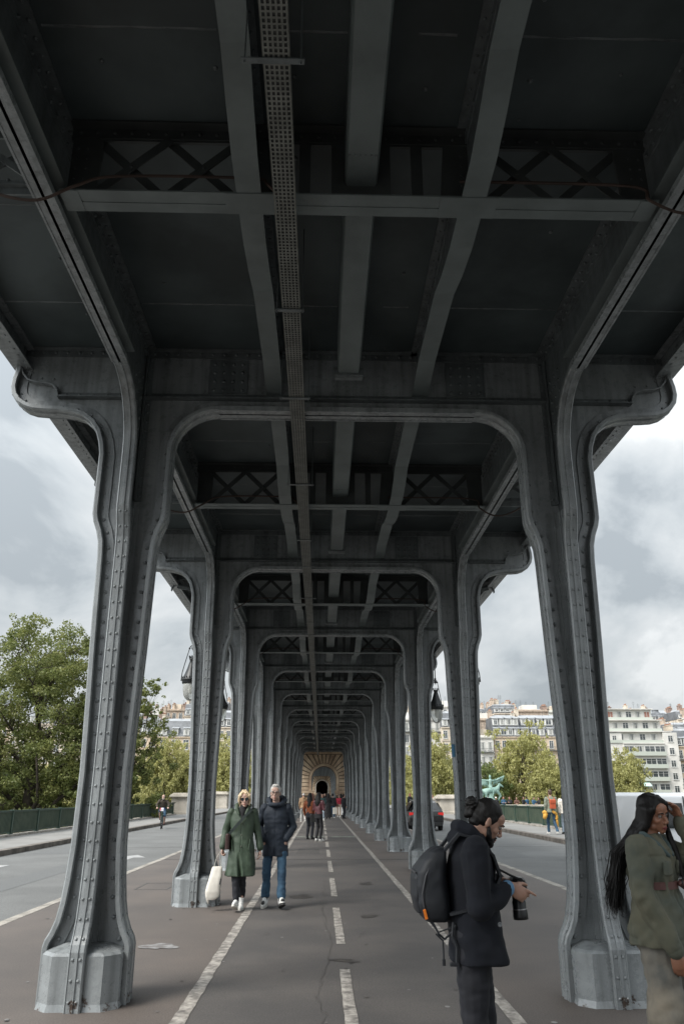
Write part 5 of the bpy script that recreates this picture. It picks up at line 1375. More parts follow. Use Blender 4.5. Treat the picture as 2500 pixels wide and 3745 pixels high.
def hair_cap(b, M, thick=.012, back=.0, low=-.03, fringe=.05):
    """short hair: shell over the skull, open on the face"""
    R3 = M.to_3x3()
    for c, r in (((0, -.026, .046), (.076+thick*.6, .090+thick*.6, .078+thick)), ((0, -.045, -.005), (.074+thick*.4, .068+thick, .062)), ((0, -.055, -.045), (.055+thick*.4, .045+thick, .035))):
        MB.ell(b, M @ Vector(c), r, 18, 12, R3)
    for s in (-1, 1): MB.ell(b, M @ Vector((s*.066, .008, .02)), (.014, .022, .035), 10, 8, R3)
def hand(b, wrist, d, n, side, s=1.0, curl=.5, spread=.0, wr=.026, thumb=1.0, curls=None):
    """d: direction of the fingers, n: palm normal (towards which they curl), side: +1 if the thumb lies along d x n"""
    d = Vector(d).normalized(); n = Vector(n); n = (n - d*n.dot(d)).normalized(); l = d.cross(n) * side; w_ = Vector(wrist)
    b.tube([w_ - d*.03*s, w_ + d*.01*s], [wr*s, wr*.95*s], 10)
    P = Matrix((l, d, n)).transposed()
    MB.ell(b, w_ + d*.052*s, (.040*s, .054*s, .017*s), 12, 8, P); MB.ell(b, w_ + d*.03*s + l*.018*s + n*.006*s, (.02*s, .032*s, .016*s), 10, 8, P)
    for i, (o, L) in enumerate(((.029, .078), (.010, .086), (-.010, .080), (-.029, .064))):
        p = w_ + d*(.088 - .004*abs(i-1.3))*s + l*o*s; a = 0; dd = (d + l*spread*(1.5-i)*.3).normalized(); pts = [p - dd*.02*s, p]
        for k, f in enumerate((.45, .31, .24)):
            a += (curls[i] if curls else curl)*(.8, 1.0, .7)[k]; v = dd*cos(a) + n*sin(a); p = p + v*L*f*s; pts.append(p)
        b.tube(pts, [.0095*s, .0095*s, .0088*s, .008*s, .0066*s], 8); MB.ell(b, pts[-1], .0068*s, 8, 6)
    p = w_ + d*.022*s + l*.030*s; a = .75; pts = [p - l*.012*s]
    for L in (.035, .032, .026): v = (l*sin(a)*.9 + d*cos(a) + n*.35*thumb).normalized(); pts.append(pts[-1] + v*L*s); a -= .28
    b.tube(pts, [.013*s, .012*s, .0105*s, .008*s], 8); MB.ell(b, pts[-1], .0083*s, 8, 6)
def shoe(t, ank, toe_dir, s=1.0, m=shoeW, sm=sole, pitch=0.0, name='shoe', vox=.008):
    """ankle point (above the heel), toe direction in plan, pitch>0 raises the toe"""
    d = Vector((toe_dir[0], toe_dir[1], 0)).normalized(); l = Vector((d.y, -d.x, 0)); M = Matrix((l, d, Vector((0, 0, 1)))).transposed().to_4x4()
    M = Matrix.Translation(Vector(ank)) @ M @ Matrix.Rotation(pitch, 4, 'X') @ Matrix.Scale(s, 4)
    b = Blob(); 
    b.rc([M @ Vector(p) for p in ((0, -.03, -.035), (0, .05, -.04), (0, .13, -.055), (.0, .165, -.06))], [.037*s, .038*s, .034*s, .025*s]); b.rc([M @ Vector((0, -.02, .03)), M @ Vector((0, -.015, -.03))], [.042*s, .04*s])
    b.rc([M @ Vector((0, .02, .01)), M @ Vector((0, .09, -.03))], [.034*s, .033*s])
    o = b.fuse(name, m, t, vox, 2)
    q = MB(); out_ = []
    for i in range(20):
        a = 2*pi*i/20; x = .043*sin(a) * (1.05 if cos(a) > 0 else .85); y = .055 + .135*cos(a); out_.append((x, y))
    vs = [M @ Vector((x, y, z)) for z in (-.095, -.068) for x, y in out_]; n = 20
    q.add(vs, [tuple(range(n)), tuple(reversed(range(n, 2*n)))] + [(i, n+i, n+(i+1) % n, (i+1) % n) for i in range(n)]); q.build('sole', sm, o)
    return o

# ---------------------------------------------------------------- generic walker / stander for the middle distance
def figure(label, x, y, rz, h=1.70, z0=0.0, top=black_c, bottom=denimD, hair=blackhair, skin=skinT, coat=None, shoes=shoeB, stride=.0, long_hair=0, arms='down', cap=None, skirt=None, sit=False, vox=.016, extra=None, bulk=1.0, hood=False, group=None):
    t = thing('person', label, 'person', (x, y, z0), R(rz), group); s = h/1.72
    V = lambda *a: Vector(a)*s
    st = stride
    hipz, kz = (.92, .49)
    if sit: hipz = .55
    la = dict(hip=V(-.09, 0, hipz), knee=V(-.10, .10+st*.25 if not sit else .45, kz if not sit else .52), ank=V(-.10, st*.5, .10) if not sit else V(-.10, .42, .12))
    ra = dict(hip=V(.09, 0, hipz), knee=V(.10, .06-st*.1 if not sit else .45, kz if not sit else .52), ank=V(.10, -st*.5, .10+abs(st)*.06) if not sit else V(.10, .42, .12))
    dz = hipz-.92; ch = lambda *a: Vector((a[0], a[1], a[2]+dz))*s
    hp = ch(0, .02, 1.60)
    AR = {'down': ((ch(-.19, 0, 1.40), ch(-.25, -.03, 1.12), ch(-.24, .05, .88)), (ch(.19, 0, 1.40), ch(.25, -.03, 1.12), ch(.24, .05, .88))),
          'phone': ((ch(-.19, 0, 1.40), ch(-.24, .02, 1.12), ch(-.08, .26, 1.18)), (ch(.19, 0, 1.40), ch(.24, .02, 1.12), ch(.08, .28, 1.20))),
          'pocket': ((ch(-.19, 0, 1.40), ch(-.29, -.06, 1.14), ch(-.20, .08, .96)), (ch(.19, 0, 1.40), ch(.29, -.06, 1.14), ch(.20, .08, .96))),
          'fold': ((ch(-.19, 0, 1.40), ch(-.26, .02, 1.12), ch(.05, .18, 1.15)), (ch(.19, 0, 1.40), ch(.26, .02, 1.12), ch(-.05, .17, 1.12))),
          'bars': ((ch(-.19, 0, 1.40), ch(-.27, .14, 1.16), ch(-.25, .42, 1.08)), (ch(.19, 0, 1.40), ch(.27, .14, 1.16), ch(.25, .42, 1.08))),
          'lean': ((ch(-.19, 0, 1.38), ch(-.26, .15, 1.12), ch(-.1, .35, 1.08)), (ch(.19, 0, 1.38), ch(.26, .15, 1.12), ch(.1, .35, 1.08)))}[arms]
    M = head_M(hp, 0, 8 if arms == 'phone' else 2, 0, s)
    b = Blob(); add_head(b, M, seg=14)
    b.rc([ch(0, -.01, 1.40), ch(0, .0, 1.53)], [.055*s, .05*s])
    b.loft([(ch(0, 0, .90), .15*s, .10*s), (ch(0, 0, 1.10), .13*s, .09*s), (ch(0, 0, 1.32), .17*s, .10*s), (ch(0, 0, 1.43), .10*s, .07*s)], 14)
    for A in AR: b.rc(A, [.045*s, .036*s, .026*s])
    for L in (la, ra): b.rc([L['hip'], L['knee'], L['ank']], [.06*s, .038*s, .03*s])
    for A, sd in zip(AR, (-1, 1)):
        d = (A[2]-A[1]).normalized(); hand(b, A[2], d, Vector((-sd, .3, 0)), 1, s, .5)
    b.fuse('body', skin, t, vox*.62, 1, fn=face_fn(M))
    # trousers
    b = Blob(); r = bulk
    b.loft([(ch(0, 0, 1.02), .15*s, .11*s), (ch(0, 0, .90), .165*s*r, .12*s), (ch(0, 0, .80), .16*s*r, .11*s)], 16)
    for L in (la, ra): b.rc([L['hip'], L['knee'], L['ank'] + V(0, -.01, .02)], [.088*s*r, .066*s*r, .055*s*r])
    if not skirt: b.fuse('trousers', bottom, t, vox, 2, fold=(.012*s, 5, 5, 9, h*7))
    # top
    hem = {None: .90, 'jacket': .84, 'coat': .56, 'robe': .12, 'crop': .98}[coat]
    b = Blob(); k = 1.0 if coat in (None, 'crop') else 1.12
    secs = [(ch(0, -.005, 1.465), .075*s, .065*s), (ch(0, 0, 1.43), .165*s, .09*s), (ch(0, 0, 1.36), .195*s*k, .115*s*k), (ch(0, .01, 1.24), .18*s*k, .125*s*k), (ch(0, 0, 1.08), .158*s*k, .115*s*k), (ch(0, 0, .96), .172*s*k, .125*s*k)]
    z = .9
    while z > hem+.02: q = (.96-z); secs.append((ch(0, 0, z), (.18+.10*q)*s*k, (.13+.13*q)*s*k)); z -= .12
    secs.append((ch(0, 0, hem), (.18+.10*(.96-hem))*s*k, (.13+.13*(.96-hem))*s*k)) if hem < .95 else None
    b.loft(secs[::-1], 18)
    for A in AR: b.rc([A[0] + Vector((0, 0, -.02*s)), A[1], A[2] - (A[2]-A[1]).normalized()*.02*s], [.072*s*k, .058*s*k, .045*s*k])
    if hood: b.rc([ch(-.07, -.06, 1.46), ch(0, -.11, 1.44), ch(.07, -.06, 1.46)], .05*s)
    b.fuse({None: 'sweater', 'jacket': 'jacket', 'coat': 'coat', 'robe': 'robe', 'crop': 'jacket'}[coat], top, t, vox, 2, fold=(.014*s, 5, 5, 8, h*11))
    for L, sd in ((la, -1), (ra, 1)): shoe(t, L['ank'], (sd*.15, 1), s*.95, shoes, soleD if shoes is shoeB else sole, vox=vox*.7)
    # hair
    b = Blob()
    if cap is None:
        hair_cap(b, M, .014)
        if long_hair:
            for i in range(7):
                a = -1.1 + 2.2*i/6; b.rc([M @ Vector((.07*sin(a), -.05*cos(a)-.02, .04)), M @ Vector((.09*sin(a), -.07*cos(a)-.02, -.08)), M @ Vector((.10*sin(a)*1.1, -.09*cos(a)-.015, -.08-long_hair*.6)), M @ Vector((.08*sin(a), -.09*cos(a)-.01, -.08-long_hair))], [.035*s, .04*s, .038*s, .015*s], 8)
        b.fuse('hair', hair, t, vox*.8, 1, fold=(.008, 14, 14, 20, 3))
    else:
        MB.ell(b, M @ Vector((0, -.012, .05)), (.088*s, .105*s, .082*s), 16, 10, M.to_3x3()); b.rc([M @ Vector((-.07, .0, .02)), M @ Vector((0, -.09, .0)), M @ Vector((.07, .0, .02))], .025*s)
        b.fuse('hat', cap, t, vox, 1)
    if long_hair == 0 or cap: pass
    return t, s, M
def bag_on(t, p, size, m, name='handbag', strap=None):
    b = Blob(); b.bevbox(p[0]-size[0]/2, p[0]+size[0]/2, p[1]-size[1]/2, p[1]+size[1]/2, p[2]-size[2], p[2], min(size)*.3)
    o = b.build(name, m, t, smooth=False)
    if strap: q = MB(); q.tube(strap, .009, 6); q.build('strap', m, o)
    return o
orangec = cloth('rust_orange_jacket', (.20, .055, .02)); burg = mat('burgundy_leather', (.085, .022, .028), .38, bump=.5, bscale=25, bdist=.01); tanc = cloth('tan_jacket', (.30, .19, .11)); greyc = cloth('light_grey_trousers', (.42, .42, .41)); redc = cloth('red_jacket', (.42, .035, .06)); teal = cloth('dark_teal_top', (.02, .05, .05)); beigec = cloth('beige_trousers', (.50, .38, .28)); paleg = cloth('sage_jacket', (.19, .21, .16)); yell = cloth('mustard_coat', (.62, .33, .06)); pinkc = cloth('coral_red_coat', (.55, .09, .07)); whitet = cloth('white_dress', (.75, .74, .72)); bluec = cloth('blue_jacket', (.03, .09, .16)); brownc = cloth('brown_coat', (.10, .05, .035))
def gx(u, Y, z=.9): return (u*2500/1568 - 1171)*(Y*.9395 + (z-1.6)*.3426)/2843     # sideways place of a column of the photo at distance Y
# two women on the lane line
t, s, M = figure('woman in burgundy leather jacket, black trousers and white trainers standing on the walkway', gx(731, 31.2), 31.2, -38, 1.70, top=burg, bottom=black_c, long_hair=.28, shoes=shoeW, arms='phone', coat='crop', vox=.013)
b = MB(); b.bevbox(-.045, .045, .34, .35, 1.18, 1.36, .004); tag(b.build('phone', camM, None), 'black phone held up by the woman in burgundy', 'phone'); ph = bpy.data.objects['phone']; ph.location = t.location; ph.rotation_euler = t.rotation_euler
t, s, M = figure('woman in rust orange jacket with long curly dark hair and black trousers', gx(711, 32.6), 32.6, -25, 1.68, top=orangec, bottom=denimD, long_hair=.42, shoes=shoeB, arms='down', coat='crop', vox=.013)
hb = MB(); hb.bevbox(-.13, .13, -.05, .05, -.28, 0, .03); hb.tube([(-.09, 0, 0), (-.07, 0, .14), (.07, 0, .14), (.09, 0, 0)], .008, 6); o = tag(hb.build('handbag', shoeB), 'black handbag hanging beside the woman in rust orange', 'handbag'); o.location = (gx(719, 32.2), 32.1, .92)
figure('person in tan jacket and grey knit cap walking away in pale trousers', gx(696, 54), 54, 8, 1.72, top=tanc, bottom=greyc, cap=greyhair, shoes=shoeW, stride=.5, coat='jacket', hood=True, bulk=1.15)
figure('person with dark red hair half hidden behind the woman in burgundy', gx(716, 46), 46, 20, 1.70, top=black_c, bottom=denimD, hair=reddish, long_hair=.3)
figure('woman in dark teal top and light blue jeans facing the camera', gx(739.5, 56.5), 56.5, 165, 1.70, top=teal, bottom=denimL, long_hair=.25, shoes=shoeW, arms='phone')
figure('woman in long black robe seen from behind', gx(752.5, 60), 60, 5, 1.74, top=black_c, coat='robe', hair=blackhair, long_hair=.35, arms='fold')
figure('person in black puffer jacket and blue jeans holding a white bag', gx(763, 62.5), 62.5, -20, 1.72, top=black_c, bottom=denimB, coat='jacket', shoes=shoeW, bulk=1.1)
o = MB(); o.bevbox(-.16, .16, -.06, .06, -.45, 0, .03); o = tag(o.build('white_bag', whitec), 'white carrier bag beside the person in black puffer jacket', 'bag'); o.location = (gx(768, 62), 62, .75)
figure('woman in red jacket and beige trousers walking towards the camera', gx(777.5, 65), 65, 172, 1.66, top=redc, bottom=beigec, long_hair=.2, shoes=shoeW, stride=.25, coat='crop')
o = MB(); o.bevbox(-.13, .13, -.05, .05, -.22, 0, .03); o = tag(o.build('tan_handbag', leatherM), 'tan handbag hanging at the hip of the woman in red', 'handbag'); o.location = (gx(772.5, 64.7), 64.7, 1.0)
figure('person in white dress half hidden behind the woman in red', gx(782, 67.5), 67.5, 30, 1.72, top=whitet, coat='robe', hair=blackhair, long_hair=.3)
figure('person in black beside the right columns at the end of the walkway', gx(788, 61), 61, -60, 1.68, top=black_c, coat='jacket')
figure('man in dark coat in the middle of the far crowd', gx(745, 72), 72, 170, 1.78, top=navy, coat='coat', hair=blackhair)
figure('small figure in pale coat inside the stone arch', gx(737, 90), 90, 180, 1.72, top=paleg, coat='coat', hair=blond, vox=.03); figure('small figure in brown standing inside the stone arch', gx(741, 88), 88, 10, 1.72, top=brownc, vox=.03)
figure('dark haired man in dark clothes on the left road side, behind the blonde woman', gx(574.5, 57), 57, -170, 1.75, top=dnavy, bottom=black_c)
figure('person in black standing behind the cyclist at the left pedestal', gx(371, 78), 78, 170, 1.70, z0=.06, top=black_c, coat='jacket', vox=.025)
# right pavement
t, s, M = figure('man in sage jacket and blue jeans walking away with an orange backpack', gx(1268, 35), 35, 6, 1.76, z0=.06, top=paleg, bottom=denimB, hair=brownhair, skin=skinL, shoes=shoeW, stride=.42, coat='jacket', vox=.013)
tb = thing('orange_backpack', 'small orange red leather backpack on the back of the man in sage', 'backpack', t.location, t.rotation_euler.z)
b = MB(); b.bevbox(-.13, .13, -.26, -.15, 1.02, 1.36, .03); b.bevbox(-.14, .14, -.28, -.15, 1.24, 1.385, .03); b.build('pack', redbag, tb)
b = MB(); [b.tube([(q*.10, -.14, 1.36), (q*.13, -.08, 1.47), (q*.13, .06, 1.46), (q*.16, .13, 1.3), (q*.16, 0, 1.1), (q*.1, -.14, 1.05)], .014, 6) for q in (-1, 1)]; b.build('strap', redbag, tb)
b = Blob(); b.rc([(-.20, .10, .98), (-.27, .05, .85), (-.30, .0, .68)], [.05, .11, .09]); b.rc([(.0, -.17, .9), (.16, -.12, .8), (.2, -.05, .3)], [.05, .06, .03]); o = b.fuse('mustard_coat', yell, None, .015, 2, fold=(.03, 6, 6, 7, 4)); tag(o, 'mustard coat carried over the arm of the man in sage', 'coat'); o.location = t.location; o.rotation_euler = t.rotation_euler
figure('woman in pale cream coat holding hands with the man in sage', gx(1299, 35), 35, -4, 1.68, z0=.06, top=whitec, bottom=denimL, coat='jacket', hair=blackhair, long_hair=.2, stride=.3, vox=.016)
figure('person in dark top and blue jeans standing beyond the black car', gx(940.5, 80), 80, 30, 1.74, z0=.06, top=black_c, bottom=denimB, hair=reddish, long_hair=.15, vox=.022)
figure('person in coral red coat at the narrow stone pier', gx(993, 79), 79, 170, 1.6, z0=.06, top=pinkc, coat='coat', vox=.022)
for u, m_, rz, lab, kw in ((1110.5, black_c, 200, 'person in black beside the person with the white veil, behind the balustrade', {}), (1118, whitet, 150, 'person in white veil and dress behind the balustrade', dict(coat='robe', cap=whitet)),
        (1143, black_c, 175, 'person in black with pale cap at the balustrade, first right of the statue base', dict(cap=whitet)), (1157.5, bluec, 185, 'person in blue jacket at the balustrade', dict(hair=reddish, long_hair=.12)),
        (1170, black_c, 150, 'auburn haired person in black at the balustrade, right of the one in blue', dict(hair=reddish, long_hair=.2)), (1187, brownc, 170, 'person in brown coat leaning at the balustrade', {}),
        (1205.5, black_c, 215, 'person in black at the balustrade, left of the one with a rucksack', dict(hair=brownhair)), (1214, bluec, 10, 'person with rucksack seen from behind at the balustrade', {}), (1231, bluec, 200, 'person in dark blue at the right end of the group on the balustrade', {}), (1238, black_c, 120, 'person in black leaning beside the one in dark blue on the balustrade', {})):
    figure(lab, gx(u, 82.6), 82.6 + rnd.uniform(-.5, .8), rz, rnd.uniform(1.62, 1.74), z0=-.22, top=m_, arms=rnd.choice(('fold', 'lean', 'phone')), vox=.028, **kw)
# ---------------------------------------------------------------- the cyclist
cy = thing('bicycle', 'dark bicycle with fat tyres and white front bag, ridden along the left road', 'bicycle', (-8.45, 45, -.08), R(188))
bf = mat('bike_frame_green', (.02, .06, .05), .35)
for y, nm in ((.52, 'wheel'), (-.52, 'wheel')):
    b = MB(); pts = [(0, y + .32*cos(a), .34 + .32*sin(a)) for a in [2*pi*i/28 for i in range(29)]]; b.tube(pts, .024, 8, caps=False); o = b.build('wheel', tyreM, cy, smooth=True)
    b = MB(); b.tube([(0, y + .29*cos(a), .34 + .29*sin(a)) for a in [2*pi*i/28 for i in range(29)]], .008, 6, caps=False)
    for i in range(18): a = 2*pi*i/18; b.beam((0, y, .34), (0, y + .29*cos(a), .34 + .29*sin(a)), .003, .003)
    b.tube([(-.04, y, .34), (.04, y, .34)], .02, 8); b.build('spokes', rimM, o)
b = MB()
for p, q, r_ in (((0, -.15, .82), (0, -.05, .32), .018), ((0, -.05, .32), (0, .36, .78), .02), ((0, -.14, .78), (0, .36, .84), .018), ((0, .36, .86), (0, .40, .68), .024)): b.tube([p, q], r_, 8)
for s_ in (-.045, .045):
    b.tube([(s_, -.05, .34), (s_, -.52, .34)], .011, 6); b.tube([(s_, -.14, .76), (s_, -.52, .34)], .010, 6); b.tube([(s_*.9, .40, .68), (s_, .52, .34)], .014, 6)
b.build('frame', bf, cy, smooth=True)
b = MB(); b.tube([(0, .36, .84), (0, .34, 1.0)], .016, 8); b.tube([(-.31, .26, 1.04), (-.2, .33, 1.03), (0, .35, 1.02), (.2, .33, 1.03), (.31, .26, 1.04)], .014, 8); b.build('handlebar', shoeB, cy)
b = Blob(); b.rc([(0, -.28, .90), (0, -.02, .91)], [.075, .025]); b.build('saddle', shoeB, cy, smooth=True)
b = MB(); b.tube([(-.09, -.05, .32), (.09, -.05, .32)], .012, 6); b.box(-.16, -.07, -.02, .06, .17, .19); b.box(.07, .16, -.16, -.08, .45, .47); b.beam((-.08, -.05, .32), (-.08, .02, .18), .02, .02); b.beam((.08, -.05, .32), (.08, -.12, .46), .02, .02); b.build('pedals', shoeB, cy)
b = MB(); b.bevbox(-.11, .11, .42, .58, .90, 1.06, .04); tag(b.build('front_bag', mat('white_bag_cloth', (.65, .66, .68), .6)), 'blue, white and red bag strapped on the bicycle handlebar', 'bag'); fb = bpy.data.objects['front_bag']; fb.location = cy.location; fb.rotation_euler = cy.rotation_euler
for nm, x0, x1, m_ in (('blue_panel', -.155, -.06, mat('flag_blue', (.03, .08, .25), .6)), ('red_panel', .06, .155, mat('flag_red', (.5, .04, .04), .6))):
    b = MB(); b.bevbox(x0*.75, x1*.75, .415, .585, .92, 1.065, .03); b.build(nm, m_, fb)
# rider: sits on the saddle, hands on the bar
t = thing('person', 'bald bearded man in dark brown jacket and jeans riding the bicycle', 'person', cy.location, R(188))
M = head_M((0, .16, 1.60), 0, 6)
b = Blob(); add_head(b, M, seg=14); b.rc([(0, .03, 1.40), (0, .13, 1.53)], [.058, .052]); b.loft([((0, -.14, .95), .15, .10), ((0, -.06, 1.15), .14, .10), ((0, .02, 1.36), .17, .10)], 14)
AR = (((-.20, .04, 1.40), (-.32, .14, 1.18), (-.29, .25, 1.09)), ((.20, .04, 1.40), (.32, .14, 1.18), (.29, .25, 1.09)))
LG = (((-.09, -.12, .95), (-.13, .30, .68), (-.12, .02, .29)), ((.09, -.12, .95), (.14, .28, .92), (.12, -.10, .56)))
for A in AR: b.rc(A, [.045, .036, .026])
for sd, A in zip((-1, 1), AR): hand(b, A[2], (-.1*sd, .6, -.25), (0, -.2, -1), -sd, 1, 1.0)
for L in LG: b.rc(L, [.08, .055, .04])
b.fuse('body', skinP, t, .011, 1, fn=face_fn(M))
b = Blob(); b.loft([((0, -.14, .88), .17, .13), ((0, -.12, 1.0), .165, .13), ((0, -.05, 1.18), .175, .135), ((0, .02, 1.36), .20, .12), ((0, .05, 1.45), .10, .08)], 16)
for A in AR: b.rc([A[0], A[1], Vector(A[2])*.96 + Vector(A[1])*.04], [.078, .062, .045])
b.rc([(.15, -.2, .92), (.2, -.28, .7)], [.09, .05]); b.fuse('jacket', cloth('brown_jacket', (.045, .035, .025)), t, .013, 2, fold=(.014, 6, 6, 8, 5))
b = Blob(); [b.rc([L[0], L[1], Vector(L[2]) + Vector((0, 0, .08))], [.095, .072, .055]) for L in LG]; b.fuse('trousers', denimB, t, .013, 2, fold=(.01, 6, 6, 9, 2))
for L in LG: shoe(t, (L[2][0], L[2][1]-.02, L[2][2]), (0, 1), .95, leatherM, soleD)
b = Blob(); MB.ell(b, M @ Vector((0, .05, -.075)), (.05, .045, .045), 12, 8); b.fuse('beard', greyhair, t, .008, 1)
b = Blob(); b.rc([(-.07, .06, 1.45), (0, .12, 1.44), (.07, .06, 1.45), (0, -.02, 1.47), (-.07, .06, 1.45)], .035); b.fuse('scarf', black_c, t, .01, 1)
face_details(t, M, brow=greyhair)
# ================================================================== the couple walking towards the camera (local +y faces the camera, rz = 180)
def leg_set(t, L, Rr, mt, r=1.0, s=1.0, cuffs=.055, fold=.012, vox=.009, hipz=.95, nm='trousers', flare=None):
    b = Blob(); b.loft([((0, 0, hipz+.08), .15*s, .11*s), ((0, 0, hipz-.02), .17*s, .125*s), ((0, 0, hipz-.12), .165*s, .12*s)], 18)
    for P in (L, Rr):
        k = Vector(P[1]); h_ = Vector(P[0]); a = Vector(P[2]); b.rc([h_, h_.lerp(k, .5), k, k.lerp(a, .45), a], [.092*r*s, .082*r*s, .067*r*s, .062*r*s, cuffs*s])
    return b.fuse(nm, mt, t, vox, 3, fold=(fold, 6, 6, 11, 7.3))

# ---- woman in green raincoat
wx, wy = gx(556, 12.85), 12.85
t = thing('person', 'blonde woman in long green raincoat and sunglasses walking towards the camera', 'person', (wx, wy, 0), R(180))
HW = 1.66
M = head_M((-.02, .05, 1.545), -6, 3, 3, .97)
Lh, Lk, La = (.085, 0, .92), (.07, .08, .52), (.04, .12, .14)      # local +x is the photo's left
Rh, Rk, Ra = (-.085, 0, .92), (-.03, .05, .50), (-.02, -.16, .17)
shl, ell_, wrl = Vector((.17, .01, 1.355)), Vector((.25, -.05, 1.10)), Vector((.285, .03, .86))
shr, elr, wrr = Vector((-.17, .0, 1.355)), Vector((-.225, -.06, 1.10)), Vector((-.28, -.03, .84))
b = Blob(); add_head(b, M, True); b.rc([(0, -.01, 1.34), (-.015, .03, 1.47)], [.055, .048]); b.loft([((0, 0, .86), .14, .10), ((0, 0, 1.05), .12, .09), ((0, 0, 1.28), .16, .10), ((0, 0, 1.38), .10, .07)], 16)
for A in ((shl, ell_, wrl), (shr, elr, wrr)): b.rc(A, [.042, .034, .024])
for A in ((Lh, Lk, La), (Rh, Rk, Ra)): b.rc(A, [.06, .04, .03])
hand(b, wrl + Vector((0, 0, -.015)), (.02, .05, -1), (-1, .2, 0), -1, .92, 1.15); hand(b, wrr + Vector((0, 0, -.015)), (-.05, .1, -1), (1, .2, 0), 1, .92, .55)
b.fuse('body', skinP, t, .0062, 1, fn=face_fn(M)); face_details(t, M, lip=lipM, brow=blond)
leg_set(t, (Lh, Lk, Vector(La) + Vector((0, -.01, .03))), (Rh, Rk, Vector(Ra) + Vector((0, -.01, .03))), denimD, .92, 1, .054, hipz=.92)
# coat: A-line, open below the last button with a front slit
b = Blob()
b.loft([((.01, .01, .47), .222, .19), ((.0, .01, .60), .212, .175), ((0, .01, .75), .200, .155), ((0, 0, .92), .184, .14), ((0, 0, 1.08), .165, .125), ((0, 0, 1.24), .18, .125), ((0, 0, 1.34), .18, .105), ((0, 0, 1.40), .13, .085), ((0, 0, 1.43), .075, .065)], 24)
for A in ((shl, ell_, wrl), (shr, elr, wrr)): d = (A[2]-A[1]).normalized(); b.rc([A[0], A[0].lerp(A[1], .5), A[1], A[1].lerp(A[2], .5), A[2] - d*.015], [.066, .062, .058, .056, .054])
def slit(co, no):
    x, y, z = co[:, 0], co[:, 1], co[:, 2]; k = np.clip((.80 - z)/.3, 0, 1); sx = .03 - (0.8-z)*.12
    m = np.exp(-((x - sx)/.022)**2) * k * (y > .05); co = co.copy(); co[:, 1] -= m*.09
    m2 = np.exp(-((x - .0)/.006)**2) * (z > .8) * (z < 1.36) * (y > .05); co[:, 1] -= m2*.008
    # long vertical folds at the hem
    a = np.arctan2(y, x); f = np.clip((1.0-z)/.5, 0, 1)*.012*np.sin(a*7+z*5); r_ = np.stack([np.cos(a), np.sin(a)], 1); body_ = (np.abs(x) < .25) & (z < 1.0)
    co[:, :2] += r_ * (f*body_)[:, None]; return co
coat_ = b.fuse('raincoat', olivec, t, .0085, 3, fold=(.010, 5, 5, 6, 2.2), fn=slit)
b = Blob()     # wide upstanding collar
for sgn in (-1, 1):
    P = [Vector((sgn*.02, -.085, 1.45)), Vector((sgn*.075, -.05, 1.47)), Vector((sgn*.10, .02, 1.455)), Vector((sgn*.085, .085, 1.40)), Vector((sgn*.05, .125, 1.33))]
    b.rc(P, [.022, .03, .034, .030, .016])
b.fuse('collar', olivec, coat_, .008, 1)
for z in (1.20, 1.04, .88):
    q = MB(); q.ell((-.005, .155-.02*(z > 1.1), z), (.013, .006, .013), 10, 6); q.build('button', mat('horn_button', (.06, .07, .05), .4), coat_, smooth=True)
for sgn in (-1, 1): b = MB(); b.beam((sgn*.14, .125, .98), (sgn*.12, .145, .83), .012, .02); b.build('pocket_flap', olivec, coat_)
b = Blob(); b.rc([(.0, .07, 1.42), (-.01, .085, 1.36), (-.01, .11, 1.28)], [.05, .05, .02]); b.fuse('black_sweater', black_c, t, .009, 1)
# hair: chin-length, parted, over the cheeks
b = Blob(); hair_cap(b, M, .016)
for sgn in (-1, 1):
    for i in range(6):
        a = .5 + i*.34; p0 = Vector((sgn*.02, .02-.02*i, .13)); p1 = Vector((sgn*(.074+.006*sin(a)), .068*cos(a)+.005, .055)); p2 = Vector((sgn*(.086), .065*cos(a)-.01, -.03)); p3 = Vector((sgn*.072, .06*cos(a)-.012, -.095 - .01*(i % 2)))
        b.rc([M @ p for p in (p0, p1, p2, p3)], [.016, .021, .019, .008], 8)
b.rc([M @ Vector(p) for p in ((.02, .03, .13), (-.02, .085, .095), (-.052, .085, .045), (-.066, .072, .0))], [.014, .016, .013, .006]); b.rc([M @ Vector(p) for p in ((.02, .04, .128), (.045, .075, .085), (.062, .07, .03))], [.014, .015, .006])
b.fuse('hair', blond, t, .006, 1, fold=(.005, 30, 30, 12, 3))
# round sunglasses
g = MB(); R3 = M.to_3x3()
for sgn in (-1, 1): g.lathe([(.001, .0), (.024, .0), (.026, .004), (.001, .006)], M @ Vector((sgn*.034, .092, .006)), 16, R3 @ Matrix.Rotation(-pi/2, 3, 'X'))
sg = g.build('sunglasses', lensM, t); g = MB()
g.tube([M @ Vector((-.011, .097, .012)), M @ Vector((.011, .097, .012))], .002, 6)
for sgn in (-1, 1): g.tube([M @ Vector((sgn*.058, .088, .010)), M @ Vector((sgn*.076, .02, .012))], .002, 6); g.tube([M @ Vector((sgn*.034 + .025*cos(a), .096, .006+.025*sin(a))) for a in [2*pi*i/14 for i in range(15)]], .002, 5)
g.build('rim', frameM, sg)
shoe(t, (La[0], La[1]-.02, .125), (.1, 1), .98, shoeW, sole, pitch=.32); shoe(t, (Ra[0]+.01, Ra[1], .115), (-.1, 1), .98, shoeW, sole, pitch=-.2)
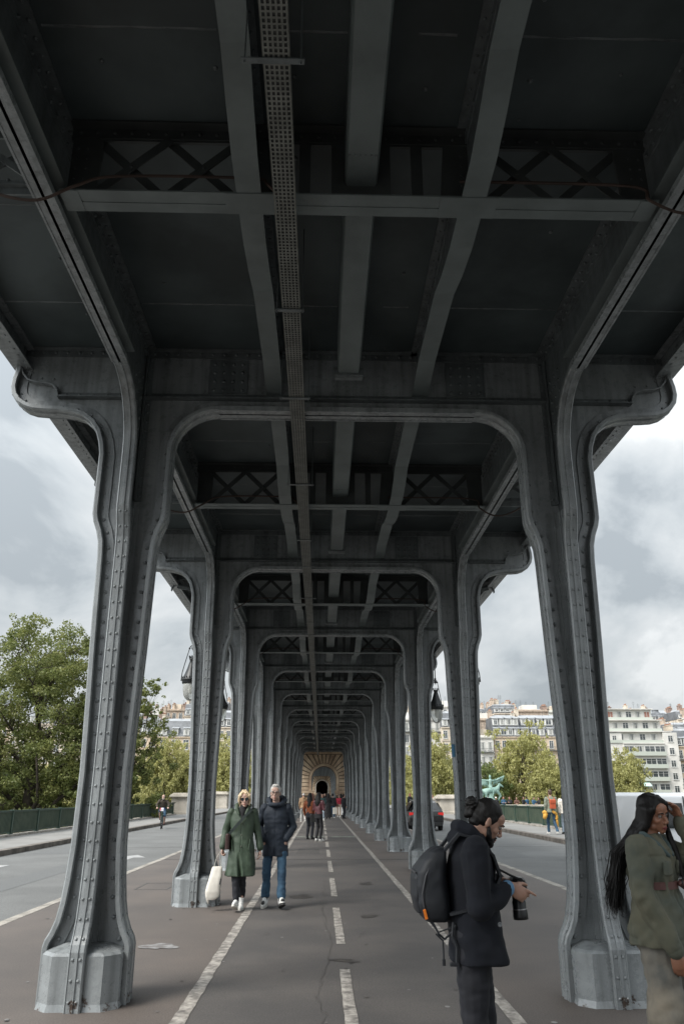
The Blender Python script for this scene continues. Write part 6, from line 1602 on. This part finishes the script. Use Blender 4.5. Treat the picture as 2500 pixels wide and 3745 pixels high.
# shoulder bag
bg_ = thing('shoulder_bag', 'dark brown shoulder bag at the hip of the woman in green', 'bag', (wx, wy, 0), R(180))
b = MB(); b.bevbox(.17, .235, -.16, .10, .84, 1.06, .02); b.xform(Matrix.Translation((.0, .08, 0))); b.build('bag', mat('dark_brown_leather', (.035, .015, .013), .45), bg_)
b = MB(); b.sweep([(-.14, .08, 1.405), (-.06, .145, 1.32), (.03, .165, 1.22), (.12, .165, 1.12), (.19, .12, 1.05)], (0, 1, 0), None, [(-.003, .02), (.004, .02), (.004, -.02), (-.003, -.02)]); b.build('strap', mat('dark_green_webbing', (.02, .03, .028), .8), bg_)
# cotton tote
tb = thing('tote_bag', 'white cotton tote bag hanging from the hand of the woman in green', 'bag', (wx, wy, 0), R(180))
b = Blob(); secs = []
for z, a, d, cx_, cy_ in ((.60, .075, .022, .345, .04), (.56, .085, .04, .35, .04), (.46, .095, .055, .362, .05), (.36, .105, .062, .378, .055), (.26, .11, .06, .392, .06), (.19, .10, .045, .398, .06), (.15, .06, .03, .42, .06)): secs.append(((cx_, cy_, z), a, d))
b.loft(secs[::-1], 20, 3.2); b.rc([(.46, .06, .21), (.465, .06, .15), (.45, .06, .09)], [.03, .022, .006])
b.fuse('bag', whitec, tb, .009, 2, fold=(.006, 9, 9, 5, 4))
b = MB()
for dx, yy in ((-.05, .02), (.05, .05)): b.sweep([(.345+dx, yy, .59), (.335+dx*.6, yy, .72), (.315, .045, .80), (.31, .04, .82)], (0, 1, 0), None, [(-.012, .003), (.012, .003), (.012, -.003), (-.012, -.003)])
b.build('handle', whitec, tb)
b = MB(); b.beam((.285, .095, .44), (.290, .105, .36), .02, .012); 
b.build('print', camM, tb)

# ---- man in navy parka
mx_, my = gx(633, 13.2), 13.2
t = thing('person', 'grey haired man in navy parka and glasses walking towards the camera, hands in pockets', 'person', (mx_, my, 0), R(180))
M = head_M((.02, .04, 1.635), 4, 2, -2, 1.0)
Lh, Lk, La = (.10, 0, .95), (.12, .07, .53), (.135, -.02, .13)
Rh, Rk, Ra = (-.10, 0, .95), (-.11, .12, .54), (-.115, .20, .13)
shl, ell_, wrl = Vector((.185, 0, 1.415)), Vector((.265, -.05, 1.14)), Vector((.17, .10, .97)); shr, elr, wrr = Vector((-.185, 0, 1.415)), Vector((-.265, -.05, 1.14)), Vector((-.17, .10, .97))
b = Blob(); add_head(b, M); b.rc([(0, -.01, 1.42), (.01, .02, 1.56)], [.06, .056]); b.loft([((0, 0, .9), .15, .11), ((0, 0, 1.1), .15, .11), ((0, 0, 1.34), .18, .11), ((0, 0, 1.43), .11, .08)], 16)
for A in ((shl, ell_, wrl), (shr, elr, wrr)): b.rc(A, [.05, .04, .028])
for A in ((Lh, Lk, La), (Rh, Rk, Ra)): b.rc(A, [.07, .045, .034])
hand(b, wrl, (-.5, .1, -.8), (-.2, -.9, -.2), -1, 1.0, .4); hand(b, wrr, (.5, .1, -.8), (.2, -.9, -.2), 1, 1.0, .4)
b.fuse('body', skinP, t, .0062, 1, fn=face_fn(M)); face_details(t, M, brow=greyhair)
leg_set(t, (Lh, Lk, Vector(La) + Vector((0, -.01, .05))), (Rh, Rk, Vector(Ra) + Vector((0, -.01, .05))), denimB, 1.0, 1, .072, fold=.016)
b = Blob(); b.loft([((0, .01, .72), .200, .155), ((0, .01, .85), .198, .155), ((0, .01, 1.0), .190, .15), ((0, 0, 1.14), .182, .145), ((0, 0, 1.28), .198, .145), ((0, 0, 1.38), .195, .125), ((0, 0, 1.45), .15, .10), ((0, 0, 1.49), .085, .08)], 24)
for A in ((shl, ell_, wrl), (shr, elr, wrr)): b.rc([A[0], A[0].lerp(A[1], .5), A[1], A[1].lerp(A[2], .5), A[2]], [.074, .068, .064, .060, .056])
def zipf(co, no):
    x, y, z = co[:, 0], co[:, 1], co[:, 2]; co = co.copy(); m = np.exp(-(x/.006)**2) * (y > .04); co[:, 1] -= m*.008; m = np.exp(-((x-.0)/.02)**2) * (y > .05) * np.clip((.86-z)/.1, 0, 1); co[:, 1] -= m*.03
    for sg_ in (-1, 1): m = np.exp(-((x*sg_-(.17-(z-.9)*.25))/.008)**2) * (z > .88) * (z < 1.06) * (y > .05); co[:, 1] -= m*.012
    return co
ck = b.fuse('parka', dnavy, t, .009, 3, fold=(.014, 6, 6, 8, 5.1), fn=zipf)
b = Blob(); b.rc([(-.10, .06, 1.47), (-.06, .125, 1.465), (.0, .145, 1.46), (.06, .125, 1.465), (.10, .06, 1.47)], [.04, .036, .032, .036, .04]); b.rc([(-.10, .06, 1.49), (-.125, -.02, 1.53), (-.08, -.10, 1.55), (0, -.12, 1.55), (.08, -.10, 1.55), (.125, -.02, 1.53), (.10, .06, 1.49)], [.034, .046, .055, .058, .055, .046, .034])
b.fuse('hood', dnavy, ck, .009, 2, fold=(.006, 9, 9, 9, 1))
b = Blob(); hair_cap(b, M, .013); MB.ell(b, M @ Vector((0, .02, .108)), (.055, .055, .03), 14, 8, M.to_3x3()); b.fuse('hair', greyhair, t, .006, 1, fold=(.006, 30, 30, 30, 3))
g = MB()
for sgn in (-1, 1):
    g.tube([M @ Vector((sgn*.033 + .023*cos(a), .097, .006+.021*sin(a))) for a in [2*pi*i/16 for i in range(17)]], .0026, 6); g.tube([M @ Vector((sgn*.056, .094, .010)), M @ Vector((sgn*.078, .02, .012))], .0024, 6)
g.tube([M @ Vector((-.011, .099, .010)), M @ Vector((.011, .099, .010))], .0024, 6); g.build('glasses', frameM, t)
for A, d, p in ((La, (.15, 1), -.05), (Ra, (-.2, 1), .28)):
    o = shoe(t, (A[0], A[1]-.01, .115 if p < 0 else .125), d, 1.08, shoeW, sole if p < 0 else soleD, pitch=p)
    dd = Vector((d[0], d[1], 0)).normalized(); b = Blob(); c = Vector((A[0], A[1], .115)); b.rc([c + Vector((0, 0, .035)), c + dd*.02], [.044, .042]); b.rc([c + dd*.15 + Vector((0, 0, -.035+.05*(p > 0))), c + dd*.18 + Vector((0, 0, -.04+.06*(p > 0)))], [.030, .026]); b.fuse('black_panel', shoeB, o, .008, 1)
# ================================================================== the photographer (faces +x; local +y is forward, local +x towards the camera)
px_, py_ = .815, 4.62
LOC, RZ = (px_, py_, 0), R(-90)
t = thing('person', 'man with dark hair bun and navy wool coat looking down at a camera', 'person', LOC, RZ)
M = head_M((.0, .113, 1.462), 0, 34, 0, .90)
shr, elr, wrr = Vector((.19, .0, 1.32)), Vector((.225, .0, 1.07)), Vector((.10, .185, 1.145))
shl, ell_, wrl = Vector((-.19, .02, 1.33)), Vector((-.24, .03, 1.08)), Vector((-.06, .185, 1.155))
Rh, Rk, Ra = (.085, -.02, .93), (.10, -.03, .50), (.10, -.07, .10); Lh, Lk, La = (-.085, 0, .93), (-.09, .05, .50), (-.10, .04, .10)
b = Blob(); add_head(b, M); b.rc([(0, -.02, 1.36), (0, .05, 1.40), M @ Vector((0, -.03, -.04))], [.06, .055, .055]); b.loft([((0, -.02, .9), .14, .10), ((0, -.01, 1.1), .14, .10), ((0, .0, 1.28), .17, .10), ((0, 0, 1.36), .10, .08)], 16)
for A in ((shr, elr, wrr), (shl, ell_, wrl)): b.rc(A, [.046, .038, .027])
for A in ((Rh, Rk, Ra), (Lh, Lk, La)): b.rc(A, [.07, .048, .034])
hand(b, wrr, (-.12, .82, -.42), (-1, .05, -.1), 1, .98, .9, curls=[.12, .62, .85, .95]); hand(b, wrl, (.35, .75, -.25), (.6, .3, -.5), -1, .98, .8)
b.fuse('body', skinT, t, .0058, 1, fn=face_fn(M)); face_details(t, M, brow=blackhair)
b = Blob()      # beard and moustache close to the jaw
for s_ in (-1, 1): b.rc([M @ Vector(p) for p in ((s_*.066, .012, -.03), (s_*.060, .03, -.065), (s_*.040, .058, -.090), (0, .076, -.103))], [.010, .018, .020, .021]); b.rc([M @ Vector(p) for p in ((0, .094, -.050), (s_*.022, .084, -.056), (s_*.030, .072, -.078))], [.006, .0065, .008])
b.fuse('beard', blackhair, t, .0055, 1, fold=(.003, 60, 60, 60, 1))
b = Blob(); hair_cap(b, M, .010); b.fuse('hair', blackhair, t, .006, 1, fold=(.004, 22, 40, 22, 3))
b = Blob(); bc = Vector((0, .035, 1.556)); g_ = random.Random(3); MB.ell(b, bc, (.042, .040, .036), 12, 8)
for i in range(26):
    d = Vector((g_.gauss(0, 1), g_.gauss(0, 1), g_.gauss(0, 1))).normalized(); q = bc + Vector((d.x*.040, d.y*.040, d.z*.034)); u = d.orthogonal().normalized(); b.tube([q + (u*cos(a) + d.cross(u)*sin(a))*.012 + d*.006*sin(a*2) for a in [j*.9 for j in range(7)]], .0045, 5)
for p in ((0, .0, 1.50), (.02, .02, 1.505), (-.02, .02, 1.50)): b.rc([bc, Vector(p)], [.03, .02])
b.fuse('hair_bun', blackhair, t, .005, 0)
b = Blob(); b.loft([((0, -.01, 1.02), .14, .11), ((0, -.01, .92), .16, .125), ((0, -.01, .80), .155, .115)], 16)
for P in ((Rh, Rk, Ra), (Lh, Lk, La)): b.rc([P[0], Vector(P[0]).lerp(Vector(P[1]), .5), P[1], Vector(P[1]).lerp(Vector(P[2]), .5), Vector(P[2]) + Vector((0, 0, .03))], [.092, .083, .066, .058, .052])
b.fuse('trousers', denimD, t, .008, 3, fold=(.008, 7, 7, 14, 7.3))
b = Blob(); b.loft([((0, .022, .792), .20, .158), ((0, .02, .86), .195, .150), ((0, .01, .96), .185, .142), ((0, .0, 1.08), .175, .132), ((0, .005, 1.20), .195, .128), ((0, .0, 1.29), .205, .115), ((0, -.005, 1.35), .16, .095), ((0, .0, 1.40), .09, .08)], 24)
for A in ((shr, elr, wrr), (shl, ell_, wrl)): d = (A[2]-A[1]).normalized(); b.rc([A[0], A[0].lerp(A[1], .5), A[1], A[1].lerp(A[2], .5), A[2] - d*.035], [.080, .074, .068, .060, .052])
def lap(co, no):
    x, y, z = co[:, 0], co[:, 1], co[:, 2]; co = co.copy(); m = np.exp(-((x-.05)/.008)**2) * (y > .04) * (z < 1.28); co[:, 1] -= m*.012
    a = np.arctan2(y, x); f = np.clip((1.0-z)/.25, 0, 1)*.007*np.sin(a*6+z*4) * (np.abs(x) < .23); co[:, 0] += np.cos(a)*f; co[:, 1] += np.sin(a)*f; return co
ck = b.fuse('wool_coat', navy, t, .008, 3, fold=(.013, 6, 6, 8, 9.1), fn=lap)
b = Blob()      # broad stand-up collar
b.rc([(0, -.062, 1.44), (.055, -.045, 1.44), (.085, .0, 1.42), (.080, .05, 1.37), (.05, .09, 1.31), (.03, .115, 1.24)], [.036, .036, .034, .030, .026, .018]); b.rc([(0, -.062, 1.44), (-.055, -.045, 1.44), (-.085, .0, 1.42), (-.080, .05, 1.37), (-.05, .09, 1.31), (-.03, .115, 1.24)], [.036, .036, .034, .030, .026, .018])
b.rc([(.06, -.05, 1.37), (0, -.075, 1.38), (-.06, -.05, 1.37)], .045)
b.fuse('collar', navy, ck, .007, 1)
for p, n_ in (((.150, .135, 1.098), (.9, .3, -.2)), ((.186, .105, .98), (.85, .5, 0))):
    q = MB(); q.lathe([(.001, .004), (.006, .004), (.007, .007), (.011, .006), (.012, 0)], p, 12, Vector(n_).to_track_quat('Z', 'Y').to_matrix()); q.build('button', mat('grey_button', (.22, .23, .24), .35), ck, smooth=True)
b = Blob(); d = (wrr-elr).normalized(); b.rc([wrr - d*.045, wrr - d*.018], [.045, .043]); b.fuse('blue_cuff', mat('blue_shirt', (.10, .22, .36), .8), ck, .006, 1)
shoe(t, (Ra[0], Ra[1]-.01, .10), (.1, 1), 1.0, shoeB, soleD); shoe(t, (La[0], La[1]-.01, .10), (-.1, 1), 1.0, shoeB, soleD)
# camera in his hands
cm = thing('camera', 'black camera with long lens pointing down, held by the man in the navy coat', 'camera', LOC, RZ)
b = MB(); b.bevbox(-.045, .065, .215, .285, 1.105, 1.185, .012); b.bevbox(-.015, .035, .275, .298, 1.12, 1.165, .008); b.bevbox(.055, .075, .225, .27, 1.10, 1.175, .008)
b.xform(Matrix.Translation((0, .0, 0))); b.build('body', camM, cm)
b = MB(); Mx = Matrix.Rotation(pi + .06, 3, 'X'); b.lathe([(.030, 0), (.033, .01), (.033, .045), (.036, .05), (.036, .085), (.038, .09), (.040, .12), (.039, .135), (.034, .135), (.032, .125), (.001, .122)], (.01, .25, 1.115), 24, Mx); b.build('lens', camM, cm, smooth=True)
b = MB(); b.lathe([(.0375, .083), (.0385, .086), (.0375, .089)], (.01, .25, 1.115), 24, Mx); b.build('lens_ring', rimM, cm)
b = MB(); b.tube([(.06, .25, 1.18), (.075, .20, 1.20), (.05, .12, 1.24), (.05, .08, 1.33)], .006, 6); b.build('strap', black_c, cm)
# backpack
bp = thing('backpack', 'large black backpack with orange tab worn by the man in the navy coat', 'backpack', LOC, RZ)
bpm = cloth('backpack_nylon', (.010, .012, .016), .6)
b = Blob(); secs = [((0, -.195, .975), .12, .055), ((0, -.205, 1.0), .14, .075), ((0, -.215, 1.07), .15, .088), ((0, -.225, 1.15), .15, .092), ((0, -.222, 1.22), .148, .085), ((0, -.20, 1.275), .14, .070), ((0, -.175, 1.315), .12, .048), ((0, -.155, 1.335), .09, .025)]
b.loft(secs, 24, 3.6); pk = b.fuse('pack', bpm, bp, .008, 2, fold=(.007, 9, 9, 9, 2))
b = Blob(); b.loft([((0, -.285, 1.02), .10, .02), ((0, -.297, 1.10), .115, .026), ((0, -.298, 1.19), .11, .022), ((0, -.28, 1.23), .09, .012)], 20, 3.2); b.fuse('front_pocket', bpm, bp, .007, 1)
b = MB(); b.tube([(.10, -.306, 1.215), (0, -.318, 1.222), (-.10, -.306, 1.215)], .004, 6); b.tube([(.147, -.27, 1.03), (.152, -.28, 1.12), (.148, -.26, 1.2), (.13, -.22, 1.28), (.08, -.19, 1.32)], .004, 6); b.build('zip', mat('zip_grey', (.05, .05, .055), .4), pk)
b = MB(); b.sweep([(.145, -.262, 1.000), (.154, -.274, 1.045)], (0, 1, .3), None, [(-.007, .003), (.007, .003), (.007, -.003), (-.007, -.003)]); b.build('orange_tab', mat('orange_tab_cloth', (.85, .22, .02), .6), bp)
b = MB()
for x in (.11, -.11):
    b.sweep([(x*.8, -.15, 1.32), (x, -.07, 1.405), (x*1.05, .02, 1.385), (x*1.1, .105, 1.30), (x*1.2, .135, 1.20), (x*1.35, .08, 1.10), (x*1.3, -.06, 1.04), (x*1.1, -.14, 1.02)], (1, 0, 0), None, [(-.024, .007), (.024, .007), (.024, -.007), (-.024, -.007)])
b.build('shoulder_strap', bpm, bp)
b = MB()
for P, r_ in (([(.12, -.23, .985), (.13, -.20, .93), (.125, -.17, .905), (.12, -.13, .935), (.13, -.11, .97)], .006), ([(.13, -.215, .93), (.13, -.18, .90), (.12, -.178, .86), (.12, -.178, .80)], .005), ([(.12, -.12, .98), (.13, -.13, .92), (.14, -.11, .87), (.14, -.115, .80)], .009), ([(.10, -.245, .99), (.115, -.20, .935), (.12, -.14, .955)], .004)): b.tube(P, r_, 6)
b.bevbox(.112, .128, -.186, -.170, .785, .815, .003); b.bevbox(.118, .15, -.15, -.10, .785, .80, .004); b.build('hanging_strap', bpm, bp)

# ================================================================== woman in washed green denim by the right column
LOC, RZ = (1.965, 5.0, 0), R(-133)
t = thing('person', 'woman with very long black hair and belted green denim jacket, hand at her head', 'person', LOC, RZ)
HC = Vector((-.015, .045, 1.492)); M = head_M(HC, 16, 12, 8, .88)
shr, elr, wrr = Vector((.150, -.01, 1.32)), Vector((.195, .01, 1.06)), Vector((.15, .13, .80))
shl, ell_, wrl = Vector((-.165, .02, 1.32)), Vector((-.19, .25, 1.20)), Vector((-.115, .165, 1.455))
Rh, Rk, Ra = (.085, 0, .90), (.10, .03, .49), (.11, -.02, .10); Lh, Lk, La = (-.085, 0, .90), (-.11, .07, .49), (-.13, .08, .10)
b = Blob(); add_head(b, M, True); b.rc([(0, -.015, 1.32), M @ Vector((0, -.02, -.05))], [.052, .046]); b.loft([((0, 0, .86), .13, .10), ((0, 0, 1.05), .11, .085), ((0, 0, 1.25), .15, .10), ((0, 0, 1.34), .10, .07)], 16)
for A in ((shr, elr, wrr), (shl, ell_, wrl)): b.rc(A, [.04, .033, .023])
for A in ((Rh, Rk, Ra), (Lh, Lk, La)): b.rc(A, [.07, .045, .034])
hand(b, wrr + Vector((0, 0, -.01)), (-.05, .1, -1), (-.8, -.3, 0), 1, .90, .55); hand(b, wrl, (.28, -.14, .90), (.72, -.55, -.2), -1, .92, .55, spread=.3)
b.fuse('body', skinD, t, .0056, 1, fn=face_fn(M)); face_details(t, M, lip=lipD, brow=blackhair)
b = Blob(); b.loft([((0, 0, 1.0), .12, .09), ((0, 0, .90), .155, .115), ((0, 0, .78), .165, .12)], 18)
for P in ((Rh, Rk, Ra), (Lh, Lk, La)): b.rc([P[0], Vector(P[0]).lerp(Vector(P[1]), .5), P[1], Vector(P[1]).lerp(Vector(P[2]), .6), Vector(P[2]) + Vector((0, 0, -.02))], [.090, .100, .106, .112, .118])
b.fuse('jeans', jeansF, t, .008, 3, fold=(.022, 6, 6, 8, 4.3))
b = Blob(); b.loft([((0, .01, .80), .205, .160), ((0, .01, .88), .205, .160), ((0, .01, .98), .19, .145), ((0, .0, 1.07), .160, .122), ((0, .0, 1.115), .150, .115), ((0, .0, 1.16), .168, .128), ((0, .01, 1.24), .168, .125), ((0, .005, 1.31), .165, .105), ((0, -.01, 1.36), .12, .085), ((0, -.01, 1.39), .07, .06)], 24)
d = (wrr-elr).normalized(); b.rc([shr, shr.lerp(elr, .5), elr, elr.lerp(wrr, .5), wrr - d*.02], [.066, .072, .072, .068, .050])
d = (wrl-ell_).normalized(); b.rc([shl, shl.lerp(ell_, .5), ell_, ell_.lerp(wrl, .5), wrl - d*.05, wrl - d*.02], [.066, .072, .072, .064, .054, .048])
def seam(co, no):
    x, y, z = co[:, 0], co[:, 1], co[:, 2]; co = co.copy(); m = np.exp(-(x/.012)**2) * (y > .04) * (z < 1.3); co[:, 1] -= m*.012
    for zz in (1.27, .84): m = np.exp(-((z-zz)/.005)**2) * (np.abs(x) < .19); co -= no*(m*.006)[:, None]
    a = np.arctan2(y, x); f = np.clip(1-np.abs(z-1.115)/.10, 0, 1)*.009*np.sin(a*16) * (np.abs(x) < .2); co[:, 0] += np.cos(a)*f; co[:, 1] += np.sin(a)*f; return co
jk = b.fuse('denim_jacket', denimG, t, .0075, 2, fold=(.017, 9, 9, 9, 3.7), fn=seam)
b = Blob()
for s_ in (-1, 1): b.rc([(s_*.0, -.065, 1.40), (s_*.055, -.045, 1.40), (s_*.085, .01, 1.375), (s_*.075, .075, 1.325), (s_*.03, .12, 1.27)], [.018, .022, .024, .024, .012])
b.fuse('collar', cloth('denim_collar', (.06, .085, .085)), jk, .006, 1)
for x0, x1 in ((.05, .13), (-.13, -.05)):
    q = Blob(); q.bevbox(x0, x1, .112, .142, 1.17, 1.245, .006); q.fuse('chest_pocket', denimG, jk, .006, 1)
b = Blob(); q_ = wrr - (wrr-elr).normalized()*.03; b.rc([q_, wrr], [.053, .05]); b.fuse('cuff', denimG, jk, .007, 1); b = Blob(); q_ = wrl - (wrl-ell_).normalized()*.055; b.rc([q_, wrl - (wrl-ell_).normalized()*.012], [.056, .054]); b.fuse('cuff', denimG, jk, .007, 1)
# belt with knotted buckle
b = MB(); b.sweep([(.158*cos(a), .126*sin(a), 1.113) for a in [2*pi*i/36 for i in range(36)]], (0, 0, 1), None, [(-.02, .006), (.02, .006), (.02, -.004), (-.02, -.004)], closed=True); be = b.build('belt', leatherM, t, smooth=False)
b = Blob(); b.rc([(-.03, .14, 1.12), (-.07, .155, 1.105), (-.09, .17, 1.09)], [.016, .022, .018]); b.rc([(-.05, .14, 1.13), (-.06, .17, 1.125)], .014); b.fuse('knot', leatherM, be, .005, 1)
b = MB(); b.tube([(-.055+.024*cos(a), .155, 1.125+.026*sin(a)) for a in [2*pi*i/16 for i in range(17)]], .0045, 6); b.build('buckle', ironM, be)
b = MB(); b.tube([(-.08, .17, 1.09), (-.12, .18, 1.02), (-.13, .175, .95), (-.14, .18, .86)], .003, 5); b.build('cord', leatherM, be)
shoe(t, (Ra[0], Ra[1], .10), (.2, 1), .95, shoeB, soleD); shoe(t, (La[0], La[1], .10), (-.2, 1), .95, shoeB, soleD)
# hair
b = Blob(); hair_cap(b, M, .016)
g_ = random.Random(12)
def strand(side, depth, u, end, w_, top=.0):
    """side -1..1 around the back of the head, end = lowest z"""
    a = side; p0 = M @ Vector((.02*sin(a), .03-.03*abs(depth), .118)); p1 = M @ Vector((.086*sin(a), -.095*cos(a)+.012, .045)); p2 = M @ Vector((.094*sin(a), -.100*cos(a)-.0, -.05))
    bx = .05 + .07*sin(a)*.9; p3 = Vector((bx, -.150 - .015*depth, 1.28)); p4 = Vector((bx*.9+.03, -.185 - .02*depth, 1.13)); p5 = Vector((bx*.8+.045+u*.025, -.205-.02*depth, end))
    return [p0, p1, p2, p3, p4, p5]
for i in range(13):
    a = -1.25 + 2.9*i/12; b.rc(strand(a, g_.uniform(0, 1), g_.uniform(-1, 1), g_.uniform(.99, 1.08), 1), [.014, .024, .026, .022, .015, .004], 8)
b.rc([M @ Vector((.02, .03, .118)), M @ Vector((.072, .045, .055)), M @ Vector((.086, .012, -.03)), M @ Vector((.09, -.015, -.10)), Vector((.10, -.06, 1.32))], [.014, .020, .021, .020, .02])
b.rc([M @ Vector((.01, .035, .118)), M @ Vector((-.05, .060, .08)), M @ Vector((-.086, .030, .0)), M @ Vector((-.092, .022, -.08)), Vector((-.085, .115, 1.30)), Vector((-.075, .14, 1.22)), Vector((-.05, .15, 1.16))], [.014, .018, .018, .018, .020, .018, .006])
b.fuse('hair', blackhair, t, .0062, 1, fold=(.004, 40, 40, 6, 3))
b = MB()
for i in range(420):
    a = g_.uniform(-1.25, 1.6); P = strand(a, g_.uniform(-.8, 1.6), g_.uniform(-2.2, 2.2), g_.uniform(.93, 1.08), 1)
    P = [P[2] + Vector([g_.gauss(0, .006) for _ in range(3)])] + [p + Vector((g_.gauss(0, .012), g_.gauss(0, .012), 0)) for p in P[3:]]
    out_ = []
    for k in range(len(P)-1):
        for j in range(3): out_.append(P[k].lerp(P[k+1], j/3) + Vector((g_.gauss(0, .002), g_.gauss(0, .002), 0)))
    out_.append(P[-1]); b.tube(out_, [.0028]*(len(out_)-2) + [.002, .0006], 4)
for i in range(22):
    P = [M @ Vector((-.080, .045, -.02)), M @ Vector((-.085, .045, -.09)), Vector((-.085+g_.gauss(0, .01), .12, 1.30)), Vector((-.07+g_.gauss(0, .015), .15, 1.2)), Vector((-.04+g_.gauss(0, .02), .155, 1.10))]; b.tube(P, [.0028, .0028, .0026, .002, .0006], 4)
tag(b.build('hair_strands', blackhair, t), None, None, kind='stuff')
